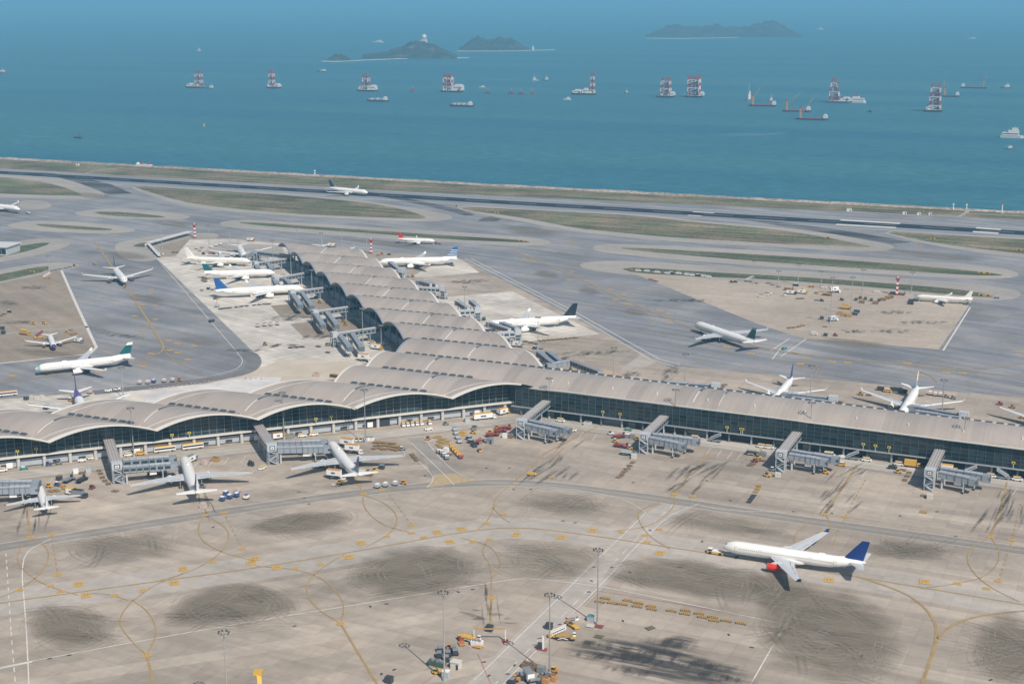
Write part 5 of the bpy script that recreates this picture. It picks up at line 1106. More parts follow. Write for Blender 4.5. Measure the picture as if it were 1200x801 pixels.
def proto(kind, c1, c2):
    key = (kind, c1, c2)
    if key in MESHC: return MESHC[key]
    a, b = vm_(c1), vm_(c2 or c1); P = []; wh = []
    def part(n, f): mb = MB(); f(mb); P.append((n, mb.mesh(n)))
    if kind in ('van', 'car', 'minibus'):
        L, W_, H = {'van': (5.0, 2.0, 2.1), 'car': (4.4, 1.8, 1.45), 'minibus': (6.4, 2.2, 2.6)}[kind]
        def f(mb):
            mb.box((0, 0, .55 + .3), (L, W_, .9), a, 0, .97)
            mb.box((-.25 if kind != 'car' else -.2, 0, 1.3 + (H - 1.3) / 2), (L * (.8 if kind != 'car' else .55), W_ * .92, H - 1.3), a, 0, .88)
        part('body', f)
        part('windows', lambda mb: mb.box((-.2, 0, 1.3 + (H - 1.3) * .45), (L * (.82 if kind != 'car' else .57), W_ * .94, (H - 1.3) * .5), M_AWIN, 0, .93))
        part('roof', lambda mb: mb.box((-.3, 0, H + .06), (L * (.68 if kind != 'car' else .42), W_ * .8, .14), b))
        wh = [(L * .32, W_ * .48, .38), (L * .32, -W_ * .48, .38), (-L * .32, W_ * .48, .38), (-L * .32, -W_ * .48, .38)]
    elif kind == 'bus':
        part('body', lambda mb: mb.box((0, 0, 1.75), (11.5, 2.9, 2.5), a, 0, .98)); part('windows', lambda mb: mb.box((0, 0, 2.1), (11.0, 2.96, .9), M_AWIN))
        part('roof', lambda mb: mb.box((0, 0, 3.12), (11, 2.7, .3), b, 0, .97)); part('skirt', lambda mb: mb.box((0, 0, .75), (11.2, 2.95, .3), vm_('grey')))
        wh = wheels((-3.6, 3.8), 1.3, .5)
    elif kind in ('truck', 'catering', 'trailer'):
        L = {'truck': 6.0, 'catering': 7.5, 'trailer': 11.5}[kind]; z = 1.0 if kind != 'catering' else 2.3
        part('box_body', lambda mb: mb.box((-.6, 0, z + 1.35), (L, 2.6, 2.7), a)); part('box_roof', lambda mb: mb.box((-.6, 0, z + 2.78), (L, 2.6, .16), b))
        part('cab', lambda mb: (mb.box((L / 2 + .7, 0, 1.4), (1.9, 2.3, 1.9), b if kind == 'truck' else a, 0, .85))); part('windscreen', lambda mb: mb.box((L / 2 + 1.0, 0, 1.75), (1.25, 2.1, .6), M_AWIN))
        part('chassis', lambda mb: mb.box((0, 0, .75), (L + 2, 1.4, .35), M_DARK))
        if kind == 'catering': part('scissor_lift', lambda mb: (mb.beam((-2.5, .8, .9), (1.5, .8, 2.2), .2, .2, M_STEEL), mb.beam((1.5, .8, .9), (-2.5, .8, 2.2), .2, .2, M_STEEL), mb.beam((-2.5, -.8, .9), (1.5, -.8, 2.2), .2, .2, M_STEEL)))
        if c1 in ('white', 'silver'): part('side_mark', lambda mb: (mb.box((-.6, 1.33, z + 1.3), (L * .3, .04, .9), vm_('blue')), mb.box((-.6, -1.33, z + 1.3), (L * .3, .04, .9), vm_('blue'))))
        wh = wheels((-L * .33, L * .42), 1.15, .5)
    elif kind == 'tug':
        part('body', lambda mb: (mb.box((0, 0, .75), (3.2, 1.6, .8), a, 0, .95), mb.box((.9, 0, 1.25), (1.3, 1.3, .3), a)))
        part('cab', lambda mb: (mb.box((-.5, 0, 1.6), (1.3, 1.4, .9), M_AWIN, 0, .9), mb.box((-.5, 0, 2.1), (1.5, 1.5, .12), b)))
        wh = wheels((-1, 1), .8, .4)
    elif kind == 'pushback':
        part('body', lambda mb: (mb.box((0, 0, .95), (7.5, 2.9, .9), a, 0, .96), mb.box((-.5, 0, 1.5), (4.2, 2.6, .3), b)))
        part('cab', lambda mb: (mb.box((2.6, 0, 1.8), (1.8, 2.2, .9), M_AWIN, 0, .9), mb.box((2.6, 0, 2.3), (2.0, 2.3, .12), b)))
        part('tow_bar', lambda mb: mb.beam((-3.7, 0, .7), (-8.5, 0, .8), .3, .3, M_STEEL))
        wh = wheels((-2.3, 2.3), 1.4, .7)
    elif kind == 'dolly':
        part('deck', lambda mb: mb.box((0, 0, .5), (3.4, 2.3, .18), a)); part('rollers', lambda mb: [mb.box((x, 0, .65), (.2, 2.0, .1), b) for x in (-1.2, -.6, 0, .6, 1.2)]); part('draw_bar', lambda mb: mb.beam((1.7, 0, .45), (2.6, 0, .35), .1, .1, M_DARK))
        wh = wheels((-1.1, 1.1), .9, .25)
    elif kind == 'uld':
        def f(mb): vs = []; mb.loft([[(x, -1.0, .7), (x, 1.0, .7), (x, 1.45, 1.1), (x, 1.45, 2.2), (x, -1.0, 2.2)] for x in (-1.0, 1.0)], a)
        part('container', f); part('roof_canvas', lambda mb: mb.box((0, .2, 2.25), (1.9, 2.3, .1), b)); part('dolly_deck', lambda mb: mb.box((0, 0, .5), (2.6, 2.2, .2), M_DARK))
        wh = wheels((-.8, .8), .8, .25)
    elif kind == 'crate':
        part('box', lambda mb: mb.box((0, 0, 1.1), (2.6, 2.2, 2.2), a)); part('lid', lambda mb: mb.box((0, 0, 2.25), (2.7, 2.3, .14), b))
    elif kind == 'pallet':
        part('deck', lambda mb: [mb.box((0, y, .35), (3.4, .5, .14), a) for y in (-1, -.33, .33, 1)]); part('bearers', lambda mb: [mb.box((x, 0, .16), (.25, 2.4, .28), b) for x in (-1.4, 0, 1.4)])
    elif kind == 'rack':     # low ribbed yellow barrier / rack
        part('frame', lambda mb: (mb.beam((-1.9, -.5, .35), (1.9, -.5, .35), .15, .15, a), mb.beam((-1.9, .5, .35), (1.9, .5, .35), .15, .15, a)))
        part('ribs', lambda mb: [mb.box((x, 0, .7), (.42, 1.3, .7), a, 0, .7) for x in (0,)]); part('feet', lambda mb: [mb.box((x, 0, .12), (.3, 1.5, .24), M_DARK) for x in (-1.8, 1.8)])
    elif kind == 'loader':
        part('platform', lambda mb: (mb.box((-1, 0, 1.7), (5.6, 3.0, .25), a), mb.box((3, 0, 1.2), (2.2, 3.0, .2), a))); part('scissors', lambda mb: [mb.beam((-3, y, .6), (1, y, 1.6), .22, .22, b) for y in (-1.2, 1.2)] + [mb.beam((1, y, .6), (-3, y, 1.6), .22, .22, b) for y in (-1.2, 1.2)])
        part('rails', lambda mb: [mb.beam((-3.6, y, 2.3), (1.6, y, 2.3), .1, .1, a) for y in (-1.5, 1.5)] + [mb.beam((x, y, 1.8), (x, y, 2.4), .1, .1, a) for y in (-1.5, 1.5) for x in (-3.6, -1, 1.6)]); part('operator_cab', lambda mb: (mb.box((3.2, 1.0, 2.0), (1.2, .9, 1.4), b), mb.box((3.2, 1.0, 2.25), (1.25, .95, .5), M_AWIN)))
        part('chassis', lambda mb: mb.box((0, 0, .6), (7.2, 2.2, .35), M_DARK)); wh = wheels((-2.6, 2.6), 1.1, .45)
    elif kind == 'stairs':
        part('staircase', lambda mb: mb.beam((-3.0, 0, 1.0), (3.0, 0, 4.3), 1.7, .45, a)); part('handrails', lambda mb: [mb.beam((-3.0, y, 2.1), (3.0, y, 5.4), .12, .5, a) for y in (-.9, .9)])
        part('treads', lambda mb: [mb.box((-2.4 + i * .8, 0, 1.65 + i * .44), (.35, 1.4, .08), M_DARK) for i in range(7)]); part('chassis', lambda mb: (mb.box((0, 0, .75), (6.4, 2.1, .6), b), mb.box((-3, 0, 1.2), (1.3, 2.0, 1.2), b, 0, .9))); wh = wheels((-2, 2), 1.0, .42)
    elif kind == 'boom':
        part('chassis', lambda mb: mb.box((0, 0, 1.0), (4.4, 2.2, .9), a)); part('boom_arm', lambda mb: (mb.beam((-1, 0, 1.4), (.5, 0, 5.0), .4, .4, b), mb.beam((.5, 0, 5.0), (2.5, 0, 6.5), .35, .35, b))); part('basket', lambda mb: mb.box((2.9, 0, 6.6), (1.6, 1.4, 1.0), b)); wh = wheels((-1.4, 1.4), 1.0, .45)
    elif kind == 'cabin':
        part('walls', lambda mb: mb.box((0, 0, 1.3), (3.4, 2.8, 2.6), a)); part('roof', lambda mb: mb.box((0, 0, 2.7), (3.8, 3.2, .2), b)); part('door', lambda mb: mb.box((1.0, -1.42, 1.0), (.9, .06, 2.0), M_DARK))
    elif kind == 'gantry':
        part('beam', lambda mb: mb.beam((-6, 0, 5.2), (6, 0, 5.2), .5, .4, a)); part('post', lambda mb: mb.beam((6, 0, 0), (6, 0, 5.2), .5, .5, b)); part('post', lambda mb: mb.beam((-6, 0, 0), (-6, 0, 5.2), .4, .4, b)); part('base', lambda mb: mb.box((6, 0, .3), (2.2, 1.8, .6), vm_('red')))
    elif kind == 'dockpost':   # stand equipment: post with a box and hose
        part('post', lambda mb: mb.beam((0, 0, 0), (0, 0, 5.5), .6, .5, a)); part('cabinet', lambda mb: mb.box((-1.3, 0, 1.6), (1.6, 1.3, 2.2), b)); part('base', lambda mb: mb.box((-.5, 0, .2), (4, 2, .4), vm_('red'))); part('arm', lambda mb: mb.beam((0, 0, 5.2), (-2.2, 0, 4.2), .3, .3, b))
    elif kind == 'cone':
        part('cone', lambda mb: (mb.cyl((0, 0, 0), (0, 0, 1.0), .4, .1, a, 6), mb.box((0, 0, .05), (.9, .9, .1), b)))
    elif kind == 'suv':
        part('body', lambda mb: mb.box((0, 0, .95), (4.8, 2.0, .9), a, 0, .97)); part('cabin', lambda mb: mb.box((-.3, 0, 1.65), (3.2, 1.85, .6), a, 0, .85)); part('windows', lambda mb: mb.box((-.3, 0, 1.6), (3.3, 1.9, .35), M_AWIN, 0, .92)); wh = wheels((-1.5, 1.5), .95, .42)
    elif kind == 'skip':
        part('bin', lambda mb: mb.box((0, 0, 1.0), (4.2, 2.2, 1.8), a, 0, 1.1)); part('load', lambda mb: [mb.box((x, random.uniform(-.5, .5), 2.1), (.8, 1.2, .7), b, random.uniform(0, 1)) for x in (-1.3, -.4, .5, 1.3)])
    MESHC[key] = (P, [(w, wheel_mesh(w[2])) for w in wh]); return MESHC[key]
KN = {'van': ('van', 'van', 'vans'), 'car': ('car', 'car', 'cars'), 'minibus': ('minibus', 'minibus', 'minibuses'), 'bus': ('apron_bus', 'bus', 'buses'), 'truck': ('box_truck', 'truck', 'box trucks'), 'catering': ('catering_truck', 'truck', 'raised catering trucks'), 'trailer': ('cargo_trailer_truck', 'truck', 'long box trucks'),
      'tug': ('baggage_tractor', 'tractor', 'baggage tractors'), 'pushback': ('pushback_tractor', 'tractor', 'pushback tractors'), 'dolly': ('baggage_dolly', 'dolly', 'flat dollies'), 'uld': ('cargo_container', 'container', 'cargo containers on dollies'), 'crate': ('equipment_box', 'box', 'square boxes'), 'pallet': ('pallet', 'pallet', 'low pallets'), 'rack': ('ribbed_rack', 'rack', 'ribbed racks'), 'loader': ('scissor_loader', 'loader', 'scissor loaders'),
      'stairs': ('passenger_stairs', 'stairs', 'stairs trucks'), 'boom': ('cherry_picker', 'lift', 'cherry pickers'), 'cabin': ('guard_cabin', 'hut', 'small huts'), 'gantry': ('goalpost_frame', 'frame', 'goalpost frames'), 'dockpost': ('stand_equipment_post', 'post', 'equipment posts'), 'cone': ('traffic_cone', 'cone', 'cones'), 'suv': ('suv', 'car', 'off-road cars'), 'skip': ('loaded_cart', 'cart', 'piled carts')}
SING = {'van': 'van', 'car': 'car', 'minibus': 'minibus', 'bus': 'bus', 'truck': 'box truck', 'catering': 'raised catering truck', 'trailer': 'long box truck', 'tug': 'baggage tractor', 'pushback': 'pushback tractor', 'dolly': 'flat dolly', 'uld': 'cargo container', 'crate': 'square box', 'pallet': 'low pallet', 'rack': 'ribbed rack', 'loader': 'scissor loader', 'stairs': 'stairs truck', 'boom': 'cherry picker', 'cabin': 'small hut', 'gantry': 'goalpost frame', 'dockpost': 'equipment post', 'cone': 'cone', 'suv': 'off-road car', 'skip': 'piled cart'}
DIRS = {'x': 0.0, '-x': math.pi, 's': math.pi / 4, '-s': math.pi * 1.25, 'n': math.pi * .75, '-n': -math.pi / 4, 'y': math.pi / 2, '-y': -math.pi / 2}
items = []
def V(area, kind, col, *pts):
    c = col.split('/') + [None]
    for p in pts:
        d = p[2] if len(p) > 2 else 'x'
        items.append((area, kind, c[0], c[1], p[0], p[1], DIRS[d] if isinstance(d, str) else d))
A1 = 'in front of the left glass wing'
V(A1, 'van', 'white/yellow', (3, 552, 's'), (109, 537.5, 's'), (472.5, 499, -.9), (477.5, 498.5, -.9), (483, 498, -.9), (488.5, 497.4, -.9), (493.5, 497, -.9), (503.6, 496.5, -.9), (354, 511.5, 's'), (367.5, 510, 's'), (151, 534, 's'))
V(A1, 'car', 'teal/white', (28, 549.5, 's')); V(A1, 'car', 'white', (96, 540.5, 's')); V(A1, 'car', 'white/yellow', (502, 503.8, 's'))
V(A1, 'van', 'yellow', (164.5, 532.5, 's')); V(A1, 'bus', 'white/yellow', (193, 528.8, 's'), (226, 525.5, 's')); V(A1, 'tug', 'blue', (57, 545, 's')); V(A1, 'tug', 'grey', (69, 543.5, 's'), (522.6, 497.6, 's'))
V(A1, 'trailer', 'white/yellow', (567, 491, 's')); V(A1, 'truck', 'white/yellow', (590, 485, 1.2)); V(A1, 'crate', 'silver', (547, 494, 's')); V(A1, 'truck', 'white/mustard', (327, 514, 's'))
V(A1, 'skip', 'grey/brown', (340, 512.5, 's'))
A2 = 'by the airliner docked bottom left'
V(A2, 'crate', 'white', (89, 554, 's')); V(A2, 'dolly', 'brown', (96, 554.5, 's')); V(A2, 'crate', 'silver', (103.5, 553, 's')); V(A2, 'loader', 'dark', (96, 564, 'y')); V(A2, 'tug', 'red/dark', (108, 572.5, 'y')); V(A2, 'pallet', 'brown', (135, 575.5))
V(A2, 'loader', 'grey/dark', (81, 564, 'y')); V(A2, 'crate', 'dark/brown', (69.5, 562, 'y')); V(A2, 'tug', 'yellow', (58, 570.5)); V(A2, 'tug', 'blue/white', (67.5, 569)); V(A2, 'dolly', 'orange', (72.5, 569.5), (76, 572.5), (80.5, 575)); V(A2, 'truck', 'white/yellow', (86, 580)); V(A2, 'truck', 'grey/dark', (93, 582)); V(A2, 'dolly', 'mustard/brown', (60, 575.5), (66, 575))
V('in the row by the leftmost lift tower', 'pallet', 'brown', (116, 551.5, 'n'), (118, 555, 'n'), (120, 559.5, 'n'), (123, 563.5, 'n'), (127, 567, 'n'))
A3 = 'near the airliner with dark red fin'
V(A3, 'uld', 'blue/white', (260.5, 586.5), (264.5, 580), (269, 584), (277, 582)); V(A3, 'uld', 'pink', (278, 577)); V(A3, 'uld', 'white/blue', (288.5, 584.5)); V(A3, 'crate', 'pink', (238, 595)); V(A3, 'truck', 'white/grey', (224, 541, 'y')); V(A3, 'crate', 'pink', (239.5, 544, 'y')); V(A3, 'skip', 'mustard/brown', (253, 540)); V(A3, 'tug', 'grey', (231, 573.5), (238, 571)); V(A3, 'dolly', 'brown', (294, 542.5, 'y')); V(A3, 'tug', 'dark', (294, 544)); V(A3, 'loader', 'brown/grey', (186, 556)); V(A3, 'tug', 'mustard', (194, 553), (176, 558))
A4 = 'around the airliner by the dolly park'
V(A4, 'catering', 'white/orange', (408, 524, 0.1), (414, 531, 0.1), (393, 561, 0.1)); V(A4, 'dolly', 'white/grey', (393, 569)); V(A4, 'tug', 'yellow', (399, 566.5)); V(A4, 'van', 'white/yellow', (307.5, 549.5, 'y')); V(A4, 'tug', 'dark', (294.5, 545.5)); V(A4, 'loader', 'mustard/brown', (374, 547, 's')); V(A4, 'tug', 'white/yellow', (418.5, 516.5, 'y'), (423.5, 516.5, 'y')); V(A4, 'crate', 'white/grey', (430, 516), (435, 516))
V(A4, 'tug', 'yellow', (440, 552)); V(A4, 'crate', 'dark/grey', (447.5, 549)); V(A4, 'loader', 'pale/brown', (424, 555)); V(A4, 'skip', 'brown', (432, 557)); V(A4, 'dolly', 'brown', (331, 530), (340, 531), (348, 530.5)); V(A4, 'crate', 'white/grey', (366, 533)); V(A4, 'tug', 'orange', (332, 528))
V('in the string below the dolly park', 'uld', 'silver/white', (442, 571.5), (451.5, 570), (463, 568.5)); V('pulling the string of silver carts', 'tug', 'orange/yellow', (473.5, 567))
V('in the crowded brown dolly park', 'dolly', 'brown/mustard', *[(439 + i * 5.2 + (j % 2) * 2.2 + random.uniform(-.8, .8), 518.5 + j * 3.3 + i * .35 + random.uniform(-.6, .6), 's') for i in range(6) for j in range(3) if not (i > 4 and j == 0)]); V('in the crowded brown dolly park', 'tug', 'grey/white', (471.5, 527, 's'))
A5 = 'on the central equipment park'
V(A5, 'tug', 'orange/red', (501.6, 515, 'y')); V(A5, 'pallet', 'mustard/brown', (511, 512.5), (514, 511.5), (517, 514.5), (515, 517.5), (518.5, 518.5), (522.6, 520), (513.5, 521.5), (517, 524), (520, 515), (524, 517)); V(A5, 'dolly', 'brown', (483, 533, 'n'), (485.5, 536, 'n'), (488, 539, 'n'))
V(A5, 'uld', 'silver/grey', (533.5, 504.5, 'n'), (534.5, 509, 'n'), (536.5, 514, 'n'), (538.6, 519, 'n')); V(A5, 'pallet', 'yellow', (540, 506.5), (543, 506.5), (540.5, 509.5), (543.5, 509.5)); V(A5, 'crate', 'grey/dark', (556, 503.5)); V(A5, 'tug', 'yellow/mustard', (555, 507.5)); V(A5, 'crate', 'dark/silver', (549.5, 515), (551.5, 519))
V(A5, 'skip', 'dark', (555.5, 523, 'n')); V(A5, 'tug', 'yellow/orange', (562, 529, 'n')); V(A5, 'loader', 'red/pale', (562, 519, 'y')); V(A5, 'cabin', 'grey', (574, 519)); V(A5, 'loader', 'red', (586, 506.5, 's'), (577, 511, 's'), (591.5, 503.5, 's')); V(A5, 'tug', 'yellow', (583, 502), (575, 508)); V(A5, 'crate', 'white', (592, 512.5)); V(A5, 'skip', 'brown/grey', (597, 512.5))
V(A5, 'uld', 'yellow/orange', (528.8, 525, -.9), (531.5, 528, -.9), (534.2, 531, -.9), (537, 534, -.9), ); V(A5, 'uld', 'red/orange', (539.8, 537, -.9)); V(A5, 'uld', 'grey/white', (514, 531, -.9), (517.3, 532, -.9), (520.3, 535, -.9), (523.5, 538, -.9)); V(A5, 'crate', 'white', (523, 529)); V(A5, 'pallet', 'brown', (526.5, 532.5), (524, 533))
V('on its own on the concrete near the centre', 'car', 'yellow', (623.5, 556.5, .2))
A6 = 'between the first two front bridges'
V(A6, 'van', 'white/yellow', (661, 491, 0), (670.5, 505, .2)); V(A6, 'car', 'teal/yellow', (736.5, 504)); V(A6, 'loader', 'red', (725.6, 513, 's'), (727.5, 524, 'x')); V(A6, 'tug', 'white/mustard', (716, 509)); V(A6, 'tug', 'yellow/white', (721.5, 518), (739, 526)); V(A6, 'crate', 'grey/white', (735, 512.5)); V(A6, 'crate', 'grey', (741, 513.5)); V(A6, 'loader', 'silver/grey', (735.5, 533)); V(A6, 'tug', 'yellow', (747, 515.5)); V(A6, 'crate', 'pale', (743, 537)); V(A6, 'skip', 'pale/grey', (694.5, 493.5)); V(A6, 'crate', 'white', (592, 513)) if 0 else None
V('in the line below the second front bridge', 'pallet', 'brown/mustard', (741.5, 542, 'y'), (738, 546, 'y'), (735, 549.5, 'y'), (732, 552.5, 'y'), (729, 556, 'y'), (725.5, 559, 'y'))
A7 = 'between the second and third front bridges'
V(A7, 'stairs', 'silver/grey', (844, 511.5, 0)); V(A7, 'van', 'white/yellow', (814.8, 514), (893.6, 523), (902.6, 524)); V(A7, 'loader', 'dark/white', (882.5, 533)); V(A7, 'tug', 'yellow/mustard', (889, 537), (892, 531)); V(A7, 'tug', 'red/orange', (885, 541)); V(A7, 'dolly', 'brown', (893.6, 540)); V(A7, 'pallet', 'brown/red', (882, 543.5), (879, 545.5)); V(A7, 'tug', 'yellow/red', (899.5, 558)); V(A7, 'crate', 'pale', (911.5, 558.5)); V(A7, 'tug', 'grey/white', (906, 551.5)); V(A7, 'skip', 'grey', (893, 534))
V('in the line below the third front bridge', 'pallet', 'mustard/brown', (889.5, 569, 'y'), (888, 572.5, 'y'), (886, 576, 'y')); V('in the line below the third front bridge', 'pallet', 'dark/brown', (883, 581, 'y'), (880.5, 584.5, 'y'), (878, 588, 'y'))
A8 = 'between the third and fourth front bridges'
V(A8, 'tug', 'yellow', (968, 554.5)); V(A8, 'van', 'yellow/white', (985.7, 545.5)); V(A8, 'minibus', 'white/yellow', (975.4, 529)); V(A8, 'car', 'white', (990.5, 532)); V(A8, 'van', 'white/yellow', (1019.5, 533.5), (1056.5, 539.5)); V(A8, 'suv', 'dark', (1046, 549)); V(A8, 'truck', 'yellow', (1071, 541)); V(A8, 'tug', 'yellow', (1053, 554)); V(A8, 'dolly', 'brown', (1058, 551)); V(A8, 'pallet', 'brown/mustard', (1065.5, 554, 'y'), (1063.5, 558, 'y'), (1060.5, 562.5, 'y')); V(A8, 'stairs', 'silver/grey', (1004, 530.5)); V(A8, 'skip', 'pale/brown', (1150, 545)) if 0 else None
A9 = 'at the right end of the glass front'
V(A9, 'truck', 'white/yellow', (1114, 545)); V(A9, 'van', 'white/yellow', (1163.5, 552.5), (1194, 556)); V(A9, 'stairs', 'silver/grey', (1178, 549, math.pi), (1141, 545, 0)); V(A9, 'crate', 'pale', (1089.5, 584)); V(A9, 'pallet', 'brown', (1083, 581)); V(A9, 'pallet', 'mustard/brown', (1082.5, 600))
B1 = 'in the long row of yellow racks'
V(B1, 'rack', 'mustard', *[(600 + a / 3.07, 540 + b / 3.07, .06 if k else .06) for k, (a, b) in enumerate([(335, 495), (316, 507), (360, 512), (398, 516), (416, 503), (455, 512), (450, 524), (500, 524), (503, 534), (573, 540), (625, 539), (622, 551), (673, 550), (685, 563), (722, 563), (727, 575), (770, 576), (823, 585)])])
B2 = 'near the crossing road in the foreground'
V(B2, 'stairs', 'white/yellow', (671, 734, -.6)); V(B2, 'crate', 'silver/teal', (692.5, 727)); V(B2, 'loader', 'mustard/white', (663, 749, .3)); V(B2, 'stairs', 'white/yellow', (654, 747, .2)); V(B2, 'dockpost', 'white/dark', (636.5, 761)); V(B2, 'pallet', 'olive', (702, 746)); V(B2, 'pallet', 'olive/dark', (762, 736, 1.0)); V(B2, 'crate', 'dark', (643.5, 736)); V(B2, 'pallet', 'pale/red', (692, 733.5)); V(B2, 'pallet', 'red', (702, 734))
B3 = 'in the gear pile at the mast foot'
V(B3, 'tug', 'orange', (604.5, 797)); V(B3, 'skip', 'dark/grey', (611, 795), (640, 795)); V(B3, 'truck', 'white/grey', (620, 797, -.9)); V(B3, 'skip', 'brown', (619, 782), (626, 784)); V(B3, 'crate', 'grey', (634, 787)); V(B3, 'tug', 'orange/yellow', (650, 787)); V(B3, 'skip', 'orange/brown', (646, 796), (637, 799)); V(B3, 'uld', 'dark/grey', (600, 801), (630, 802))
B4 = 'around the pale bottom centre mast'
V(B4, 'tug', 'orange', (527.5, 759.5, 'y')); V(B4, 'uld', 'dark/grey', (516, 764, .5), (514.5, 770, .5), (525, 769, .5), (523, 774.5, .5), (533.5, 767, .5), (531, 763, .5)); V(B4, 'skip', 'green/grey', (509.5, 778.5), (515, 780)); V(B4, 'tug', 'yellow', (512, 789)); V(B4, 'crate', 'silver/white', (522.5, 792)); V(B4, 'cabin', 'pale', (534.5, 782)); V(B4, 'tug', 'red/yellow', (539.5, 750, -.8)); V(B4, 'loader', 'yellow/white', (551.5, 751, -.1)); V(B4, 'skip', 'white/grey', (559, 755.5)); V(B4, 'gantry', 'mustard/pale', (574, 751, .35)); V(B4, 'dolly', 'yellow/red', (541, 754.5, -.8), (560, 758))
V(B4, 'crate', 'dark', (456, 799)); V(B4, 'crate', 'dark', (573.7, 738.5))
C1 = 'on the left tan apron'
V(C1, 'stairs', 'white/orange', (55, 326, .5)); V(C1, 'dolly', 'grey', (60, 317.5), (65, 316.5), (70, 315.5), (77, 314), (82, 313)); V(C1, 'tug', 'orange/grey', (87.5, 312)); V(C1, 'tug', 'dark/white', (11, 366)); V(C1, 'dolly', 'brown', (5, 368), (1, 370)); V(C1, 'tug', 'yellow', (40, 380), (52, 379.5)); V(C1, 'crate', 'dark', (4, 391), (3, 386)); V(C1, 'truck', 'mustard/yellow', (29, 392)); V(C1, 'stairs', 'red/yellow', (46, 396, 1)); V(C1, 'tug', 'yellow/white', (79, 389.5)); V(C1, 'dolly', 'orange/brown', (84, 392), (88, 391), (82, 387)); V(C1, 'truck', 'white/grey', (92, 401))
V('on the grey asphalt ahead of the taxiing airliner', 'tug', 'orange/white', (146, 337, 1.9)); V('on the asphalt left of the taxiing airliner', 'tug', 'orange/white', (111, 310)); V('at the nose of the airliner at the left edge', 'pushback', 'grey/white', (33.5, 250.5, 2.9))
C2 = 'on the road behind the left wing'
V(C2, 'bus', 'white/orange', (9, 463.5, 's')); V(C2, 'car', 'white/grey', (127, 458.5, 's'), (137, 457, 's')); V(C2, 'uld', 'pink/white', (163.5, 450), (173, 449.5), (192, 447.8), (202, 447)); V(C2, 'uld', 'blue/white', (180, 448.5)); V(C2, 'tug', 'orange', (211, 446)); V(C2, 'uld', 'pink', (105, 461)); V(C2, 'crate', 'dark/grey', (31, 468), (54, 479)); V(C2, 'crate', 'pale', (37, 467.5), (43, 468), (49, 467), (60, 478), (66, 478)); V(C2, 'tug', 'orange/white', (83, 470))
V('along the building works behind the left wing', 'cone', 'red/white', *[(176 + i * 5.3, 454.5 - i * .68 + (i % 3) * .5) for i in range(16)], *[(288 + i * 6, 443.5 + (i % 2) * .8) for i in range(4)])
C3 = 'on the pale apron west of the terminal'
V(C3, 'boom', 'silver/orange', (254, 359.5, 'y')); V(C3, 'dolly', 'dark/grey', (258.5, 362), (262, 361.6), (265.5, 361.2), (269, 360.8), (277, 360), (283, 359.2), (289, 358.6), (298, 357.8), (304, 357.2), (310, 356.6), (315, 356.4)); V(C3, 'uld', 'pink/white', (236.5, 340.5), (249, 339.5), (255, 338.8)); V(C3, 'uld', 'green/white', (244, 339)); V(C3, 'skip', 'pale/brown', (249.5, 329)); V(C3, 'skip', 'dark/grey', (248, 377, 'y')); V(C3, 'uld', 'pale/brown', (302, 382.8), (310, 382), (317, 381.3), (325, 380.5)); V(C3, 'tug', 'orange/grey', (311, 404)); V(C3, 'dolly', 'dark/brown', (340.5, 407.5), (347.4, 407), (354, 406.5), (373, 406), (384, 413)); V(C3, 'tug', 'mustard/grey', (384, 405)); V(C3, 'van', 'white/yellow', (436, 402), (449, 403.5), (436.5, 406)); V(C3, 'truck', 'white/yellow', (441.6, 409)); V(C3, 'catering', 'white/orange', (427, 423)); V(C3, 'tug', 'mustard', (403, 377), (405, 381), (375, 355), (435.5, 424)); V(C3, 'crate', 'dark/grey', (402, 374), (370.5, 350)); V(C3, 'skip', 'pink/mustard', (371, 440.5)); V(C3, 'skip', 'dark/yellow', (391, 441.5), (395, 442)); V(C3, 'loader', 'red/white', (248.5, 297.5)); V(C3, 'tug', 'dark/red', (238.5, 298), (258, 298.5)); V(C3, 'uld', 'white/grey', (246, 290), (252.5, 288), (258, 287)); V(C3, 'dolly', 'orange/brown', (230, 292), (236, 291), (234, 294)); V(C3, 'truck', 'white/orange', (294, 282.5)); V(C3, 'loader', 'mustard/white', (272.5, 310)); V(C3, 'dolly', 'dark', (203, 296), (207, 296)); V(C3, 'tug', 'white', (185, 297.5), (190, 298.5)); V(C3, 'dolly', 'red/brown', (360, 337.5), (355, 337)); V(C3, 'boom', 'brown/mustard', (240, 330))
C4 = 'east of the north wing'
V(C4, 'truck', 'white/pale', (606.8, 406)); V(C4, 'tug', 'blue/white', (626.7, 408.5)); V(C4, 'dolly', 'grey', (634, 408.5)); V(C4, 'dolly', 'brown/mustard', *[(633 + i * 5.2, 399.3 - i * .45) for i in range(9)]); V(C4, 'dolly', 'brown', (604, 400), (610, 401.5), (616, 400), (622, 401.5), (628, 403)); V(C4, 'tug', 'yellow', (669.5, 434)); V(C4, 'truck', 'white/orange', (389, 289)); V(C4, 'tug', 'green/white', (456, 298.5)); V(C4, 'tug', 'orange', (448, 298), (484, 324.5)); V(C4, 'dolly', 'orange/brown', (443, 299), (478, 324)); V(C4, 'skip', 'pale/grey', (540, 374.5)); V(C4, 'uld', 'green', (567, 375)); V(C4, 'uld', 'silver', (537, 353))
V('towing the small airliner with the red fin', 'pushback', 'grey/orange', (514, 286, 3.0))
C5 = 'in the row along the far grass edge'
V(C5, 'van', 'white/teal', (758, 318.3), (782, 321), (795, 321), (830, 325)); V(C5, 'van', 'white/grey', (747.5, 317.8), (770, 319.7), (805, 322.3), (810.5, 323), (824, 324)); V(C5, 'van', 'dark/white', (786.5, 321), (818, 323.8)); V(C5, 'tug', 'orange/grey', (764, 319.5), (739, 317)); V(C5, 'dolly', 'red/brown', (762, 327.5), (765.5, 328.6), (769, 329.7))
C6 = 'on the far remote apron'
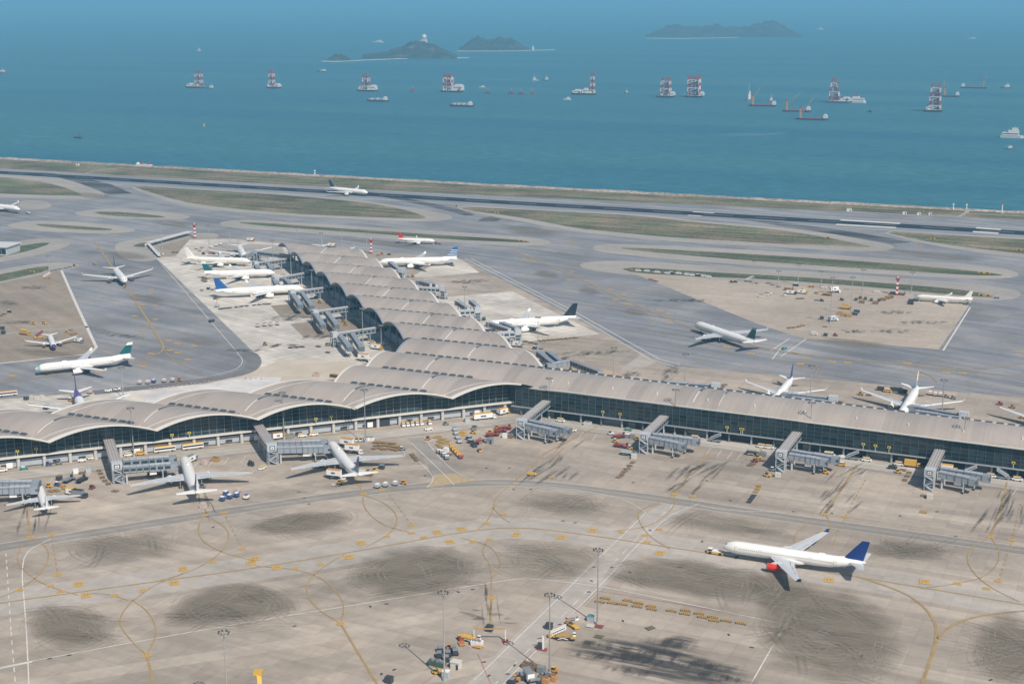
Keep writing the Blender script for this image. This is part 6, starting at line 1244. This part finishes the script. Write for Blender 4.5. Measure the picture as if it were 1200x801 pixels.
V(C6, 'tug', 'green/yellow', (857.5, 331), (862, 331)); V(C6, 'stairs', 'white/grey', (877.5, 330)); V(C6, 'dolly', 'red/brown', (886, 332)); V(C6, 'loader', 'red/orange', (924, 340)); V(C6, 'truck', 'white/dark', (927, 344.5)); V(C6, 'truck', 'white/yellow', (940, 344)); V(C6, 'van', 'dark/white', (932.5, 335)); V(C6, 'van', 'orange/white', (951, 336.5)); V(C6, 'van', 'white/orange', (965, 337.5)); V(C6, 'dolly', 'brown', (935, 350), (940, 350), (957, 352), (905, 334), (912, 336), (900, 332)); V(C6, 'tug', 'white', (919, 347), (902, 345), (941, 340)); V(C6, 'catering', 'white', (978, 343, .8)); V(C6, 'loader', 'orange/brown', (969, 346)); V(C6, 'tug', 'orange/white', (957, 344)); V(C6, 'van', 'white/yellow', (1027, 342.5)); V(C6, 'uld', 'green/brown', (1003, 352), (1008, 350), (1014, 351), (1021, 352.5), (1030, 353)); V(C6, 'skip', 'brown/orange', (1035, 352), (1040, 350), (1044, 349), (1026, 356), (1010, 355)); V(C6, 'skip', 'dark', (1046, 345), (1067.5, 354)); V(C6, 'suv', 'dark', (1067, 356.5)); V(C6, 'skip', 'pale/brown', (892, 348), (898, 346)); V(C6, 'tug', 'dark', (986.5, 352), (963, 353)); V(C6, 'truck', 'yellow/mustard', (991, 362)); V(C6, 'skip', 'dark/grey', (1001.5, 369), (1004, 366)); V(C6, 'skip', 'mustard/orange', (985, 368), (990, 370), (995, 371)); V(C6, 'truck', 'silver/white', (976, 376, .9)); V(C6, 'crate', 'dark', (963, 374)); V(C6, 'dolly', 'mustard/brown', (967, 383), (925, 384.5, 1), (930, 384, 1), (936, 383, 1), (941, 381.5)); V(C6, 'van', 'white', (954, 392)); V(C6, 'crate', 'dark/grey', (967.5, 393.5)); V(C6, 'tug', 'red', (979, 393.5)); V(C6, 'loader', 'red/grey', (1055, 345.5)); V(C6, 'stairs', 'silver/dark', (1073, 352, 2.2)); V(C6, 'skip', 'grey/white', (1134, 357)); V(C6, 'car', 'grey/silver', (1168, 349.5))
V('on the road at the lower left of the far remote apron', 'car', 'teal', (919, 409, 1.1)); V('under the tall mast on the right, on grey taxiway', 'crate', 'grey', (900, 387)) if 0 else None
C7 = 'behind the long front wing'
V(C7, 'tug', 'orange/mustard', (1009, 462.5)); V(C7, 'dolly', 'brown', (1018.5, 463), (984.5, 471)); V(C7, 'van', 'yellow/white', (1040, 459)); V(C7, 'skip', 'dark/green', (1047, 457.5), (1053, 458)); V(C7, 'skip', 'dark', (1059, 460), (1032, 457)); V(C7, 'uld', 'pink/white', (1090, 462.5), (1096, 463.5), (1102, 464)); V(C7, 'tug', 'grey/orange', (1109, 465.5), (1117, 467)); V(C7, 'tug', 'red', (1172, 474)); V(C7, 'tug', 'orange', (1187, 477.5), (1198, 490)); V(C7, 'dolly', 'red/brown', (839, 449)) if 0 else None
V(C7, 'pallet', 'brown/olive', (980, 402)) if 0 else None
V('towing the foreground airliner by its nose', 'pushback', 'yellow/white', (839, 648.5, 3.08))
V('beside the jet bridge behind the roof', 'pallet', 'brown/olive', (843, 456, 's'), (846, 453.5, 's'), (849, 451, 's'))
ORD = ['first', 'second', 'third', 'fourth', 'fifth', 'sixth', 'seventh', 'eighth', 'ninth', 'tenth', 'eleventh', 'twelfth', 'thirteenth', 'fourteenth', 'fifteenth', 'sixteenth', 'seventeenth', 'eighteenth', 'nineteenth', 'twentieth'] + ['%d%s' % (i, 'th') for i in range(21, 60)]
def desc(k, a, b): return (a if not b or b == a else ('%s-topped %s' % (b, a) if k in ('van', 'car', 'bus', 'minibus', 'truck', 'catering', 'trailer', 'crate', 'uld', 'tug') else '%s and %s' % (a, b))) + ' ' + SING[k]
grp = {}
for it in items: grp.setdefault((it[0], desc(it[1], it[2], it[3])), []).append(it)
ntag = {}
for (area, ds), lst in grp.items():
    lst.sort(key=lambda q: (q[4], q[5]))
    for i, (ar, kind, c1, c2, x, y, d) in enumerate(lst):
        nm, cat, pl = KN[kind]
        lb = '%s %s' % (ds, area) if len(lst) == 1 else '%s %s from left %s' % (ORD[i], ds, area)
        if len(lb.split()) > 16: print('LONG', lb)
        P, WH = proto(kind, c1, c2); p = at(x, y, 0.06 if y > 480 else 0.2)
        if -316 < p.x < 20 and 700 < p.y < 745: p.y = min(p.y, wall_y(p.x) - (2.6 if kind != 'trailer' else 4))
        dd = d + random.uniform(-.06, .06)
        if len(lst) > 5 and kind in ('dolly', 'pallet', 'skip'): dd += random.uniform(-.9, .9)
        r = empty(nm, p, dd, lb, cat, pl + ' on the airfield')
        if len(P) == 1 and not WH:
            bpy.data.objects.remove(r); r = inst(nm, P[0][1], None, p, dd); tagp(r, lb, cat, pl + ' on the airfield'); continue
        for n_, me in P:
            if n_ == 'ribs':
                for q_ in (-1.5, -.75, 0, .75, 1.5): inst('rib', me, r, (q_, 0, 0))
            else: inst(n_, me, r)
        for w, me in WH: inst('wheel', me, r, w)
# yellow crane arm cut by the bottom edge
r = empty('mobile_crane', at(306, 822), 0, 'bright yellow crane arm poking in at the bottom edge', 'crane'); q = MB(); c = at(306, 822)
q.beam((0, 0, 0), (-2.6, 3.0, 9), 1.6, 1.6, M_YL); q.build('boom', r); q = MB(); q.box((-2.8, 3.2, 9.3), (3.0, 2.6, 1.2), M_YL, .4); q.build('head', r); q = MB(); q.box((2, -1, 1), (5, 3, 2), M_YL); q.build('chassis', r)
# sloping white roof beside the banded tower (noise barrier) and its end frames
r = empty('sloped_canopy', at(200, 290), 0, 'long pale sloping canopy beside the small grass wedge at the apron corner', 'canopy'); o_ = at(200, 290)
a = at(174, 288.5) - o_; b = at(223, 275) - o_; q = MB(); q.beam(a + Vector((0, 0, 3.6)), b + Vector((0, 0, 3.6)), 8, .3, M_STRIPW); q.build('roof', r)
q = MB(); q.beam(a + Vector((-2, -3, 1.6)), b + Vector((-2, -3, 1.6)), .3, 2.8, M_STRIPW); q.build('wall', r)
c = at(187, 302) - o_; q = MB(); q.beam(a + Vector((0, 0, 3)), c + Vector((0, 0, 2)), 3, .3, M_STRIPW); q.build('side_roof', r)
for i in range(5):
    p = a.lerp(c, i / 4); q = MB(); q.beam(p - Vector((3, 0, p.z)), p + Vector((-3, 0, 3)), .5, .5, M_DARK); q.build('post', r)
# glassy pavilion at the left edge
r = empty('edge_building', at(-12, 296), 0, 'low pale building with glass side at the far left edge', 'building'); o_ = at(-12, 296)
q = MB(); q.box((0, 0, 4), (50, 26, 8), M_BRL, .25); q.build('wall', r); q = MB(); q.box((0, 0, 8.3), (53, 29, .6), M_STRIPW, .25); q.build('roof', r)
for i in range(10):
    q = MB(); t = (i - 4.5) * 4.9; q.box((t * math.cos(.25) + 13.1 * math.sin(.25), t * math.sin(.25) - 13.1 * math.cos(.25), 4), (4.4, .3, 5), M_GLASS, .25); q.build('window', r)
# small huts and antennas near the sea wall
def hut(x, y, w, lb, h=2.4): 
    r = empty('runway_hut', at(x, y), 0, lb, 'hut'); q = MB(); q.box((0, 0, h / 2), (w, 3.5, h), M_WHITE); q.build('walls', r); q = MB(); q.box((0, 0, h + .15), (w + .6, 4, .3), M_STRIPW); q.build('roof', r); q = MB(); q.box((.3 * w, -1.78, 1.1), (1, .06, 2), M_DARK); q.build('door', r)
hut(91, 194, 4, 'white hut on the grass behind the runway at far left'); hut(995, 247.5, 5, 'white hut on the far grass, left of the short branch road', 3); hut(1060, 251, 4, 'first of two white huts right of the hut on the far grass'); hut(1077, 251.8, 4, 'second of two white huts on the far grass near the branch road'); hut(1090, 252, 3, 'smallest white hut on the far grass near the branch road')
r = empty('pump_station', at(169, 195), 0, 'pale pump station with red gates built on the sea wall', 'building'); q = MB(); q.box((0, 0, 2), (26, 6, 2.4), M_STRIPW); q.build('walls', r)
for dx in (-11, -3, 8): q = MB(); q.box((dx, 0, 4.4), (2.4, 3, 2.6), M_RED if dx > -5 else M_WHITE); q.build('gate', r)
for x, y, h, lb in [(1174, 250, 11, 'red-topped lattice mast at the sea wall far right'), (1132.5, 246.5, 6, 'slim white beacon at the end of the branch road'), (1117, 246, 6, 'thin pole left of the white beacon on the sea wall'), (369, 205.5, 6, 'small thin pole on the sea wall above the landing airliner')]:
    r = empty('sea_wall_beacon', at(x, y), 0, lb, 'mast'); q = MB(); q.cyl((0, 0, 0), (0, 0, h), .7, .5, M_WHITE, 6); q.build('pole', r); q = MB(); q.box((0, 0, h + .6), (1.8, 1.8, 1.4), M_RED if h > 8 else M_WHITE); q.build('lantern', r)
strip('branch_road', W2([(990, 247.2), (1040, 250.5), (1090, 252.8), (1124, 254), (1133, 249), (1133, 246.5)]), 5, .14, M_SHOULD, land)
strip('branch_road', W2([(1133, 250), (1210, 254)]), 5, .14, M_SHOULD, land); strip('branch_road', W2([(100, 203), (120, 199), (145, 196.5)]), 5, .14, M_SHOULD, land)
# airfield signs
for x, y, lb in [(1194, 293.5, 'yellow sign with dark face on the grass at the right edge'), (1150, 320.3, 'left yellow marker sign at the tip of the long grass strip'), (1157, 320.6, 'right yellow marker sign at the tip of the long grass strip'), (1150, 346.5, 'yellow marker sign on the lowest narrow grass strip'), (1158, 347, 'rightmost yellow marker sign on the lowest narrow grass strip'), (1080, 248, 'orange marker board by the huts on the far grass'), (582, 250, 'small orange marker on the grass by the second exit'), (970, 279, 'tiny orange marker at the edge of the dark exit strip'), (1093, 280.5, 'small white marker on the grass right of the last exit'), (38, 319, 'yellow marker sign on the grass wedge at left'), (611, 282.8, 'yellow marker at the point of the thin grass strip'), (535, 241.5, 'dark marker board at the tip of the grass by the second exit')]:
    q = MB(); q.box((0, 0, .8), (5, .5, 1.4), M_YL); q.box((0, -.3, .8), (2, .1, 1.0), M_DARK); q.box((-1.8, 0, .1), (.3, .3, .4), M_STEEL); o = q.build('airfield_sign', None, at(x, y, .15)); tagp(o, lb, 'sign')

# ================================================================== SHIPS
M_HULLD = mat('dark_hull', (0.06, 0.035, 0.04), 0.6); M_HULLR = mat('red_brown_hull', (0.30, 0.06, 0.045), 0.6); M_HULLB = mat('blue_grey_hull', (0.10, 0.13, 0.16), 0.6); M_SR = mat('ship_red', (0.30, 0.07, 0.08), 0.5); M_SW = mat('ship_white', (0.58, 0.58, 0.57), 0.5)
M_CR = mat('crane_yellow_brown', (0.42, 0.24, 0.10), 0.6)
def hull(mb, L, B, H, m, deckm=None):
    pl = [(-L / 2, -B / 2), (L * .38, -B / 2), (L / 2, 0), (L * .38, B / 2), (-L / 2, B / 2)]; n = 5
    mb.loft([[(x * .96, y * .85, -1) for x, y in pl], [(x, y, H) for x, y in pl]], m)
def sea_at(x, y): return at(x, y, SEA_Z)
def tower(r, x, y, w, h, nb, ww=None, name='tower_band', z0=4, taper=1.0, gap=0, lean=0):
    """open lattice tower in red and white bands"""
    for k in range(nb):
        z1, z2 = z0 + h * k / nb, z0 + h * (k + 1) / nb; s1 = 1 - (1 - taper) * k / nb; s2_ = 1 - (1 - taper) * (k + 1) / nb; m = M_SR if (nb - k) % 2 else M_SW; mb = MB(); W3 = ww or w
        c1 = [(x + i * w / 2 * s1 + lean * k / nb, y + j * W3 / 2 * s1, z1) for i, j in ((-1, -1), (1, -1), (1, 1), (-1, 1))]; c2 = [(x + i * w / 2 * s2_ + lean * (k + 1) / nb, y + j * W3 / 2 * s2_, z2 - .3) for i, j in ((-1, -1), (1, -1), (1, 1), (-1, 1))]
        for i in range(4):
            j = (i + 1) % 4; mb.beam(c1[i], c2[i], 1.9, 1.9, m); mb.beam(c2[i], c2[j], 1.3, 1.3, m); mb.beam(c1[i], c2[j], .9, .9, m)
        mb.build(name, r)
M_TCORE = mat('tower_core_purple_grey', (0.16, 0.15, 0.20), 0.6)
def barge(px, py, L, label, tw, head=0, house=None, B=24, hm=None, tubes=0):
    r = empty('crane_barge', sea_at(px, py), head, label, 'barge', 'red and white tower barges at sea')
    mb = MB(); hull(mb, L, B, 4.5, hm or M_HULLD); mb.box((0, 0, 4.7), (L * .84, B * .94, .5), M_SW); mb.build('hull', r)
    for t in tw: tower(r, *t)
    if tubes:
        for k in range(tubes):
            for j in (-1, 1):
                mb = MB(); x = tw[0][0] + (k - (tubes - 1) / 2) * (tw[0][2] / max(1, tubes - 1)); h = tw[0][3]
                nb = 6
                for q in range(nb): mb.cyl((x, j * 4, 5 + h * q / nb), (x, j * 4, 5 + h * (q + 1) / nb), 1.6, 1.6, M_SR if q % 2 else M_SW, 8, False)
                mb.build('mixing_shaft', r)
    for t in tw:
        mb = MB(); mb.box((t[0] + t[2] * .12, 0, 5 + t[3] * .42), (t[2] * .42, t[5] * .5, t[3] * .84), M_TCORE); mb.box((t[0] - t[2] * .2, 0, 5 + t[3] * .3), (t[2] * .2, t[5] * .6, t[3] * .6), M_STEEL); mb.build('tower_core', r)
    rg = random.Random(int(px * 7))
    for i in range(9):
        x = rg.uniform(-L * .42, L * .42); w = rg.uniform(2, 6); h = rg.uniform(1.5, 7); mb = MB(); mb.box((x, rg.uniform(-B * .4, B * .1), 5 + h / 2), (w, rg.uniform(2, 5), h), rg.choice((M_SR, M_SW, M_STEEL, M_CR, M_HULLD, M_SW))); mb.build('deck_gear', r)
    for (x, w, d, h) in (house or []):
        mb = MB(); mb.box((x, 0, 5 + h / 2), (w, B * .7, h), M_SW); mb.box((x + w * .1, 0, 5 + h + 1.6), (w * .6, B * .5, 3.2), M_SW); mb.box((x + w * .1, -B * .35 - .1, 5 + h * .6), (w * .8, .3, 1.0), M_AWIN); mb.box((x - w * .3, 0, 5 + h + 3), (2, 2, 6), M_SR); mb.build('deck_house', r)
    return r
barge(230, 103, 58, 'tower barge at far left, white deckhouse left of its tower, small tug beside it', [(10, 0, 18, 42, 5, 14, 'tower_band', 5, .8)], house=[(-14, 26, 0, 5)])
barge(322, 103.5, 40, 'slim tower barge, second from the left, narrow tower at its left end', [(-9, 0, 12, 44, 5, 12, 'tower_band', 5, .9)], house=[(9, 16, 0, 5)])
barge(432, 107, 60, 'tower barge below the domed island, white deck blocks right of the tower', [(-7, 0, 17, 40, 4, 14, 'tower_band', 5, .85)], house=[(14, 18, 0, 9), (-24, 8, 0, 5)])
barge(531, 108, 62, 'tower barge with a cluster of upright shafts left and a tall white house right', [(-14, 0, 22, 42, 4, 16, 'tower_band', 5, 1)], tubes=4, house=[(14, 30, 0, 13)])
barge(685, 111, 66, 'low barge with one leaning red and white tower at its right end', [(22, 0, 10, 50, 6, 8, 'tower_band', 5, .6)], house=[(-20, 22, 0, 5), (4, 16, 0, 9)])
barge(781, 114, 46, 'left one of the two neighbouring wide tower barges', [(-2, 0, 24, 44, 5, 16, 'tower_band', 5, .82)], house=[(14, 14, 0, 6)])
barge(814, 114, 40, 'right one of the two neighbouring wide tower barges, flat-topped', [(-2, 0, 28, 48, 5, 18, 'tower_band', 5, 1)], tubes=4, house=[(18, 10, 0, 6)])
barge(984, 120.5, 58, 'barge with a triangular red and white tower and orange deck gear', [(-12, 0, 26, 52, 5, 14, 'tower_band', 5, .3, 0, -4)], house=[(14, 22, 0, 6)], hm=M_HULLB)
barge(1094, 131, 38, 'nearest tower barge, tapering red and white tower right of centre', [(2, 0, 24, 56, 6, 16, 'tower_band', 5, .7)], house=[(-8, 14, 0, 6)])
def dredger(px, py, L, label, flip=1, blk=True, boom=(.25, 30, 26)):
    r = empty('grab_dredger', sea_at(px, py), 0 if flip > 0 else math.pi, label, 'dredger', 'grab dredgers at sea'); mb = MB(); hull(mb, L, 14, 3.0, M_HULLD); mb.box((0, 0, 3.2), (L * .6, 12, 1.2), M_HULLR); mb.build('hull', r)
    mb = MB(); x = -L * .38; mb.box((x, 0, 12), (5, 6, 20), M_CR, 0, .6); mb.box((x - 1.5, 0, 12), (2, 6.2, 18), M_TCORE, 0, .7); mb.box((x, 0, 24), (3, 3, 5), M_SR); mb.build('crane_house', r)
    mb = MB(); mb.beam((x + 2, 0, 12), (x + 2 + boom[1], 0, 12 + boom[2]), 1.1, 1.1, M_CR); mb.beam((x, 0, 20), (x + 2 + boom[1] * .9, 0, 12 + boom[2] * .95), .4, .4, M_STEEL); mb.build('boom', r)
    mb = MB(); mb.box((L * .4, 0, 7), (8, 9, 6), M_SW); mb.box((L * .4, 0, 11), (5, 6, 3), M_SW); mb.build('wheelhouse', r); return r
dredger(894, 124.5, 64, 'grab dredger left of the trio, red hull, raised boom to the right', boom=(0, 16, 34)); dredger(934, 131, 62, 'middle grab dredger of the trio, boom half lowered', boom=(0, 28, 30)); dredger(952, 140.5, 66, 'nearest grab dredger of the trio, yellow-brown crane at its left', boom=(0, 24, 32))
dredger(1114, 113.5, 40, 'small dark dredger above the tapering tower barge', 1, False, (0, -6, 34)); dredger(1141, 103.5, 70, 'low dark dredger on the far right, boom raised at its right end', -1, False, (0, -8, 20))
def boat(px, py, L, label, m=M_HULLB, top=M_SW, head=0, hh=4, cat='boat', name='tugboat', mastb=True):
    r = empty(name, sea_at(px, py), head, label, cat); mb = MB(); hull(mb, L, L * .3, L * .07 + 1, m); mb.build('hull', r); mb = MB(); mb.box((L * .08, 0, L * .07 + 1 + hh / 2), (L * .4, L * .22, hh), top); mb.box((L * .12, 0, L * .07 + 1 + hh * 1.3), (L * .2, L * .16, hh * .7), top); mb.build('wheelhouse', r)
    if mastb: mb = MB(); mb.cyl((L * .05, 0, 3), (L * .05, 0, 3 + hh * 3.2), .5, .3, M_SW, 6); mb.build('mast', r)
boat(247, 104, 26, 'small dark tug right of the far left tower barge'); boat(2, 85.5, 40, 'red boat cut by the left edge', M_HULLR, M_SW); boat(92, 162, 18, 'small dark boat trailing a wake at left', M_HULLD, M_HULLB, 0, 2, 'boat', 'speedboat', False); boat(239, 148, 5, 'tiny yellow buoy boat in open water at left', mat('buoy_yellow', (.7, .45, .05), .5), mat('buoy_yellow', (.7, .45, .05), .5), 0, 3, 'buoy', 'buoy', False)
boat(378, 84.5, 42, 'flat grey vessel near the small low islet', M_HULLB, M_SW, 0, 3); boat(483.5, 107.5, 16, 'small reddish boat between two tower barges', M_HULLR, M_SR); boat(565, 102.5, 18, 'small white boat right of the shaft cluster barge', M_SW, M_SW, 0, 2, 'boat', 'launch', False)
boat(571.5, 109.5, 18, 'first of four little spiked boats in a row', M_HULLD, M_SR, 0, 4); boat(599, 110, 18, 'second of four little spiked boats in a row', M_HULLD, M_SR, 0, 4); boat(610, 110.5, 18, 'third of four little spiked boats in a row', M_HULLD, M_SR, 0, 4); boat(623.5, 110.5, 16, 'fourth of four little spiked boats in a row', M_HULLR, M_SR, 0, 4)
boat(627, 94.5, 22, 'left of two small boats on the white wake', M_SW, M_SW, 3.1, 5); boat(640, 94.5, 22, 'right of two small boats on the white wake', M_HULLD, M_SW, 0, 5); boat(665, 117, 20, 'white launch below the leaning tower barge', M_SW, M_SW, 0, 3, 'boat', 'launch', False); boat(734, 109.5, 14, 'small dark boat left of the two wide tower barges', M_HULLD, M_SW, 0, 3)
boat(877, 117.5, 20, 'small red and white boat left of the dredger trio', M_SR, M_SW, 1, 12); boat(903, 119, 16, 'small boat with masts behind the dredger trio', M_HULLR, M_SW, 0, 5); boat(1019, 131.5, 12, 'tiny dark boat below the white ferry', M_HULLD, M_HULLD, 0, 2, 'boat', 'launch', False); boat(1179, 103.5, 32, 'grey tug at far right beyond the dark dredger', M_HULLB, M_SW, 0, 5)
boat(1182.5, 175, 16, 'small white launch near the right edge, nearest boat', M_HULLB, M_SW, 0, 2.4, 'boat', 'launch', False); boat(1139, 45.5, 50, 'tiny pale boat far off to the right', M_SW, M_SW, 0, 3, 'boat', 'launch', False); boat(443, 50, 70, 'faint pale ship far beyond the domed island', M_SW, M_SW, 0, 5); boat(233, 60, 26, 'tiny white speck of a boat far off at left', M_SW, M_SW, 0, 6); boat(961, 35, 60, 'faint white dot of a boat on the hazy horizon', M_SW, M_SW, 0, 8)
def cargo(px, py, L, label, m, pile):
    r = empty('cargo_barge', sea_at(px, py), 0, label, 'barge'); mb = MB(); hull(mb, L, 13, 4, m); mb.build('hull', r); mb = MB(); mb.box((L * .33, 0, 7), (8, 9, 6), M_SW); mb.box((L * .33, 0, 11), (5, 6, 3), M_SW); mb.build('wheelhouse', r); mb = MB()
    for i in range(pile): mb.box((-L * .4 + i * L * .65 / pile, 0, 5 + random.random() * 1.5), (L * .5 / pile, 9, 3 + 3 * random.random()), M_SW if i % 2 else M_STEEL)
    mb.build('deck_cargo', r)
cargo(443.5, 119, 58, 'flat dark cargo barge, white house at its right end', M_HULLD, 5); cargo(542, 125, 60, 'cargo barge with heaped pale load below the shaft cluster barge', M_HULLD, 7)
r = empty('ferry', sea_at(1005, 120.5), 0, 'white multi-deck ferry right of the triangular tower barge', 'ferry'); mb = MB(); hull(mb, 40, 13, 5, M_SW); mb.build('hull', r); mb = MB(); mb.box((0, 0, 8), (30, 11, 6), M_SW); mb.box((-4, 0, 13), (16, 8, 4), M_SW); mb.box((-4, 0, 17), (8, 5, 4), M_SR); mb.build('superstructure', r); mb = MB(); mb.box((0, -5.6, 8.5), (28, .3, 1.3), M_AWIN); mb.build('windows', r)
r = empty('ferry', sea_at(1186, 161.5), 0, 'white vessel at the right edge with stepped superstructure', 'ferry'); mb = MB(); hull(mb, 40, 12, 4, M_SW); mb.build('hull', r); mb = MB(); mb.box((-3, 0, 7), (28, 10, 5), M_SW); mb.box((2, 0, 11.5), (18, 8, 4), M_SW); mb.box((4, 0, 15.5), (10, 6, 4), M_SW); mb.build('superstructure', r); mb = MB(); mb.box((-3, -5.1, 7.5), (26, .3, 1.2), M_AWIN); mb.build('windows', r); mb = MB(); mb.cyl((4, 0, 17), (4, 0, 22), .4, .2, M_SW, 6); mb.build('mast', r)
def wake(px, w=.5): 
    p = W2(px, SEA_Z); n = len(p) // 2; o = blob('wake', [(a.x, a.y) for a in p], SEA_Z + .15, M_WAKE, None, .6, None); o['kind'] = 'stuff'
wake([(90, 161.5), (60, 160), (20, 158.5), (-10, 158), (20, 159.5), (60, 161.3)]); wake([(625, 93.8), (600, 93.2), (560, 92.6), (500, 92), (560, 93.2), (600, 94.2)]); wake([(820, 157.5), (860, 156), (900, 156), (932, 154), (925, 158.5), (890, 160), (840, 159.5)])

# ================================================================== ISLANDS
def isl_mat():
    m = bpy.data.materials.new('island_scrub'); m.use_nodes = True; n = m.node_tree.nodes; l = m.node_tree.links; b = n['Principled BSDF']; b.inputs['Roughness'].default_value = .95
    g = n.new('ShaderNodeNewGeometry'); ns = n.new('ShaderNodeTexNoise'); ns.inputs['Scale'].default_value = .02; ns.inputs['Detail'].default_value = 9; ns.inputs['Roughness'].default_value = .7; l.new(g.outputs['Position'], ns.inputs[0])
    cr = n.new('ShaderNodeValToRGB'); e = cr.color_ramp.elements; e[0].position = .4; e[0].color = (.014, .028, .020, 1); e[1].position = .58; e[1].color = (.048, .060, .052, 1); x = e.new(.78); x.color = (.26, .23, .20, 1); l.new(ns.outputs[0], cr.inputs[0]); l.new(cr.outputs[0], b.inputs['Base Color']); return m
M_ISL = isl_mat(); M_SAND = mat('shore_sand', (.60, .56, .48), .9)
from mathutils import noise as NZ
def island(name, pts, label, depth=300, zb=SEA_Z - 1, seed=0):
    """pts: skyline as (px, py_top); base line py on the water"""
    base_y = pts['base']; sky = pts['sky']; mb = MB(); nx, ny_ = 130, 30; x0, x1 = sky[0][0], sky[-1][0]; vs = []
    for j in range(ny_ + 1):
        v = j / ny_
        for i in range(nx + 1):
            px = x0 + (x1 - x0) * i / nx; p = at(px, base_y, SEA_Z)
            for a, b in zip(sky[:-1], sky[1:]):
                if a[0] <= px <= b[0]: ty = a[1] + (b[1] - a[1]) * (px - a[0]) / (b[0] - a[0])
            dist = p.length; mpp = (p - Vector((0, 0, CAM_H))).length / F_PX; h = (base_y - ty) * mpp * 1.03
            away = p.xy.normalized(); q = p.xy + away * (depth * v)
            prof = math.sin(math.pi * min(1, v * 1.0)) ** .8; nz = NZ.noise((q.x * .006 + seed, q.y * .006, 0)) * .35 + NZ.noise((q.x * .02, q.y * .02, seed)) * .3 + NZ.noise((q.x * .06, q.y * .06, seed)) * .16
            vs.append((q.x, q.y, SEA_Z - 2 + max(0, h * prof * .92 * (1 + nz) + (2 if 0 < j < ny_ else 0))))
    n = nx + 1; mb.add(vs, [(j * n + i, j * n + i + 1, (j + 1) * n + i + 1, (j + 1) * n + i) for j in range(ny_) for i in range(nx)], M_ISL)
    o = mb.build(name, smooth=True); o['kind'] = 'structure'; return o
def shoal(px, w, z=1.2, lb=None):
    p = [v for v in W2(px, SEA_Z)]; mb = MB(); rr = []
    for v in p: rr.append([(v.x, v.y - w, SEA_Z - .5), (v.x, v.y - w * .6, SEA_Z + z), (v.x, v.y + w * .6, SEA_Z + z), (v.x, v.y + w, SEA_Z - .5)])
    mb.loft(rr, M_SAND, True, False); o = mb.build('shore_strip'); o['kind'] = 'structure'
island('island', {'base': 69, 'sky': [(424, 69), (428, 66), (440, 65), (452, 64), (462, 60), (472, 58), (482, 54), (491, 51), (500, 51), (508, 54), (516, 58), (525, 63), (532, 66), (536, 69)]}, '', 420, seed=1)
island('island', {'base': 71.5, 'sky': [(383, 71.5), (388, 67), (394, 64), (400, 64), (406, 67), (411, 71.5)]}, '', 160, seed=4)
island('island', {'base': 59.5, 'sky': [(538, 59.5), (545, 54), (552, 49), (560, 46), (570, 48), (578, 48), (588, 46), (598, 47), (606, 52), (614, 57), (620, 59.5)]}, '', 500, seed=2)
island('island', {'base': 44, 'sky': [(756, 44), (768, 39), (780, 33), (790, 31), (800, 34), (812, 35), (825, 34), (838, 32), (850, 34), (862, 34), (875, 34), (885, 30), (895, 29), (908, 30), (918, 33), (926, 37), (934, 41), (940, 44)]}, '', 900, seed=3)
shoal([(378, 72), (400, 72.2), (430, 70.5), (470, 69), (510, 68.3), (549, 68)], 14); shoal([(536, 60), (570, 60), (600, 60), (650, 58.5)], 14); shoal([(758, 45), (800, 45.5), (862, 44), (935, 42)], 24)
# radar dome on the summit of the near island
p = at(497.5, 69, SEA_Z); q_ = p.xy + p.xy.normalized() * 200; mpp = (p - Vector((0, 0, CAM_H))).length / F_PX; zt = (69 - 50) * mpp
r = empty('radar_dome', (q_.x, q_.y, zt - 10), 0, 'white radar dome on a square tower on the island summit', 'radar dome'); mb = MB(); mb.box((0, 0, 4), (20, 20, 16), M_SW); mb.box((-16, 0, 0), (14, 12, 8), M_SW); mb.build('tower', r)
mb = MB(); rg = []
for i in range(9):
    t = -math.pi / 2 + math.pi * i / 8; rg.append([(11 * math.cos(t) * math.cos(2 * math.pi * j / 16), 11 * math.cos(t) * math.sin(2 * math.pi * j / 16), 21 + 11 * math.sin(t)) for j in range(16)])
mb.loft(rg, M_SW, False); mb.build('dome', r, smooth=True)
p = at(624.5, 59.5, SEA_Z); r = empty('lighthouse', p, 0, 'small white lighthouse on the spit right of the second island', 'lighthouse'); mb = MB(); mb.cyl((0, 0, 0), (0, 0, 18), 6, 4, M_SW, 8); mb.build('tower', r); mb = MB(); mb.cyl((0, 0, 18), (0, 0, 25), 3, 1, M_SW, 8); mb.build('lantern', r)

# ================================================================== HAZE
def haze():
    m = bpy.data.materials.new('haze_air'); m.use_nodes = True; n = m.node_tree.nodes; l = m.node_tree.links; n.clear()
    o = n.new('ShaderNodeOutputMaterial'); v = n.new('ShaderNodeVolumePrincipled'); v.inputs['Color'].default_value = (*HAZE_COL, 1); v.inputs['Density'].default_value = HAZE_DENS; v.inputs['Anisotropy'].default_value = 0.0
    l.new(v.outputs[0], o.inputs['Volume'])
    mb = MB(); x0, x1, y0, y1, z0, z1 = -235000, 235000, -2500, 240000, -12, 262
    mb.add([(x0, y0, z0), (x1, y0, z0), (x1, y1, z0), (x0, y1, z0), (x0, y0, z1), (x1, y0, z1), (x1, y1, z1), (x0, y1, z1)], [(0, 3, 2, 1), (4, 5, 6, 7), (0, 1, 5, 4), (1, 2, 6, 5), (2, 3, 7, 6), (3, 0, 4, 7)], m)
    ob = mb.build('haze'); ob['kind'] = 'stuff'; return ob
HAZE_COL = (0.27, 0.69, 1.0); HAZE_DENS = 0.00012
haze()
